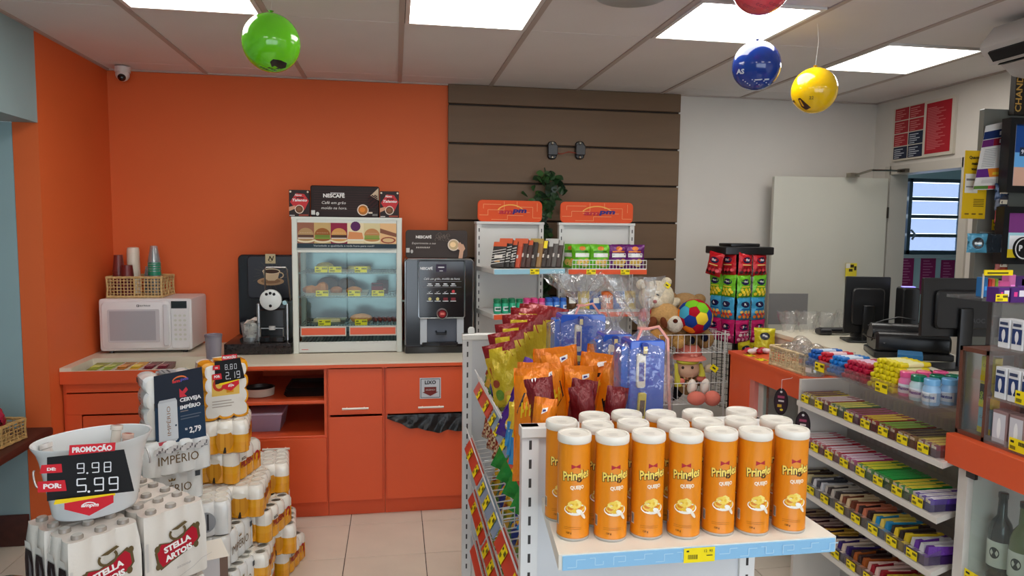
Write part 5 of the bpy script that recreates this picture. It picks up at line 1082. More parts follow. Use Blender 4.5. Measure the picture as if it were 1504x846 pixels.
plush('plush_dark', 'black plush lying at the back of the lower basket', (985, 590), [('body', PLUSH, [(986, 562, (22, 28), (24, 22, 26))])], Y=PY+.12)
# ---------------- sweets carousel ----------------
KX, KY = 2.20, 4.25; t = thing('sweets_carousel', 'black wire carousel hung with bags of jelly sweets by the door', 'sweets carousel', (KX, KY, 0)); kz1 = on(1093, 374, Y=KY-.1).z
m = MB(); m.rbox(-.165, .165, -.15, .15, kz1, kz1+.05, .012, BK); m.rbox(-.10, .10, -.09, .09, kz1+.05, kz1+.07, .01, BK); m.part('top_board', SATIN, t)
m = MB(); m.cyl((0, 0, .03), (0, 0, kz1), .016, n=10, c=BK); m.part('pole', SATIN, t)
m = MB(); m.lathe([(.2, 0), (.2, .02), (.03, .035)], 24, BK, cap1=True); m.part('base', SATIN, t)
FN = []
for k_, ang in enumerate((-158, -76, 14, 104)):
    a_ = math.radians(ang); N = Vector((math.cos(a_), math.sin(a_), 0)); Tn = Vector((-N.y, N.x, 0)); m = MB(); o_ = N*.10
    for i in range(6): s_ = (i/5-.5)*.21; m.cyl(o_+Tn*s_+Vector((0, 0, .55)), o_+Tn*s_+Vector((0, 0, kz1)), .0022, n=5, c=BK, caps=False)
    for j in range(24): z = .56+j*(kz1-.57)/23; m.cyl(o_-Tn*.105+Vector((0, 0, z)), o_+Tn*.105+Vector((0, 0, z)), .0018, n=5, c=BK, caps=False)
    m.part('wire_panel', SATIN, t); FN.append((N, Tn, ang))
def fini(c, c2, cand, seed):
    w, h = .112, .15; a = Art().ell(0, h*.68, w*.3, h*.13, (24, 26, 70), 18).text('Fini', 0, h*.64, h*.10, (236, 236, 240), bold=.05).rect(-w*.3, h*.46, w*.3, h*.50, c2, 4)
    for i in range(9): a.ell((-.34+.085*i)*w, h*(.16+.1*((i*5) % 3)), w*.10, h*.07, cand[i % len(cand)], 10)
    return bag('f', w, h, .035, lambda u, v: c if v > .34 else shade(c, .85), seed, a, nu=10, nv=12).data('sweets_bag', FOIL)
FB = [fini((196, 24, 34), (240, 200, 120), [(60, 14, 18), (140, 20, 30), (206, 60, 70)], 51), fini((112, 190, 36), (250, 226, 60), [(244, 214, 40), (250, 226, 80)], 52), fini((60, 156, 200), (30, 90, 160), [(226, 130, 40), (240, 190, 90), (206, 60, 40)], 53), fini((186, 20, 96), (240, 180, 210), [(236, 150, 180), (246, 226, 230), (206, 70, 120)], 54)]
CN = ['red', 'green', 'blue', 'pink']
for ti, vt in enumerate((372, 404, 437, 470)):
    z = on(1093, vt+34, Y=KY-.15).z
    for k_, (N, Tn, ang) in enumerate(FN[:3]):
        for j, s_ in enumerate((-.06, .05)):
            if k_ == 2 and j == 1: continue
            p = Vector((KX, KY, 0))+N*(.128+.012*j)+Tn*s_; o = inst('sweets_bag', FB[ti], None, (p.x, p.y, z), (0, .06*(j-.5)*(1 if ti % 2 else -1), math.radians(ang+90)))
            tag(o, '%s jelly sweets bag on the %s face of the carousel, %s' % (CN[ti], ['left', 'right', 'far right'][k_], ['left one', 'right one'][j]), 'sweets bag', 'jelly sweets bags on the carousel')
o = inst('sweets_bag', FB[0], None, (KX-.20, KY-.05, on(1093, 406, Y=KY-.15).z), (0, .2, math.radians(-60))); tag(o, 'red jelly sweets bag sticking out at the far left of the carousel', 'sweets bag', 'jelly sweets bags on the carousel')
yb_ = fini((206, 190, 30), (60, 60, 60), [(226, 200, 60)], 55)
for j, s_ in enumerate((-.04, .05)):
    N, Tn, ang = FN[1]; p = Vector((KX, KY, 0))+N*.13+Tn*s_; o = inst('sweets_bag', yb_, None, (p.x, p.y, on(1093, 535, Y=KY-.15).z), (0, 0, math.radians(ang+90))); tag(o, 'yellow sweets bag low on the right face of the carousel, '+['left one', 'right one'][j], 'sweets bag', 'jelly sweets bags on the carousel')
# ---------------- checkout counter ----------------
QX = 1.945; QY0, QY1, QZ = 3.05, 3.83, 1.0
t = thing('checkout_counter', 'orange checkout counter with glazed niche below its top', 'counter'); CK = t
m = MB(); m.box(QX, QX+.03, 3.58, QY1, 0, QZ-.02); m.box(QX, QX+.03, QY0, 3.58, .885, QZ-.02); m.box(QX, 2.2, QY1-.02, QY1, 0, QZ-.02); m.part('front_panel', M_CAB, t, smooth=False)
m = MB(); m.box(QX-.004, 2.205, QY0, QY1+.004, QZ-.02, QZ); m.part('top', M_CAB, t, smooth=False)
m = MB(); c = (196, 190, 184); m.box(QX+.004, QX+.03, 3.53, 3.58, .1, .885, (206, 120, 110)); m.box(QX+.03, QX+.05, 3.48, 3.53, .1, .885, c); m.box(QX+.03, QX+.05, QY0, QY0+.06, .1, .885, c); m.part('niche_frame', SATIN, t)
m = MB(); m.box(QX+.035, QX+.039, QY0+.06, 3.48, .1, .885); m.part('niche_glass', GLASS, t)
m = MB(); m.box(QX+.40, QX+.42, QY0, 3.58, 0, .885, (70, 66, 64)); m.box(QX+.04, QX+.42, QY0, 3.58, .45, .47, (120, 116, 112)); m.part('niche_back', MATTE, t)
# raised white desk
t = thing('cash_desk', 'white raised cash desk top carrying the monitors', 'desk'); DZ_ = 1.11; DX0 = 2.21
m = MB(); m.rbox(DX0, 2.72, 2.17, 3.88, DZ_-.025, DZ_, .004, (222, 214, 202), seg=1); m.part('desk_top', M_CABW, t)
m = MB(); m.box(DX0+.01, DX0+.03, 2.2, 3.85, .0, DZ_-.025, (214, 206, 196)); m.box(DX0+.01, 2.70, 3.83+.005, 3.87, 0, DZ_-.025, (214, 206, 196)); m.part('desk_panel', SATIN, t)
# things on the orange end of the counter
p = on(1163, 532, Z=QZ); wicker_basket('wicker_basket', 'cream wicker basket with clear wrapped sweets on the orange counter', .20, .30, .10, (2.07, 3.26, QZ+.001), math.radians(2), (206, 184, 146), (9, 14, 6))
for i in range(7):
    m = MB(); m.ball((0, 0, 0), (.05, .045, .04), nu=12, nv=8); o = tag(m.part('clear_sweets_packet', FILM), 'clear wrapped packet in the cream basket, %s from the front' % ORD[i], 'packet', 'clear packets in the cream basket'); o.location = (2.04+.05*(i % 2), 3.15+.036*i, QZ+.08+.02*(i % 3)); o.rotation_euler = (i, i*.7, i*.3)
for i in range(3):
    p = on(1105+i*26, 505+i*12, Z=QZ); m = MB(); m.art(tag_art(.07, .05), plane((QX+.015, 3.66-.13*i, QZ+.001), (0, -1, 0), (1, 0, 0)), .0002); tag(m.part('price_tag', PAPER), 'yellow price tag lying on the orange counter edge, %s from the back' % ORD[i], 'price tag', 'price tags on the orange counter edge')
m = bag('x', .12, .14, .05, (196, 186, 30), 61, Art().ell(0, .09, .03, .022, (20, 24, 40), 14).text('Fini', 0, .084, .016, (230, 230, 235), bold=.05)); o = tag(m.part('sweets_bag', FOIL), 'yellow sweets bag standing on the orange counter end', 'sweets bag'); o.location = (2.13, 3.76, QZ+.001); o.rotation_euler = (-.2, 0, -.4)
for i in range(6):
    m = MB(); m.ball((0, 0, 0), (.028, .02, .016), (170, 20, 50) if i % 2 else (226, 206, 210), 10, 6)
    for s_ in (-1, 1): m.mesh([(s_*.026, 0, 0), (s_*.046, .012, .008), (s_*.046, -.012, -.004)], [(0, 1, 2)], (186, 30, 60))
    o = tag(m.part('wrapped_sweet', WRAP), 'crimson twist wrapped sweet on the orange counter end, %s in the heap' % ORD[i], 'sweet', 'wrapped sweets on the counter end'); o.location = (2.02+.045*(i % 3), 3.70+.04*(i//3), QZ+.017); o.rotation_euler = (0, 0, i*1.1)
m = MB(); m.lathe([(.0, 0), (.05, 0), (.052, .07), (.045, .09), (.045, .10)], 22, cap1=False, cap0=False); t = thing('clear_jar', 'clear plastic jar on the orange counter beside the wicker basket', 'jar', (2.03, 3.095+.02, QZ+.001)); m.part('glass', CL, t)
m = MB(); m.art(Art().rect(-.025, .02, .025, .045, (226, 222, 214), 6), wrap(0, 0, 0, .0525, 200)); m.part('paper_label', PAPER, t)
m = MB(); m.lathe([(.03, 0), (.03, .11)], 16, (60, 80, 160)); m.art(Art().rect(-.03, .03, .03, .08, (230, 230, 236), 8), wrap(0, 0, 0, .0302, 220)); o = tag(m.part('blue_tin', SATIN), 'blue and white tin behind the wicker basket', 'tin'); o.location = (2.16, 3.04+.03, QZ+.001)
for i, (u, v, r) in enumerate(((1208, 462, .055), (1222, 460, .06), (1236, 466, .05), (1248, 470, .045))):
    q = on(u, v, Z=DZ_+.05); m = MB(); m.grid(lambda a, b: Vector((r*math.cos(a*6.283)*(.6+.6*b), r*math.sin(a*6.283)*(.6+.6*b), b*.12+.02*noise.noise(Vector((a*6, b*3, i))))) *(1+.25*noise.noise(Vector((math.cos(a*6.28)*2, math.sin(a*6.28)*2, b*2+i)))), 16, 6); o = tag(m.part('clear_bag', FILM), 'crumpled clear plastic bag on the white desk, %s from the left' % ORD[i], 'plastic bag', 'clear bags on the white desk'); o.location = (2.30+.11*i, 3.80-.02*i, DZ_+.001)
for i, (u, v) in enumerate(((1147, 590), (1179, 625))):
    p = on(u, v, X=QX-.06); m = MB(); a = Art().ell(0, 0, .034, .068, (28, 18, 22), 26).ell(0, .0, .027, .058, (44, 22, 34), 26).rect(-.016, .018, .016, .03, (150, 60, 90)).rect(-.012, .0, .014, .008, (206, 190, 190)).rect(-.016, -.028, .004, -.014, (190, 150, 40)).ell(.004, -.04, .008, .006, (214, 190, 60), 8).ell(0, .05, .006, .006, (206, 200, 200), 8)
    U, V_ = Vector((.75, -.66, 0)), Vector((0, 0, 1)); m.art(a, plane(p, U, V_), .0003); N = U.cross(V_); m.art(Art().ell(0, 0, .034, .068, (28, 18, 22), 26), plane(p-N*.001, -U, V_))
    if i == 0: m.tube([p+Vector((0, 0, .062)), p+Vector((.0, .0, .11)), Vector((QX-.008, p.y, QZ-.02)), Vector((QX+.01, p.y, QZ+.001))], .0012, 4, (220, 220, 220))
    else: m.tube([p+Vector((0, 0, .062)), Vector((1.90, p.y+.02, .885))], .0012, 4, (220, 220, 220))
    tag(m.part('oval_tag', PAPER), ['oval dark promotional tag hanging before the counter niche', 'second oval dark tag hanging lower behind the cans'][i], 'promotional tag', 'oval hanging tags')
# ---------------- gum display ----------------
GXF, GA, GB = 1.895, 2.14, 3.03; tiers = [1.078, .90, .70, .50, .30]
t = thing('gum_display', 'white tiered gum and chocolate shelf with clear dividers under the cash desk', 'display shelf'); wht = (216, 210, 202)
m = MB(); m.box(2.17, 2.19, GA, GB, 0, 1.06, (204, 198, 192)); m.part('back_panel', SATIN, t)
m = MB(); m.box(GXF+.02, 2.19, GB, GB+.018, 0, 1.0, wht); m.part('side_panel', SATIN, t)
for k, z in enumerate(tiers[1:]):
    m = MB(); P = [(GXF-.01*k, GA-.02), (GXF-.01*k, GB), (2.17, GB), (2.17, GA+.10)]
    m.mesh([(x, y, z) for x, y in P]+[(x, y, z-.022) for x, y in P], [(0, 1, 2, 3), (7, 6, 5, 4), (0, 4, 5, 1), (1, 5, 6, 2), (2, 6, 7, 3), (3, 7, 4, 0)][::1], wht); m.fix = True; s_ = m.part('shelf', SATIN, t)
    m = MB(); P = [(GXF-.01*k+.006, GA), (GXF-.01*k+.006, GB-.004), (2.165, GB-.004), (2.165, GA+.11)]; h = .055
    for (a, b) in ((P[0], P[1]), (P[3], P[0])): m.mesh([(*a, z+.001), (*b, z+.001), (*b, z+h), (*a, z+h)], [(0, 1, 2, 3)])
    m.mesh([(*P[3], z+.001), (*P[2], z+.001), (*P[2], z+h+.05), (*P[3], z+h+.05)], [(0, 1, 2, 3)]); m.part('acrylic_lip', ACRYL, s_)
t1 = thing('acrylic_tray', 'clear acrylic tray of mint rolls at the top of the gum display', 'tray'); z = tiers[0]
m = MB(); m.box(GXF, 2.19, 2.20, GB, z-.006, z); m.box(GXF, GXF+.004, 2.20, GB, z, z+.045); m.box(GXF, 2.19, 2.20, 2.204, z, z+.05); m.box(GXF, 2.19, GB-.004, GB, z, z+.05); m.part('tray', ACRYL, t1)
for i, y in enumerate((2.86, 2.45)):
    m = MB(); m.art(tag_art(.07, .04), plane((GXF-.002, y, z-.004), (0, -1, 0), (0, 0, 1)), .0003); tag(m.part('price_tag', PAPER), ['yellow price tag on the mint roll tray below the crimson rolls', 'yellow price tag on the mint roll tray below the yellow rolls'][i], 'price tag')
def roll(c, c2):
    m = MB(); m.M = Matrix.Rotation(math.radians(90), 4, 'Y'); r = .0108
    m.lathe([(0, 0), (r*.55, -.001), (r*.9, .001), (r, .006), (r, .034), (r, .10), (r, .128), (r*.9, .133), (0, .134)], 10, cols=[c, c, c, c, c2, c, c, c], cap0=False, cap1=False); return m.data('mint_roll', mat('roll_wrap', None, .3))
RG = [('blue', (24, 96, 180), (196, 214, 236), 2.985, 3, 4), ('red', (196, 30, 48), (236, 200, 206), 2.905, 3, 4), ('sky blue', (30, 120, 200), (214, 226, 240), 2.82, 4, 4), ('crimson', (176, 20, 60), (222, 190, 214), 2.715, 7, 4), ('yellow', (222, 206, 24), (230, 226, 170), 2.545, 7, 6)]
for nm, c, c2, y, nc, nr in RG:
    me = roll(c, c2); d_ = .0222; cnt = 0
    for r_ in range(nr):
        for q in range(nc-(r_ % 2)):
            cnt += 1; o = inst('mint_roll', me, None, (GXF+.012+.006*r_+.004*((q*7+r_*3) % 3), y-q*d_-(r_ % 2)*d_/2, z+.0112+r_*.0193)); o.rotation_euler = (q*1.3, 0, 0)
            tag(o, '%s mint roll, row %s from below, %s from the left' % (nm, ['one', 'two', 'three', 'four', 'five', 'six'][r_], ORD[q]), 'mint roll', nm+' mint rolls in the acrylic tray')
def gjar(c, cap, h=.095, r=.030):
    m = MB(); m.lathe([(r*.9, 0), (r, .006), (r, h*.62), (r*.8, h*.74), (r*.8, h*.76), (r*.9, h*.77), (r*.9, h*.97), (r*.8, h)], 18, cols=[c]*4+[cap]*3); m.art(Art().rect(-.03, h*.14, .03, h*.5, (226, 232, 240), 8).text('Mentos', 0, h*.26, h*.14, (30, 60, 150), w=.046, bold=.05), wrap(0, 0, 0, r+.0003, 205), .0003); return m.data('gum_jar', GLOSS)
GJ = {'pink': gjar((226, 120, 170), (236, 90, 150)), 'green': gjar((190, 214, 220), (20, 120, 90)), 'blue': gjar((150, 190, 226), (120, 180, 226))}
for i, (nm, x, y, lab) in enumerate((('pink', 1.945, 2.375, 'front left'), ('pink', 2.01, 2.37, 'middle'), ('pink', 2.075, 2.36, 'back'), ('green', 1.935, 2.305, 'front'), ('green', 2.01, 2.30, 'back'), ('blue', 1.935, 2.238, 'front left'), ('blue', 2.005, 2.235, 'second'), ('green', 2.07, 2.29, 'far back'), ('blue', 2.075, 2.24, 'third'), ('blue', 2.145, 2.25, 'farthest right'))):
    o = inst('gum_jar', GJ[nm], None, (x, y, z+.001), (0, 0, 0)); tag(o, '%s capped gum jar at the near end of the tray, %s' % (nm, lab), 'gum jar', 'gum jars in the acrylic tray')
# cartons of packs on tiers 2-3
def pack_carton(tier, k, y1, y0, cols, kind, h=.05):
    z = tiers[tier]+.001; X0 = GXF-.01*(tier-1)+.012; lab0 = '%s carton on the %s gum tier' % (['first', 'second', 'third', 'fourth', 'fifth', 'sixth', 'seventh', 'eighth'][k], ['', 'upper', 'middle', 'lower', 'lowest'][tier])
    w = y1-y0; t = thing('pack_carton', lab0+', counted from the back', 'carton', (X0, y0, z), group='cartons on the gum display'); cc = shade(cols[0], .55)
    m = MB(); m.box(0, .004, .003, w-.003, 0, h*.6, cc); m.box(0, .2, .002, .004, 0, h*.5, cc); m.box(0, .2, w-.004, w-.002, 0, h*.5, cc); m.box(0, .2, .003, w-.003, 0, .003, cc); m.part('carton', PAPER, t)
    q = MB(); q.art(tag_art(.055, .034), plane((-.004-.006, w/2, .004), (0, -1, 0), (0, 0, 1)), .0002); o = q.part('price_tag', PAPER); o.location = (X0, y0, z); tag(o, 'yellow price tag before the '+lab0, 'price tag', 'price tags on the gum display')
    n = max(3, int(w/.0165)) if kind == 0 else 4; pw = (w-.010)/n
    for i in range(n):
        q = MB(); c = cols[i % len(cols)] if len(cols) > 1 else cols[0]
        if kind == 0: q.rbox(.006, .19, .0005, pw-.0005, 0, h*.80, .002, c, seg=1, axis='x'); q.box(.02, .15, .0002+pw*.2, pw*.8, h*.795, h*.803, shade(cols[-1], 1.25)); q.box(.004, .0062, pw*.2, pw*.8, h*.2, h*.7, (226, 214, 190))
        else:
            q.mesh([(.0, .001, 0), (.0, pw-.001, 0), (.15, pw-.001, .004), (.15, .001, .004), (.004, pw*.2, h*.5), (.004, pw*.8, h*.5), (.146, pw*.8, h*.5), (.146, pw*.2, h*.5)], [(3, 2, 1, 0), (0, 1, 5, 4), (1, 2, 6, 5), (2, 3, 7, 6), (3, 0, 4, 7), (4, 5, 6, 7)], c); q.box(.03, .12, pw*.3, pw*.7, h*.49, h*.515, cols[-1])
        o = q.part('gum_pack' if kind == 0 else 'chocolate_bar', WRAP); o.location = (X0+.004*(i % 2), y0+.005+i*pw, z+.004); tag(o, '%s in the %s, %s from the front' % ('slim pack' if kind == 0 else 'bar', lab0, ORD[i]), 'gum pack' if kind == 0 else 'chocolate bar', 'packs in '+lab0)
        if kind:
            o2 = inst(o.name.split('.')[0], o.data, None, (X0+.02, y0+.007+i*pw, z+.004+h*.53), (0, 0, .12*(i % 3-1))); tag(o2, 'top bar in the %s, %s from the front' % (lab0, ORD[i]), 'chocolate bar', 'packs in '+lab0)
T2 = [[(196, 176, 60), (90, 40, 50)], [(150, 40, 50), (210, 190, 190)], [(60, 110, 70), (200, 190, 90)], [(170, 90, 130), (120, 60, 60)], [(150, 30, 40), (214, 180, 60)], [(120, 60, 40), (120, 160, 60)], [(130, 120, 70), (60, 40, 40)], [(130, 26, 56), (190, 170, 90)]]
yy = GB-.01
for k, cs in enumerate(T2): pack_carton(1, k, yy, yy-.105, cs, 0); yy -= .107
T3 = [[(190, 60, 80), (226, 214, 220)], [(186, 40, 60), (226, 200, 210)], [(190, 40, 60), (220, 190, 200)], [(190, 60, 130), (226, 190, 210)], [(60, 150, 50), (226, 206, 60)], [(30, 140, 60), (40, 150, 70)], [(30, 140, 60), (226, 190, 60)], [(90, 60, 160), (206, 200, 220)]]
yy = GB-.01
for k, cs in enumerate(T3): pack_carton(2, k, yy, yy-.105, cs, 0); yy -= .107
T4 = [[(206, 190, 140), (60, 40, 30)], [(206, 206, 210), (70, 70, 80)], [(70, 60, 60), (200, 190, 180)], [(120, 60, 40), (226, 200, 160)], [(60, 40, 40), (206, 120, 90)], [(40, 140, 190), (226, 200, 90)], [(220, 190, 40), (50, 40, 40)], [(100, 50, 150), (206, 204, 208)]]
yy = GB-.01
for k, cs in enumerate(T4): pack_carton(3, k, yy, yy-.105, cs, 1, .06); yy -= .107
T5 = [[(60, 40, 50), (150, 120, 90)], [(70, 30, 40), (180, 150, 140)], [(40, 34, 60), (206, 160, 60)], [(60, 40, 110), (226, 206, 190)], [(170, 90, 40), (60, 40, 40)], [(150, 24, 40), (226, 190, 180)], [(140, 24, 36), (206, 180, 60)], [(150, 30, 40), (230, 220, 200)]]
yy = GB-.01
for k, cs in enumerate(T5): pack_carton(4, k, yy, yy-.105, cs, 1, .06); yy -= .107
# near orange counter with cabinet, acrylic display and wine fridge
t = thing('orange_counter_block', 'orange counter section carrying the cigarette cabinet at the right edge', 'counter')
m = MB(); m.rbox(QX-.02, 2.6, 1.2, 2.15, .895, QZ, .004, (226, 92, 66), seg=1); m.part('top_block', M_CAB, t)
t = thing('wine_fridge', 'white glass-door fridge with wine bottles at the lower right', 'fridge')
m = MB(); m.box(1.965, 2.6, 2.085, 2.125, 0, .895, wht); m.box(2.5, 2.6, 1.2, 2.085, 0, .895, (190, 190, 188)); m.box(1.965, 2.6, 1.2, 2.085, 0, .06, wht); m.box(1.99, 2.5, 1.2, 2.085, .50, .512, (200, 200, 200)); m.part('cabinet', SATIN, t)
m = MB(); m.box(1.966, 1.97, 1.2, 2.06, .06, .88); m.part('glass_door', GLASS, t)
m = MB(); m.box(1.955, 1.968, 2.045, 2.082, .862, .892, (90, 88, 86)); m.part('hinge', METAL, t)
def wine(c, lab):
    m = MB(); m.lathe([(.036, 0), (.038, .006), (.038, .17), (.030, .20), (.015, .225), (.0135, .285), (.0155, .287), (.0155, .305), (.012, .307)], 20, cols=[c]*5+[(30, 20, 24)]*3); m.art(Art().rect(-.04, .05, .04, .14, (214, 210, 200), 10).ell(.0, .10, .016, .02, (40, 44, 44), 16), wrap(0, 0, 0, .0383, 200), .0003); return m.data('wine_bottle', GLOSS)
WB = [wine((18, 22, 20), ''), wine((96, 104, 60), '')]
for i, (y, k) in enumerate(((2.03, 0), (1.945, 1), (1.86, 0), (1.77, 1))):
    o = inst('wine_bottle', WB[k], None, (2.06, y, .513)); tag(o, '%s wine bottle with pale label in the fridge, %s from the left' % (['dark', 'olive green'][k], ORD[i]), 'wine bottle', 'wine bottles in the fridge')
m = MB(); m.art(tag_art(.075, .04), plane((1.962, 2.03, .50), (0, -1, 0), (0, 0, 1)), .0003); tag(m.part('price_tag', PAPER), 'yellow price tag on the fridge below the dark bottle', 'price tag')
# cigarette cabinet: glazed, brown frame, facing the aisle
t = thing('cigarette_cabinet', 'small brown framed glass cabinet of yellow packs on the orange counter', 'display cabinet', (1.962, 2.088, QZ+.001)); cb = (104, 62, 48); H_ = .31
for b, nm in (((0, .015, -.062, -.050, 0, H_), 'frame_side'), ((0, .25, .050, .062, 0, H_), 'frame_side'), ((0, .25, -.062, .062, 0, .015), 'frame_bottom'), ((0, .25, -.062, .062, H_-.015, H_), 'frame_top'), ((.23, .25, -.062, .062, .015, H_-.015), 'back')): m = MB(); m.box(*b, cb); m.part(nm, SATIN, t, smooth=False)
m = MB(); m.box(.004, .007, -.050, .050, .015, H_-.015); m.part('glass', GLASS, t)
m = MB(); m.box(.012, .20, .040, .048, .015, H_-.02, (186, 186, 190)); m.part('metal_side', METAL, t)
CG = [((150, 190, 214), 'CAMEL'), ((226, 206, 70), 'NOVO'), ((232, 212, 80), 'CAMEL')]
for r_ in range(3):
    c, tx = CG[r_]; m = MB(); m.rbox(0, .03, -.029, .029, 0, .086, .002, c, seg=1); a = Art().rect(-.028, .0, .028, .02, (236, 206, 30))
    if tx == 'CAMEL': a.text('CAMEL', 0, .05, .009, (90, 60, 30), w=.04)
    else: a.rect(-.026, .025, -.006, .08, (24, 24, 24)).text('NOVO', -.011, .032, .012, (206, 226, 60), w=.042, bold=.04, rot=90).ell(.014, .05, .012, .016, (60, 60, 60), 12)
    m.art(a, plane((-.0006, 0, 0), (0, -1, 0), (0, 0, 1)), .0003); o = m.part('cigarette_pack', PAPER); o.location = (2.0, 2.068, QZ+.018+r_*.09); tag(o, ['blue and yellow cigarette pack at the bottom of the brown cabinet', 'yellow cigarette pack with black NOVO band in the brown cabinet', 'yellow cigarette pack at the top of the brown cabinet'][r_], 'cigarette pack', 'cigarette packs in the brown cabinet')
# acrylic stand with white earphone boxes
ax, ay1, ay0 = 1.958, 2.022, 1.55
t = thing('acrylic_stand', 'clear acrylic stand of white accessory boxes at the right edge', 'display stand', (0, 0, 0)); z = QZ+.001
for zz in (0, .155, .325): m = MB(); m.box(ax, ax+.13, ay0, ay1, z+zz, z+zz+.004); m.part('shelf', ACRYL, t)
m = MB(); m.box(ax, ax+.13, ay1-.004, ay1, z, z+.48); m.part('side', ACRYL, t); m = MB(); m.box(ax+.127, ax+.13, ay0, ay1, z, z+.48); m.part('back', ACRYL, t); m = MB(); m.box(ax, ax+.003, ay0, ay1, z, z+.03); m.part('lip', ACRYL, t); m = MB(); m.box(ax, ax+.13, ay0, ay1, z+.477, z+.481); m.part('top', ACRYL, t)
for r_, (zz, h, n, cc) in enumerate(((.005, .115, 7, (150, 130, 130)), (.16, .105, 9, (226, 228, 232)), (.33, .095, 9, (226, 228, 232)))):
    w = (.45/n)
    for i in range(n):
        m = MB(); m.rbox(0, .05, -w*.45, w*.45, 0, h, .003, cc if r_ else (150, 120, 120), seg=1); a = Art()
        if r_: a.rect(-w*.36, h*.2, w*.36, h*.72, (40, 60, 110)).ell(0, h*.45, w*.14, h*.2, (230, 232, 236), 12).rect(-w*.04, h*.2, w*.04, h*.45, (230, 232, 236)).rect(-w*.3, h*.8, w*.3, h*.9, (60, 70, 100))
        else: a.rect(-w*.38, h*.08, w*.38, h*.92, (206, 206, 214)).ell(0, h*.5, w*.12, h*.3, (240, 240, 242), 14).rect(-w*.4, h*.0, w*.4, h*.05, (110, 50, 50))
        m.art(a, plane((-.0006, 0, 0), (0, -1, 0), (0, 0, 1)), .0003); o = m.part('accessory_box', PAPER); o.location = (ax+.012, ay1-.012-w*(i+.5), z+zz); tag(o, 'accessory box in the acrylic stand, %s shelf from below, %s from the left' % (ORD[r_], ORD[i]), 'box', 'accessory boxes in the acrylic stand')
for i, (y, zz) in enumerate(((1.89, .01), (1.88, .165))):
    m = MB(); m.art(tag_art(.06, .042), plane((ax-.004, y, z+zz), (0, -1, 0), (0, 0, 1)), .0003); tag(m.part('price_tag', PAPER), ['yellow price tag low on the acrylic stand', 'yellow price tag on the middle of the acrylic stand'][i], 'price tag')
# ---------------- computers on the desk ----------------
def at(u, v, z): return on(u, v, Z=z)
def monitor(lab, uc, v0, Y, w, h, rz, vb):
    p = on(uc, vb, Y=Y); t = thing('monitor', lab, 'monitor', (p.x, Y, DZ_+.001), rz); zc = p.z-DZ_
    m = MB(); m.rbox(-w/2, w/2, -.008, .012, zc-h/2, zc+h/2, .006, (22, 22, 24), axis='y'); m.rbox(-w*.36, w*.36, -.028, -.008, zc-h*.36, zc+h*.30, .02, (26, 26, 28), axis='y'); m.part('housing', SATIN, t)
    m = MB(); m.box(-w/2+.008, w/2-.008, .0125, .0135, zc-h/2+.012, zc+h/2-.008, (10, 12, 16)); m.part('screen', GLOSS, t)
    m = MB(); m.rbox(-.03, .03, -.045, -.025, .008, zc, .006, (20, 20, 22)); m.part('stand', SATIN, t)
    m = MB(); m.rbox(-.12, .12, -.10, .06, 0, .010, .02, (20, 20, 22), seg=4); m.part('foot', SATIN, t)
    return t
monitor('black monitor turned away, left one on the white desk', 1273, 0, 3.45, .23, .31, math.radians(-18), 448)
mt2 = monitor('wide black monitor seen from behind at the right of the desk', 1412, 0, 2.72, .36, .26, math.radians(-8), 452)
m = MB(); m.art(Art().text('AOC', 0, 0, .02, (60, 60, 64), bold=.03), plane((0, -.0285, 0), *FRONT)); q = m.part('logo', SATIN, mt2); q.location = (.06, 0, .20)
bk2 = (20, 20, 22)
p = on(1330, 500, Y=3.05); m = MB(); t = thing('receipt_printer', 'wide black cash till with rounded back between the monitors', 'till', (on(1333, 500, Y=3.0).x, 3.0, DZ_+.001), math.radians(-25))
m.rbox(-.16, .16, -.11, .11, .02, .12, .03, bk2, seg=3, axis='x'); m.part('body', SATIN, t); m = MB(); m.rbox(-.17, .17, -.12, .12, 0, .03, .01, (28, 28, 30)); m.part('base', SATIN, t); m = MB(); m.cyl((-.165, .0, .11), (.165, 0, .11), .045, n=18, c=(26, 26, 28)); m.part('roll_cover', SATIN, t)
for i, (u, v, Y) in enumerate(((1333, 440, 3.30), (1373, 441, 3.05))):
    p = on(u, v, Y=Y); t = thing('desk_speaker', ['upright black speaker with violet light left of the till', 'upright black speaker with violet light behind the till'][i], 'speaker', (p.x, Y, DZ_+.001), -.3, 'black speakers on the desk'); h = p.z+.065-DZ_
    m = MB(); m.rbox(-.042, .042, -.05, .05, 0, h, .015, bk2, seg=3, axis='y'); m.part('body', SATIN, t); m = MB(); m.rbox(-.03, .03, -.02, .02, h, h+.004, .004, (120, 110, 240)); m.part('light_strip', mat('violet_led', (150, 140, 255), .4, emit=1.2), t)
p = on(1231, 484, Z=DZ_+.03); t = thing('handset', 'flat black scanner handset lying on the white desk', 'scanner', (p.x, p.y, DZ_+.001), -.15); m = MB(); m.rbox(-.11, .12, -.03, .03, .008, .04, .014, (26, 26, 30), seg=3, axis='x'); m.rbox(-.12, -.05, -.04, .04, 0, .035, .014, (30, 30, 34), seg=3, axis='x'); m.part('body', SATIN, t)
t = thing('pin_pad', 'small black box beside the left monitor foot', 'pin pad', (*on(1262, 485, Z=DZ_+.04).xy, DZ_+.001), -.2); m = MB(); m.rbox(-.04, .04, -.03, .03, 0, .11, .008, (24, 24, 26)); m.part('body', SATIN, t)
for i, pts in enumerate((((1275, 478), (1300, 470), (1320, 466), (1345, 470)), ((1345, 478), (1365, 468), (1385, 466), (1400, 472)), ((1268, 490), (1275, 495), (1285, 497), (1300, 505)))):
    m = MB(); m.tube([on(u, v, Y=3.1-.05*k) for k, (u, v) in enumerate(pts)], .004, 6, bk2); tag(m.part('cable', SATIN), ['black cable from the left monitor to the till', 'black cable from the till to the right monitor', 'short black cable lying by the pin pad'][i], 'cable')
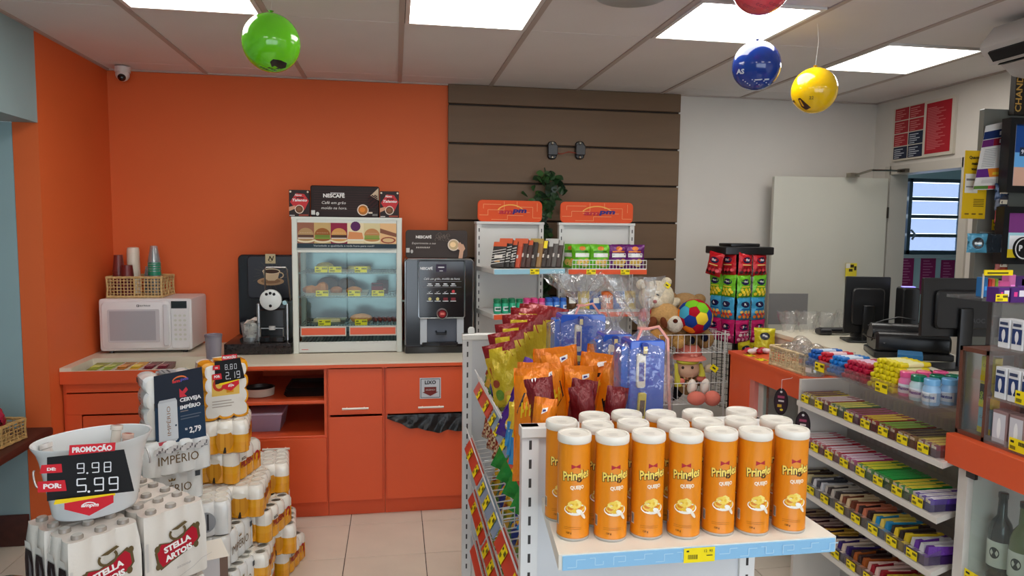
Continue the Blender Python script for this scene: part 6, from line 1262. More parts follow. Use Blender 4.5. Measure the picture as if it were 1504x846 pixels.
m = MB(); m.rbox(0, .30, 0, .05, 0, .002, .001, (40, 40, 40)); o = tag(m.part('dark_strip', SATIN), 'thin dark strip lying on the white desk edge', 'strip'); o.location = (2.26, 2.55, DZ_+.001); o.rotation_euler = (0, 0, 1.3)
m = MB(); m.rbox(0, .14, 0, .10, 0, .05, .004, (40, 110, 160)); o = tag(m.part('blue_box', SATIN), 'blue box under the till on the white desk', 'box'); o.location = (2.30, 2.72, DZ_+.001); o.rotation_euler = (0, 0, .9)
# ---------------- door, window, wall boards on the right ----------------
def quad(TL, TR, BR, BL):
    TL, TR, BR, BL = map(Vector, (TL, TR, BR, BL)); N = (TR-BL).cross(TL-BR).normalized()
    if N.dot(CP-TL) < 0: N = -N
    return lambda u, v, h: (BL*(1-u)+BR*u)*(1-v)+(TL*(1-u)+TR*u)*v+N*h
hx, hy, ex, ey = 3.565, 4.66, 2.705, 4.735; dv = Vector((hx-ex, hy-ey, 0)); dl = dv.length; dzt = on(1145, 259, Y=4.735).z
dr = D.objects.new('door_1', None); C.objects.link(dr); dr.location = (ex, ey, 0); dr.rotation_euler = (0, 0, math.atan2(dv.y, dv.x)); struct(dr)
m = MB(); m.rbox(0, dl, 0, .035, .01, dzt, .004, (206, 204, 192), seg=1, axis='y'); m.part('leaf', mat('cream_door_paint', (206, 204, 192), .45, vary=.02), dr)
m = MB(); z0, z1 = on(1160, 476, Y=4.73).z, on(1160, 431, Y=4.73).z; m.box(-.004, on(1185, 450, Y=4.72).x-ex, -.002, 0, z0, z1, (138, 136, 136)); m.part('grey_plate', SATIN, dr)
for z in (1.85, .3): m = MB(); m.cyl((dl+.004, -.004, z-.04), (dl+.004, -.004, z+.04), .008, n=8, c=(80, 74, 68)); m.part('hinge', METAL, dr)
m = MB(); a, b, c_ = on(1257, 257, Y=4.62), on(1280, 250, Y=4.45), on(1326, 251, X=XR-.02); m.tube([a, b], .008, 6, (150, 144, 134)); m.tube([b, c_], .007, 6, (150, 144, 134)); m.box(c_.x-.03, c_.x+.01, c_.y-.06, c_.y+.02, c_.z-.012, c_.z+.012, (110, 104, 98)); m.box(a.x-.04, a.x+.03, a.y, a.y+.05, a.z-.015, a.z+.015, (170, 164, 150)); tag(m.part('door_closer', METAL), 'folding metal door closer arm above the open door', 'door closer')
p = on(1251, 393, Y=4.66); m = MB(); m.box(p.x-.045, p.x+.045, 4.665, 4.667, p.z-.09, p.z+.032, (236, 216, 60)); m.art(Art().rect(-.045, -.004, -.01, .03, (236, 232, 220)).rect(-.008, .0, .02, .022, (60, 50, 20)).rect(.022, -.02, .04, .01, (60, 50, 30)).rect(-.02, -.03, .01, -.01, (70, 60, 30)), plane((p.x, 4.6645, p.z), *FRONT)); tag(m.part('small_notice', PAPER), 'small yellow notice on the open door above the monitor', 'notice')
wn = D.objects.new('window_1', None); C.objects.link(wn); struct(wn); fc = (66, 82, 92)
def wzv(v): return on(1365, v, Y=YW).z
def wxu(u): return on(u, 320, Y=YW).x
m = MB()
for b in ((wx0, wx0+.03, wz0, wz1), (wx1-.03, wx1, wz0, wz1), (wx0, wx1, wz0, wz0+.035), (wx0, wx1, wz1-.03, wz1), (wxu(1336), wxu(1341), wz0, wz1)): m.box(b[0], b[1], YW+.02, YW+.06, b[2], b[3], fc)
m.part('window_frame', SATIN, wn, smooth=False)
RIB = clear('ribbed_glass', (138, 150, 176), .06, .2, bump=.4, bscale=120, haze=.3, hcol=(200, 212, 230))
for i, (va, vb) in enumerate(((268, 289), (295, 315), (321, 343), (347, 368))):
    m = MB(); m.mesh([(wxu(1341), YW+.07, wzv(va)), (wxu(1415), YW+.07, wzv(va)), (wxu(1415), YW+.03, wzv(vb)), (wxu(1341), YW+.03, wzv(vb))], [(0, 1, 2, 3)]); m.part('pane', RIB, wn)
    m = MB(); m.mesh([(wx0+.03, YW+.06, wzv(va)), (wxu(1336), YW+.06, wzv(va)), (wxu(1336), YW+.04, wzv(vb)), (wx0+.03, YW+.04, wzv(vb))], [(0, 1, 2, 3)]); m.part('pane', RIB, wn)
    if i < 3: m = MB(); m.box(wxu(1341), wx1, YW+.015, YW+.07, wzv(vb+5.5), wzv(vb+.5), fc); m.part('slat_rail', SATIN, wn)
m = MB(); m.tube([(wxu(1339), YW, wzv(338)), (wxu(1342), YW-.03, wzv(345)), (wxu(1340), YW-.01, wzv(352))], .01, 6, fc); m.part('handle', SATIN, wn)
m = MB(); m.rbox(wx0-.02, wx1+.02, YW-.03, YW+.05, wz0-.03, wz0, .004, (150, 160, 164), seg=1, axis='x'); m.part('window_sill', SATIN, wn)
for i, (u0, u1, v0, v1) in enumerate(((1319, 1343, 378, 432), (1350, 1375, 379, 432), (1381, 1403, 382, 412))):
    p0, p1 = on(u0, v1, Y=YW-.004), on(u1, v0, Y=YW-.004); m = MB(); m.box(p0.x, p1.x, YW-.004, YW-.001, p0.z, p1.z, (124, 22, 78)); a = Art()
    for k in range(9): a.rect(p0.x+.02, p1.z-.03-k*.024, p0.x+.02+(p1.x-p0.x-.04)*(.6+.4*((k*7) % 5)/5), p1.z-.022-k*.024, (170, 90, 130))
    m.art(a, plane((0, YW-.0045, 0), *FRONT), .0002); tag(m.part('notice_sheet', PAPER), ['purple notice sheet under the louvre window, left one', 'purple notice sheet under the louvre window, middle one', 'purple notice sheet under the louvre window, right one'][i], 'notice', 'purple notices')
# framed red board above the doorway
fx = XR-.022; t = thing('menu_board', 'white framed notice board with red and navy sheets above the doorway', 'notice board')
Yf = lambda u: on(u, 190, X=fx).y
B0, B1, Z0_, Z1_ = 4.09, 4.66, 2.222, 2.60
m = MB(); m.box(fx, XR-.001, B0, B1, Z0_, Z1_, (206, 198, 184)); m.part('frame', SATIN, t, smooth=False)
def sheet(y0, y1, z0, z1, c, n, col, name='sheet'):
    q = MB(); q.box(fx-.003, fx-.0005, y0, y1, z0, z1, c); a = Art(); w = y1-y0
    for r_ in range(n): a.rect(w*.08, (z1-z0)*(.08+.84*r_/n), w*(.45+.45*((r_*7) % 5)/5), (z1-z0)*(.08+.84*r_/n)+.006, col)
    q.art(a, plane((fx-.0032, y1, z0), (0, -1, 0), (0, 0, 1)), .0002); q.part(name, PAPER, t)
sheet(B0+.025, B0+.245, Z0_+.02, Z1_-.02, (166, 26, 40), 26, (196, 96, 100))
for r_ in range(4):
    for k in range(2):
        nv = (r_ == 0) or (r_ == 1 and k == 1); z = Z0_+.012+r_*.091; y1 = B1-.02-k*.145; sheet(y1-.135, y1, z, z+.084, (26, 34, 58) if nv else (160, 36, 46), 5, (190, 196, 206) if nv else (206, 120, 120))
# yellow poster on the door pillar
def board(name, label, cat, X, y1, y0, z0, z1, c, fn, th=.003):
    m = MB(); m.box(X, X+th, y0, y1, z0, z1, c); a = Art(); fn(a, y1-y0, z1-z0); m.art(a, plane((X-.0004, y1, z0), (0, -1, 0), (0, 0, 1)), .0002); return tag(m.part(name, PAPER, smooth=False), label, cat)
def yp(a, w, h):
    k = (50, 40, 20); a.text('Quanto', w*.40, h*.87, h*.045, k, bold=.05).text('mais', w*.42, h*.79, h*.045, k, bold=.05).text('vocês', w*.45, h*.71, h*.045, k, bold=.05).rect(w*.05, h*.38, w*.6, h*.66, (230, 226, 216)).rect(w*.1, h*.56, w*.5, h*.59, (120, 116, 110)).rect(w*.1, h*.46, w*.5, h*.48, (140, 136, 130))
    for i in range(5): a.rect(w*.45, h*(.18+.025*i), w*.9, h*(.19+.025*i), (90, 76, 20))
    for i in range(3): a.rect(w*(.1+.3*i), h*.06, w*(.28+.3*i), h*.08, (120, 90, 30))
# shelving behind the till with screens, price list and hanging goods
UY = 3.0; ux0, ux1 = on(1437, 300, Y=UY).x, 3.4; uz1 = on(1460, 160, Y=UY).z
t = thing('back_shelf_unit', 'grey tobacco shelf unit behind the till at the right edge', 'shelf unit')
m = MB(); m.rbox(ux0, ux1, UY, UY+.03, 0, uz1, .003, (112, 112, 104), seg=1, axis='y'); m.part('side_panel', SATIN, t)
m = MB(); m.box(ux1-.03, ux1, 1.8, UY, 0, uz1, (100, 100, 94)); m.part('back_panel', SATIN, t)
p0, p1 = on(1412, 321, Y=UY-.012), on(1453, 222, Y=UY-.012); m = MB(); m.box(p0.x, p1.x, UY-.012, UY-.009, p0.z, p1.z, (226, 184, 20)); a = Art(); yp(a, p1.x-p0.x, p1.z-p0.z); m.art(a, plane((p0.x, UY-.0125, p0.z), *FRONT), .0002); tag(m.part('yellow_poster', PAPER, smooth=False), 'tall yellow poster hanging at the grey panel right of the doorway', 'poster')
q = on(1464, 250, Y=UY-.02); m = MB(); TL, TR, BR, BL = on(1448, 185, Y=UY-.025), on(1478, 178, Y=UY-.025), on(1471, 278, Y=UY-.05), on(1429, 279, Y=UY-.05); qm = quad(TL, TR, BR, BL); a = Art().rect(0, 0, 1, 1, (232, 228, 222), 2, 4)
a.rect(0, .78, 1, .90, (30, 50, 100), 2).rect(0, .66, .5, .77, (110, 40, 110)).rect(.5, .66, 1, .77, (150, 30, 50)).rect(.72, .81, .9, .87, (230, 230, 236)).rect(.75, .69, .9, .75, (230, 220, 220)).rect(0, .19, 1, .32, (236, 140, 40), 2).poly([(0, .19), (.5, .19), (.4, .32), (0, .32)], (100, 40, 130)).rect(.6, .22, .9, .26, (240, 200, 60)).rect(0, .01, 1, .06, (90, 130, 50)).rect(.5, .01, 1, .06, (200, 60, 70)).rect(.75, .01, 1, .06, (226, 190, 50)).ell(.92, .12, .05, .03, (200, 130, 60), 10)
for k in range(11): a.rect(.12, .35+k*.026, .62, .357+k*.026, (150, 150, 150)).rect(.85, .35+k*.026, .95, .357+k*.026, (130, 130, 130))
for k in range(3): a.rect(.2, .10+k*.02, .75, .106+k*.02, (170, 166, 160))
m.art(a, qm, .0002); a2 = Art().rect(0, 0, 1, 1, (226, 222, 216), 2, 4); m.art(a2, lambda u, v, h: qm(u, v, -.001)); tag(m.part('price_list', PAPER), 'tall white price list with coloured bands hanging before the grey panel', 'price list')
SY = 2.88
def screen(lab, u0, v0, v1, art_fn):
    p0, p1 = on(u0, v1, Y=SY), on(u0, v0, Y=SY); t = thing('framed_screen', lab, 'screen', (p0.x, SY, p0.z), group='black framed screens'); h = p1.z-p0.z; w = .55; f = .03
    for b, nm in (((0, w, 0, .05, 0, f), 'frame_bottom'), ((0, w, 0, .05, h-f, h), 'frame_top'), ((0, f, 0, .05, f, h-f), 'frame_side'), ((w-f, w, 0, .05, f, h-f), 'frame_side')): m = MB(); m.box(*b, (18, 18, 20)); m.part(nm, SATIN, t)
    m = MB(); m.box(f, w-f, .035, .045, f, h-f, (60, 66, 80)); a = Art(); art_fn(a, w, h, f); m.art(a, plane((0, .0345, 0), *FRONT), .0002); m.part('display', mat('lit_display', None, .3, emit=.35), t)
    m = MB(); m.box(w*.5, w*.56, .05, UY-SY+.001, h*.4, h*.5, (30, 30, 32)); m.part('wall_arm', SATIN, t)
    return t
def s1(a, w, h, f): a.rect(f, f, f+.035, h-f, (150, 156, 170)).rect(f+.035, f, w-f, h-f, (20, 60, 120), 1, 1).rect(f+.035, f, w-f, h*.35, (190, 150, 130)).rect(f+.035, h*.35, w-f, h*.55, (90, 150, 200)).rect(f+.06, h*.5, w-f, h*.62, (30, 40, 60)).text('9', f+.075, h*.53, .02, (230, 230, 235))
def s2(a, w, h, f): a.rect(f, f, f+.03, h-f, (140, 140, 150)).rect(f+.03, f, w-f, h-f, (110, 50, 110)).rect(f+.03, f, w-f, h*.55, (150, 190, 200)).rect(f+.04, f, f+.12, h*.5, (226, 226, 230)).rect(f+.03, f, w-f, f+.04, (226, 200, 40))
screen('upper black framed screen with a blue picture at the right edge', 1478, 172, 282, s1); screen('lower black framed screen with a purple picture at the right edge', 1470, 303, 388, s2)
p = on(1502, 365, Y=SY-.02); t = thing('round_sign', 'round black sign with white ring cut by the right edge', 'sign', p); m = MB(); m.M = Matrix.Rotation(math.radians(90), 4, 'X'); m.lathe([(0, 0), (.055, 0), (.055, .008), (0, .008)], 28, (16, 16, 18), cap0=False, cap1=False); m.part('disc', SATIN, t); m = MB(); m.art(Art().arc(0, 0, .05, .05, .006, (230, 230, 230), 0, 360, 30).text('P', -.02, -.012, .028, (235, 235, 235), bold=.05), plane((0, -.009, 0), *FRONT), .0003); m.part('print', PAPER, t)
p0, p1 = on(1489, 168, Y=2.96), on(1489, 78, Y=2.96); m = MB(); hh = p1.z-p0.z; m.box(p0.x, p0.x+.32, 2.96, 2.99, p0.z, p1.z, (44, 38, 32)); m.art(Art().text('CHAND', .038, .012, .034, (206, 160, 80), w=hh*.60, al='l', bold=.02, rot=90), plane((p0.x, 2.9595, p0.z), *FRONT), .0002); tag(m.part('chandon_sign', PAPER), 'dark board with golden CHAND lettering above the screens', 'sign')
# hanging packs and counter top goods under the screens
for i in range(6):
    m = bag('x', .085, .085, .02, (24, 34, 44) if i else (70, 140, 170), 70+i, Art().ell(0, .042, .026, .026, (20, 24, 30), 14).rect(-.016, .036, .016, .046, (200, 206, 210)) if i == 0 else None, nu=8, nv=8); p = on(1434+i*4.5, 371, Y=2.74+.03*i); o = tag(m.part('hanging_pack', FOIL), 'dark blue pack hanging on the hook, %s from the front' % ORD[i], 'pack', 'blue packs on the hook'); o.location = p; o.rotation_euler = (0, 0, -.3)
m = MB(); m.tube([on(1440, 341, Y=2.68), on(1466, 343, Y=UY)], .003, 6, (150, 150, 150)); tag(m.part('hook', METAL), 'thin metal hook holding the dark blue packs', 'hook')
for i, (v, c) in enumerate(((285, (40, 60, 90)), (300, (60, 60, 70)), (318, (170, 40, 40)), (336, (226, 90, 40)), (356, (230, 100, 50)), (374, (170, 40, 40)), (392, (150, 60, 40)))):
    p = on(1462, v+9, Y=2.93); m = bag('x', .075, .08, .025, c, 80+i, Art().rect(-.02, .03, .025, .05, (226, 214, 190), 3), nu=8, nv=8); o = tag(m.part('hanging_pack', FOIL), 'small bright pack hanging beside the screens, %s from the top' % ORD[i], 'pack', 'bright packs beside the screens'); o.location = p+Vector((.03, 0, 0))
m = MB(); p = on(1465, 338, Y=UY-.003); m.art(tag_art(.06, .05), plane(p, *FRONT)); m.box(p.x-.03, p.x+.03, UY-.002, UY+.001, p.z, p.z+.05, YEL); tag(m.part('price_tag', PAPER), 'yellow price tag above the bright hanging packs', 'price tag')
CZ = on(1450, 437, Y=2.3).z; t = thing('goods_shelf', 'small shelf of lighters and boxes above the right monitor', 'shelf'); p = on(1436, 437, Y=2.3)
m = MB(); m.box(p.x, p.x+.45, 2.28, 2.45, CZ-.012, CZ, (150, 150, 150)); m.part('board', ACRYL, t); m = MB(); m.box(p.x+.20, p.x+.22, 2.44, 2.46, DZ_, CZ-.012, (60, 60, 60)); m.part('support', SATIN, t); m = MB(); x0 = p.x+.0; m.box(x0, x0+.12, 2.275, 2.28, CZ+.085, CZ+.105, YEL); m.art(Art().rect(.01, .006, .1, .012, (90, 80, 20)), plane((x0, 2.2745, CZ+.085), *FRONT)); m.box(x0, x0+.004, 2.28, 2.285, CZ, CZ+.09, (200, 200, 200)); m.part('yellow_header', PAPER, t)
for i, (u, w, h, c, nm) in enumerate(((1441, .022, .075, (40, 110, 170), 'blue packet'), (1448, .012, .07, (200, 50, 50), 'red lighter'), (1453, .012, .07, (226, 110, 80), 'salmon lighter'), (1458, .012, .07, (130, 170, 50), 'green lighter'), (1468, .05, .06, (206, 90, 150), 'pink box'), (1480, .03, .085, (206, 110, 170), 'tall pink box'), (1492, .05, .08, (70, 40, 100), 'purple box'), (1500, .05, .07, (200, 196, 200), 'white box'))):
    x = on(u, 430, Y=2.33).x; m = MB(); m.rbox(x-w/2, x+w/2, 2.31, 2.34+w*.3, CZ+.001, CZ+h, .004, c, seg=1); m.art(Art().rect(-w*.3, h*.35, w*.3, h*.55, shade(c, 1.4)), plane((x, 2.3095, CZ), *FRONT)); tag(m.part('small_item', PAPER), nm+' on the small shelf above the right monitor', 'box' if 'box' in nm else 'lighter' if 'lighter' in nm else 'packet', 'goods on the small shelf')
for i, (u0, u1, c, nm) in enumerate(((1466, 1483, (84, 40, 120), 'purple carton left below the small shelf'), (1484, 1510, (76, 34, 110), 'purple carton right below the small shelf'))):
    p0, p1 = on(u0, 452, Y=1.95), on(u1, 436, Y=1.95); m = MB(); m.rbox(p0.x, p1.x, 1.95, 2.0, QZ+.482+.0015, QZ+.482+.05, .002, c, seg=1); w = p1.x-p0.x; m.art(Art().rect(w*.15, .02, w*.35, .035, (220, 60, 140)).rect(w*.45, .02, w*.9, .04, (226, 220, 230)), plane((p0.x, 1.9495, QZ+.483), *FRONT)); o = tag(m.part('purple_carton', PAPER), nm, 'carton', 'purple cartons')
m = MB(); p = on(1469, 436, Y=1.945); m.art(tag_art(.045, .024), plane((p.x+.01, 1.949, QZ+.488), *FRONT)); tag(m.part('price_tag', PAPER), 'yellow price tag on the purple carton', 'price tag')
# ceiling mounted air conditioner
AY = 2.9; a0, a1 = on(1441, 66, Y=AY), on(1487, 112, Y=AY); t = thing('air_conditioner', 'white ceiling air conditioner with dark louvre slots at the upper right', 'air conditioner')
pr = [(a0.x, a0.z+.005), (a0.x-.006, a0.z-.02), (a0.x+.05, a0.z-.09), (a0.x+(a1.x-a0.x)*.6, a1.z+.05), (a1.x, a1.z), (a1.x+.15, a1.z-.02), (a1.x+.25, a1.z+.03), (a1.x+.25, HC-.03), (a0.x+.06, HC-.03)]
m = MB(); m.prism(pr, 1.5, AY, (196, 192, 188), lambda a, b, h: (a, h, b)); m.fix = True; m.part('casing', SATIN, t, ang=30)
for k, (f0, f1) in enumerate(((.25, .8), (.25, .85))):
    A_0, A_1 = Vector((pr[1+k][0], 0, pr[1+k][1])), Vector((pr[2+k][0], 0, pr[2+k][1])); q0, q1 = A_0.lerp(A_1, f0), A_0.lerp(A_1, f1); N = Vector((-.7, 0, -.7))*.012
    m = MB(); m.mesh([(q0+N)+Vector((0, 1.5, 0)), (q0+N)+Vector((0, AY-.04, 0)), (q1+N)+Vector((0, AY-.04, 0)), (q1+N)+Vector((0, 1.5, 0)), q0+Vector((.01, 1.5, .01)), q0+Vector((.01, AY-.04, .01)), q1+Vector((.01, AY-.04, .01)), q1+Vector((.01, 1.5, .01))], [(0, 1, 2, 3), (0, 4, 5, 1), (1, 5, 6, 2), (2, 6, 7, 3), (3, 7, 4, 0)], (24, 24, 26)); m.part('louvre_slot', MATTE, t)
m = MB(); m.box(a0.x+.1, a1.x+.2, 1.6, 1.64, HC-.035, HC, (150, 150, 150)); m.part('bracket', SATIN, t); m = MB(); m.box(a0.x+.1, a1.x+.2, AY-.2, AY-.16, HC-.035, HC, (150, 150, 150)); m.part('bracket', SATIN, t)
# ---------------- beer stacks ----------------
FILMW = mat('shrink_film', None, .22, spec=.6, coat=.3, bump=.15, bscale=40)
AMB, WHT, BRNZ = (222, 150, 14), (232, 226, 216), (176, 96, 16)
def can_pack(kind, nx=3, ny=4, r=.032, h=.142):
    """shrink wrapped cans; nx along x (end face towards -y), ny along y"""
    m = MB(); W, L = nx*2*r, ny*2*r; P = []; b = r*.38; st = 6
    def side(ax, ay, bx, by, n):
        d = Vector((bx-ax, by-ay)); N = Vector((d.y, -d.x)).normalized()
        for i in range(n*st):
            f = i/(n*st); s_ = abs(math.sin(math.pi*f*n)); P.append((ax+d.x*f-N.x*b*(1-s_**.6), ay+d.y*f-N.y*b*(1-s_**.6)))
    side(-W/2, -L/2, W/2, -L/2, nx); side(W/2, -L/2, W/2, L/2, ny); side(W/2, L/2, -W/2, L/2, nx); side(-W/2, L/2, -W/2, -L/2, ny)
    if kind == 'pilsen': rings = [(0, .90, AMB), (.008, 1, AMB), (.36*h, 1, AMB), (.60*h, 1, (228, 160, 30)), (.68*h, 1, WHT), (.86*h, 1, WHT), (.96*h, .95, WHT), (h, .90, WHT)]
    else: rings = [(0, .90, (214, 216, 214)), (.008, 1, (222, 222, 220)), (.5*h, 1, (228, 228, 226)), (.86*h, 1, (226, 226, 224)), (.96*h, .95, (226, 226, 224)), (h, .90, (222, 222, 220))]
    n = len(P); q = len(m.v)
    for z, k, c in rings:
        for x, y in P: m.vert((x*k if k < 1 else x, y*k if k < 1 else y, z))
    for a in range(len(rings)-1):
        for i in range(n): m.face((q+a*n+i, q+a*n+(i+1) % n, q+(a+1)*n+(i+1) % n, q+(a+1)*n+i), rings[a+1][2])
    m.face([q+i for i in range(n)][::-1], (228, 224, 216)); m.face([q+(len(rings)-1)*n+i for i in range(n)], rings[-1][2])
    t = thing('beer_pack', 'x', 'beer pack'); m.part('wrap', FILMW, t)
    for i in range(nx):
        for j in range(ny):
            mm = MB(); x, y = (-W/2+r+i*2*r)*.93, (-L/2+r+j*2*r)*.93; mm.lathe([(r*.86, 0), (r*.84, .004), (r*.7, .004), (r*.66, .001), (0, .001)], 16, (222, 218, 208), (x, y, h-.001), cap0=False, cap1=False); mm.part('can_top', FILMW, t)
    m = MB(); a = Art()
    if kind == 'pilsen':
        a.ell(0, h*.45, .036, h*.34, (196, 128, 20), 22).rect(-.018, h*.14, -.002, h*.75, (214, 150, 40)).rect(.004, h*.14, .02, h*.75, (206, 140, 30)).ell(0, h*.74, .03, .012, (226, 220, 208), 16).poly([(-.008, h*.06), (.006, h*.06), (.004, h*.24), (-.002, h*.24)], (40, 26, 18))
        b_ = Art().text('PILSEN', -.02, h*.42, h*.2, (150, 36, 20), w=.11, bold=.05).text('SKOL', -.05, h*.66, h*.09, (60, 50, 40), bold=.04).arc(.075, h*.5, .026, .026, .011, (176, 30, 26), -60, 220, 16).poly([(.088, h*.30), (.104, h*.42), (.082, h*.46)], (176, 30, 26))
    else:
        a.ell(0, h*.48, .038, h*.30, (150, 152, 156), 22).rect(-.014, h*.24, -.008, h*.72, (70, 70, 74)).rect(.004, h*.24, .012, h*.72, (60, 60, 66)).rect(-.03, h*.3, -.022, h*.66, (110, 110, 114))
        b_ = Art().text('IMPÉRIO', 0, h*.34, h*.24, (104, 80, 44), w=.15).poly([(-.012, h*.70), (.012, h*.70), (.014, h*.78), (.005, h*.73), (0, h*.80), (-.005, h*.73), (-.014, h*.78)], (130, 100, 50)).rect(.09, h*.7, .11, h*.86, (70, 74, 80))
    m.art(a, plane((0, -L/2-.0012, 0), *FRONT), .0003); m.part('grip_print', PAPER, t)
    for f_ in (plane((W/2+.0012, 0, 0), (0, 1, 0), (0, 0, 1)), plane((-W/2-.0012, 0, 0), (0, -1, 0), (0, 0, 1))): m = MB(); m.art(b_, f_, .0003); m.part('side_print', PAPER, t)
    m = MB(); c_ = Art()
    if kind == 'pilsen': c_.rect(-.06, -.02, .055, .075, (226, 186, 90)).ell(-.03, .03, .026, .03, (196, 60, 30), 16).ell(-.03, .03, .014, .018, (236, 196, 90), 14).rect(.0, -.01, .03, .06, (222, 150, 20)).rect(.0, .045, .03, .06, (236, 232, 224)); [c_.rect(-.06, -.045-.012*k, .02+.01*(k % 2), -.041-.012*k, (170, 160, 150)) for k in range(3)]
    else: c_.text('IMPÉRIO', 0, -.01, .03, (150, 130, 96), w=.12)
    m.art(c_, plane((0, 0, -.0012), (1, 0, 0), (0, -1, 0)), .0003); m.part('base_print', PAPER, t)
    return t
HP = .142; lz = lambda k: k*(HP+.0012)
PK, IM = can_pack('pilsen'), can_pack('imperio'); used = {}
def pile(src, lab, u, Y, lev, rz, rot=None, z=None):
    p = on(u, 600, Y=Y); loc = (p.x, Y, lz(lev) if z is None else z); g = 'amber PILSEN beer packs' if src is PK else 'white IMPÉRIO beer packs'
    if src.name not in used: used[src.name] = 1; src.location = loc; src.rotation_euler = rot or (0, 0, rz); src['label'] = lab; src['group'] = g; return src
    return dup(src, lab, loc, rot=rot or (0, 0, rz), group=g)
r15, rr = math.radians(-14), math.radians
pile(PK, 'PILSEN pack on the floor at the right foot of the beer pile', 404, 3.52, 0, rr(-14)); pile(PK, 'PILSEN pack in the second layer at the right of the pile', 402, 3.46, 1, rr(8)); pile(PK, 'PILSEN pack in the third layer with its red name side showing', 380, 3.30, 2, rr(-16))
pile(PK, 'PILSEN pack in the fourth layer farthest to the right', 393, 3.50, 3, rr(8)); pile(PK, 'PILSEN pack in the fourth layer left of the farthest right one', 357, 3.23, 3, rr(2)); pile(PK, 'PILSEN pack in the fifth layer with oval grip hole', 334, 3.27, 4, rr(-15)); pile(PK, 'PILSEN pack in the sixth layer below the standing pack', 333, 3.24, 5, rr(8))
pile(PK, 'PILSEN pack low in the second layer beside the white packs', 362, 3.18, 1, rr(2)); pile(PK, 'PILSEN pack at the bottom under the second layer', 360, 3.20, 0, rr(2))
for k in range(3): pile(PK, 'PILSEN pack at the back of the pile, %s layer' % ORD[k], 394, 3.76, k, rr(6))
for k in range(4): pile(PK, 'PILSEN pack in the hidden middle column, %s layer' % ORD[k], 328, 3.56, k, rr(0))
pile(IM, 'IMPÉRIO pack topmost of the short white column beside the amber packs', 300, 3.05, 3, rr(12)); pile(IM, 'IMPÉRIO pack second from the top in the short white column', 316, 3.06, 2, rr(-14)); pile(IM, 'IMPÉRIO pack third from the top in the short white column', 318, 2.98, 1, rr(-14)); pile(IM, 'IMPÉRIO pack at the bottom of the short white column', 316, 2.98, 0, rr(-14))
pile(IM, 'IMPÉRIO pack with its name facing out below the poster', 250, 2.97, 5, rr(-58))
for k in range(5): pile(IM, 'IMPÉRIO pack under the named one, %s layer from the floor' % ORD[k], 238, 3.02, k, rr(-56))
# standing packs on top : cans lie on their side
zt_ = lz(6)+.001; SR = rr(28)
sp1 = pile(IM, 'IMPÉRIO pack standing on end behind the navy poster', 251, 2.90, 6, 0, rot=(Matrix.Rotation(SR, 3, 'Z') @ Matrix.Rotation(rr(-90), 3, 'X')).to_euler(), z=zt_+.128)
sp2 = pile(PK, 'PILSEN pack standing on end under the small price board', 333, 3.16, 6, 0, rot=(Matrix.Rotation(SR, 3, 'Z') @ Matrix.Rotation(rr(-90), 3, 'X')).to_euler(), z=zt_+.128)
def onp(u, v, P, N):
    d = CF+CR*((u-752)/FPX)+CU*((423-v)/FPX); return CP+d*((P-CP).dot(N)/d.dot(N))
NS = Vector((math.sin(SR), -math.cos(SR), 0)); P1_, P2_ = sp1.location+NS*.012, sp2.location+NS*.006
# navy poster
q = quad(onp(226, 553, P1_, NS), onp(296.5, 539, P1_, NS), onp(303, 640, P1_, NS), onp(229, 656, P1_, NS)); m = MB(); a = Art().rect(0, 0, 1, 1, (28, 36, 52)); nv = (26, 52, 78)
a.poly([(0, 0), (1, 0), (1, .45), (0, .55)], nv).arc(.52, .87, .16, .07, .02, (230, 120, 60), 10, 170).text('am', .44, .85, .045, (206, 50, 60), w=.16, bold=.05, shear=.2).text('pm', .61, .85, .045, (90, 80, 170), w=.16, bold=.05, shear=.2)
a.poly([(.50, .63), (.50, .76), (.56, .71), (.64, .765), (.68, .72), (.60, .67), (.65, .63)], (206, 50, 64)).text('CERVEJA', .5, .545, .055, (234, 234, 236), w=.44, al='l', bold=.04).text('IMPÉRIO', .5, .455, .055, (234, 234, 236), w=.42, al='l', bold=.04).rect(.5, .42, .66, .435, (130, 120, 120)).rect(.5, .35, .92, .365, (90, 100, 116)).rect(.5, .31, .88, .325, (90, 100, 116))
a.rect(.06, .06, .44, .60, (206, 210, 214)).poly([(.06, .06), (.10, .03), (.40, .03), (.44, .06)], (190, 194, 198)).poly([(.06, .60), (.09, .64), (.41, .64), (.44, .60)], (190, 194, 198)).text('IMPÉRIO', .30, .12, .07, (150, 116, 90), w=.42, al='l', rot=90).ell(.40, .25, .02, .015, (50, 70, 90), 10)
a.text('R$', .60, .145, .03, (226, 228, 232), bold=.03).text('2,79', .66, .10, .085, (236, 236, 238), w=.24, al='l', bold=.03).rect(.03, -.0, .2, .05, (196, 70, 80))
m.art(a, q, .0003); m.art(Art().rect(0, 0, 1, 1, (20, 26, 38)), lambda u, v, h: q(u, v, -.004)); m.mesh([q(0, 0, 0), q(1, 0, 0), q(1, 0, -.004), q(0, 0, -.004), q(0, 1, 0), q(1, 1, 0), q(1, 1, -.004), q(0, 1, -.004)], [(0, 1, 2, 3), (4, 5, 6, 7), (0, 4, 7, 3), (1, 5, 6, 2)], (28, 36, 52))
tag(m.part('beer_poster', PAPER, smooth=False), 'navy CERVEJA IMPÉRIO price poster leaning on the white beer pack', 'poster')
m = MB(); a_, b_ = q(-.03, -.03, .01), q(1.03, -.05, .01); m.grid(lambda u, v: a_.lerp(b_, u)+Vector((0, -.02*v, -.018*v+.005*math.sin(u*23+v*4))), 40, 3, lambda u, v: (186, 182, 180) if int(u*29+v*3) % 4 else (90, 84, 86)); tag(m.part('torn_film', FILMW), 'crumpled torn film strip under the navy poster', 'film')
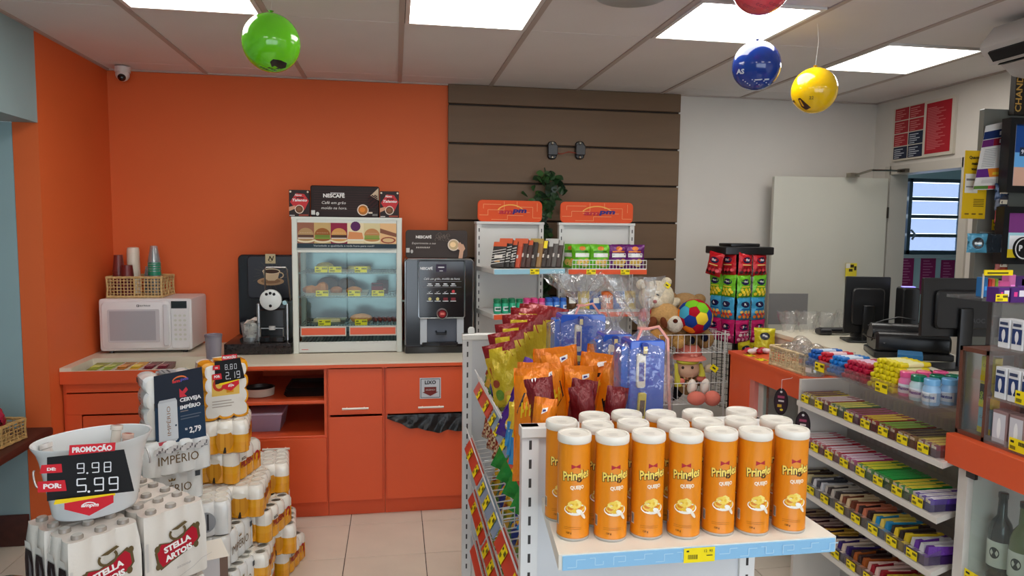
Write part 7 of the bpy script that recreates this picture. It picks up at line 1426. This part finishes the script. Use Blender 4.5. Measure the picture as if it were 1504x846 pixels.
# promo price boards
def promo(a, de, por, small=False):
    a.poly([(.24, .86), (.25, 1.0), (.78, 1.0), (.77, .86)], (206, 30, 46)).poly([(.0, .30), (0, .86), (.88, .90), (1.0, .36)], (16, 16, 20)).text('PROMOÇÃO', .51, .885, .07, (236, 232, 232), w=.46, bold=.05)
    a.poly([(-.08, .66), (-.06, .77), (.16, .77), (.17, .66)], (206, 30, 46)).text('DE:', .05, .69, .04, (236, 232, 232), w=.10, bold=.05).poly([(-.1, .42), (-.1, .56), (.2, .56), (.22, .42)], (206, 30, 46)).text('POR:', .06, .46, .065, (236, 232, 232), w=.20, bold=.05)
    def seg(x, y, w, h, s):
        on_ = {'0': 'abcdef', '1': 'bc', '2': 'abged', '3': 'abgcd', '5': 'afgcd', '8': 'abcdefg', '9': 'abcdfg', ' ': ''}[s]; k = h*.10; G = {'a': ((0, h), (w, h)), 'b': ((w, h), (w, h/2)), 'c': ((w, h/2), (w, 0)), 'd': ((0, 0), (w, 0)), 'e': ((0, h/2), (0, 0)), 'f': ((0, h), (0, h/2)), 'g': ((0, h/2), (w, h/2))}
        for L in on_: (p0, p1), (p2, p3) = G[L]; a.line([(x+p0, y+p1), (x+p2, y+p3)], k, (228, 230, 236))
    for i, ch in enumerate(de.replace('.', '')): seg(.34+.14*i+(.03 if i else 0), .64, .075, .12, ch)
    a.ell(.455, .64, .012, .012, (228, 230, 236), 8)
    for i, ch in enumerate(por.replace('.', '')): seg(.34+.17*i+(.03 if i else 0), .41, .10, .16, ch)
    a.ell(.475, .41, .016, .016, (228, 230, 236), 8); a.poly([(.08, .27), (.10, .33), (.78, .37), (.78, .34)], (240, 206, 20)).poly([(.20, .20), (.20, .28), (.76, .35), (.76, .25), (.48, .10)], (206, 30, 46)).text('ampm', .48, .20, .05, (240, 236, 236), w=.2, shear=.25, bold=.04).arc(.48, .22, .09, .06, .014, (240, 236, 236), 30, 150)
    return a
def promo_board(label, q, de, por):
    m = MB(); m.art(promo(Art(), de, por), q, .0003); m.mesh([q(0, .3, -.003), q(1, .36, -.003), q(.88, .9, -.003), q(0, .86, -.003)], [(0, 1, 2, 3)], (14, 14, 16)); return tag(m.part('price_board', PAPER, smooth=False), label, 'price board', 'promotion price boards')
pq = quad(onp(315, 523, P2_, NS), onp(357, 519, P2_, NS), onp(361, 575, P2_, NS), onp(317, 583, P2_, NS)); promo_board('small PROMOÇÃO price board 2.19 on the standing PILSEN pack', pq, '8.80', '2.19')
# STELLA packs: carton tapering to six necks
EA = rr(47); e1, e2 = Vector((math.cos(EA), math.sin(EA), 0)), Vector((-math.sin(EA), math.cos(EA), 0))
def stella():
    t = thing('bottle_pack', 'x', 'bottle pack', group='white STELLA ARTOIS bottle packs'); L, W, H = .212, .142, .255; wh = (224, 218, 210); m = MB()
    prof = [(0, .95, 0), (.006, 1, 0), (.15, 1, 0), (.19, .985, .3), (.225, .96, .8), (.243, .95, 1.0)]; n = []
    q = len(m.v); N_ = 0
    for z, k, sc in prof:
        pts = []
        for (ax, ay, bx, by, c_) in ((-L/2, -W/2, L/2, -W/2, 3), (L/2, -W/2, L/2, W/2, 2), (L/2, W/2, -L/2, W/2, 3), (-L/2, W/2, -L/2, -W/2, 2)):
            d = Vector((bx-ax, by-ay)); Nn = Vector((d.y, -d.x)).normalized()
            for i in range(c_*6):
                f = i/(c_*6); s_ = abs(math.sin(math.pi*f*c_)); o_ = -(1-s_)*(.004+.006*sc); pts.append(((ax+d.x*f+Nn.x*o_)*k, (ay+d.y*f+Nn.y*o_)*k, z))
        N_ = len(pts); [m.vert(p) for p in pts]
    for a in range(len(prof)-1):
        for i in range(N_): m.face((q+a*N_+i, q+a*N_+(i+1) % N_, q+(a+1)*N_+(i+1) % N_, q+(a+1)*N_+i), wh)
    m.face([q+i for i in range(N_)][::-1], wh); m.face([q+(len(prof)-1)*N_+i for i in range(N_)], (226, 214, 204)); m.part('wrap', FILMW, t)
    for i in range(3):
        for j in range(2):
            mm = MB(); x, y = (-L/2+.035+i*.071)*.93, (-W/2+.030+j*.080)*.93; mm.lathe([(.0155, 0), (.0145, .012), (.0165, .014), (.0165, .022), (.014, .026), (0, .026)], 14, cols=[(222, 214, 206)]*2+[(150, 140, 130)]*2+[(196, 190, 180)], o=(x, y, H-.026), cap0=False, cap1=False); mm.part('bottle_neck', FILMW, t)
    a = Art(); gd, rd = (96, 80, 50), (176, 22, 44)
    cart = [(-.055, .070), (-.060, .098), (-.048, .118), (-.02, .112), (.02, .126), (.045, .140), (.058, .128), (.062, .10), (.05, .085), (.02, .075), (-.02, .062), (-.045, .052)]
    rx, ry = .0, .012; a.poly([(x*1.12, (y-.095)*1.18+.095+ry) for x, y in cart], gd).poly([(x, y+ry) for x, y in cart], rd)
    for x, y in ((-.06, .12), (.06, .15), (-.058, .07), (.055, .095)): a.ell(x, y, .008, .01, gd, 10)
    a.arc(0, .150, .026, .022, .007, gd, 150, 400, 16).ell(.0, .152, .012, .010, (200, 196, 186), 12).poly([(-.02, .162), (.022, .176), (.03, .17), (.0, .158)], gd)
    a.text('STELLA', .0, .108, .018, (240, 236, 234), w=.082, bold=.05, rot=10).text('ARTOIS', .003, .082, .018, (240, 236, 234), w=.082, bold=.05, rot=10).strokes(-.005, .044, .04, .007, 7, .1, (176, 170, 170)).line([(-.09, .02), (-.04, .016), (0, .022), (.04, .034), (.07, .05), (.1, .054)], .0012, (176, 172, 170)).rect(-.095, .07, -.088, .15, (196, 192, 188))
    mm = MB(); mm.art(a, lambda u, v, h: Vector((u*1.14, -W/2-.0016-h, .118+(v-.107)*1.14)), .0003); mm.part('print', PAPER, t)
    for x in (-L/2-.0012, ): 
        e = Art(); dk = (52, 46, 48)
        for c_ in (-.036, .036): e.poly([(c_-.027, .0), (c_+.027, .0), (c_+.027, .13), (c_+.02, .165), (c_-.02, .165), (c_-.027, .13)], dk).poly([(c_-.004, .01), (c_+.02, .01), (c_+.014, .12), (c_-.0, .15)], (120, 116, 120)).poly([(c_-.024, .02), (c_-.018, .02), (c_-.016, .13), (c_-.022, .12)], (90, 74, 70)).rect(c_-.02, .17, c_+.02, .19, (230, 226, 220))
        mm = MB(); mm.art(e, plane((x, 0, 0), (0, -1, 0), (0, 0, 1)), .0003); mm.part('end_window', GLOSS, t)
    return t
ST = stella(); ZL = .80-.255; st_used = False
f0 = Vector((-.864, 2.198, 0))+e2*.05
def put_st(lab, i, j, z):
    global st_used
    p = f0+e1*(.219*i)+e2*(.146*j); loc = (p.x, p.y, z)
    if not st_used: st_used = True; ST.location = loc; ST.rotation_euler = (0, 0, EA); ST['label'] = lab
    else: dup(ST, lab, loc, rz=EA)
put_st('STELLA ARTOIS pack at the front left below the bucket', 0, 0, ZL); put_st('STELLA ARTOIS pack at the right of the front one', 1, 0, ZL)
put_st('STELLA ARTOIS pack behind the front left one, under the bucket', 0, 1, ZL); put_st('STELLA ARTOIS pack behind the right one, under the bucket', 1, 1, ZL)
put_st('STELLA ARTOIS pack third deep at the right', 1, 2, ZL)
for i in (0, 1):
    for j in (0, 1, 2): put_st('STELLA ARTOIS pack of the lower layer, %s column %s deep' % (['left', 'right'][i], ORD[j]), i, j, ZL-.257)
m = MB(); c0_ = f0+e1*.11+e2*.146; m.M = Matrix.Translation(c0_) @ Matrix.Rotation(EA, 4, 'Z'); m.rbox(-.24, .24, -.24, .24, 0, ZL-.258, .01, (150, 110, 74), seg=1); tag(m.part('display_plinth', mat('cardboard', (160, 120, 84), .8)), 'cardboard plinth under the STELLA ARTOIS packs', 'plinth')
# bucket with bottles
bc = Vector((-.94, 2.35, .801)); t = thing('ice_bucket', 'oval white metal ice bucket on the STELLA ARTOIS packs', 'bucket', bc, rr(38)); t.scale = (.80, .80, .86); BH_ = .27; wb2 = (226, 230, 232); M_BK = mat('white_enamel', (226, 230, 232), .22, coat=.3)
m = MB(); m.lathe([(0, .004), (.140, .004), (.143, 0), (.150, .01), (.185, BH_-.06), (.195, BH_-.03), (.212, BH_-.004), (.212, BH_+.002), (.205, BH_), (.190, BH_-.03), (.178, BH_-.07), (.145, .02), (0, .02)], 48, wb2, sx=1, sy=.72, cap0=False, cap1=False); m.part('shell', M_BK, t)
for s_ in (-1, 1):
    m = MB(); m.tube([(s_*(.198+.006*abs(math.sin(k*.5236))), .012*math.cos(k*.5236*1)*1.6, BH_-.085-.026*(1-math.cos(k*.5236))) for k in range(12)], .0035, 6, (190, 190, 190), closed=True); m.part('ring_handle', METAL, t)
for i, (dx, dy, lean, c) in enumerate(((.035, .03, .08, (226, 216, 204)), (.07, .0, .12, (222, 190, 176)), (-.07, -.06, -.25, (214, 206, 200)))):
    m = MB(); m.lathe([(.028, 0), (.028, .10), (.015, .14), (.014, .19), (.018, .192), (.018, .206), (0, .207)], 16, c, cap1=False); m.art(Art().ell(0, 0, .012, .006, (196, 60, 60), 12), plane((0, 0, .2075), (1, 0, 0), (0, 1, 0)))
    o = tag(m.part('chilled_bottle', GLOSS), ['cream bottle neck standing in the white bucket', 'pinkish bottle top beside the cream one in the bucket', 'white bottle cap at the left rim of the bucket'][i], 'bottle', 'bottles in the bucket'); o.location = bc+Vector((dx, dy, .03+(.02 if i == 0 else 0))); o.rotation_euler = (-.1, lean, 0)
bq = quad(on(69, 656, Y=2.14), on(197, 648, Y=2.20), on(197, 762, Y=2.20), on(69, 770, Y=2.14)); promo_board('large PROMOÇÃO price board 5.99 on the white bucket', bq, '9.98', '5.99')
# open white carton at the foot
p = on(303, 830, Y=2.75); t = thing('open_carton', 'white topped open carton beside the STELLA ARTOIS packs', 'carton', (p.x, 2.80, p.z-.14), rr(20)); m = MB(); m.box(-.05, .06, -.05, .05, 0, .16, (120, 96, 84)); m.box(-.052, .03, -.053, -.05, 0, .16, (206, 204, 206)); m.part('box', PAPER, t); m = MB(); m.mesh([(-.055, -.055, .161), (.065, -.055, .161), (.05, .06, .19), (-.06, .06, .19)], [(0, 1, 2, 3)], (226, 218, 206)); m.part('flap', PAPER, t)
m = MB(); m.box(-.06, .07, -.06, .06, 0, p.z-.141, (150, 110, 74)); o = tag(m.part('carton_base', PAPER), 'plain brown carton under the white topped one', 'carton'); o.location = (p.x, 2.80, 0); o.rotation_euler = (0, 0, rr(20))
# sill basket and green ball
t = wicker_basket('wicker_basket', 'straw wicker basket with purple packets on the dark wooden sill', .30, .34, .10, (-1.99, 3.62, .637), rr(-8), (190, 156, 100), (10, 12, 5))
for i in range(5):
    m = bag('x', .14, .12, .05, [(120, 40, 110), (170, 50, 110), (60, 130, 170), (100, 40, 120), (170, 40, 70)][i], 90+i, Art().rect(-.03, .04, .035, .07, (206, 170, 190), 4), nu=8, nv=8); o = tag(m.part('snack_packet', FOIL), 'colourful packet in the sill basket, %s from the front' % ORD[i], 'snack packet', 'packets in the sill basket'); o.location = (-1.92-.04*(i % 2), 3.50+.06*i, .66+.02*i); o.rotation_euler = (.5, .2*i, -.6)
p = on(2, 815, Y=3.0); m = MB(); m.ball((p.x, 3.0, .14), .14, (20, 96, 66), 24, 16); tag(m.part('green_ball', GLOSS), 'dark green round ball on the floor at the left edge', 'ball')
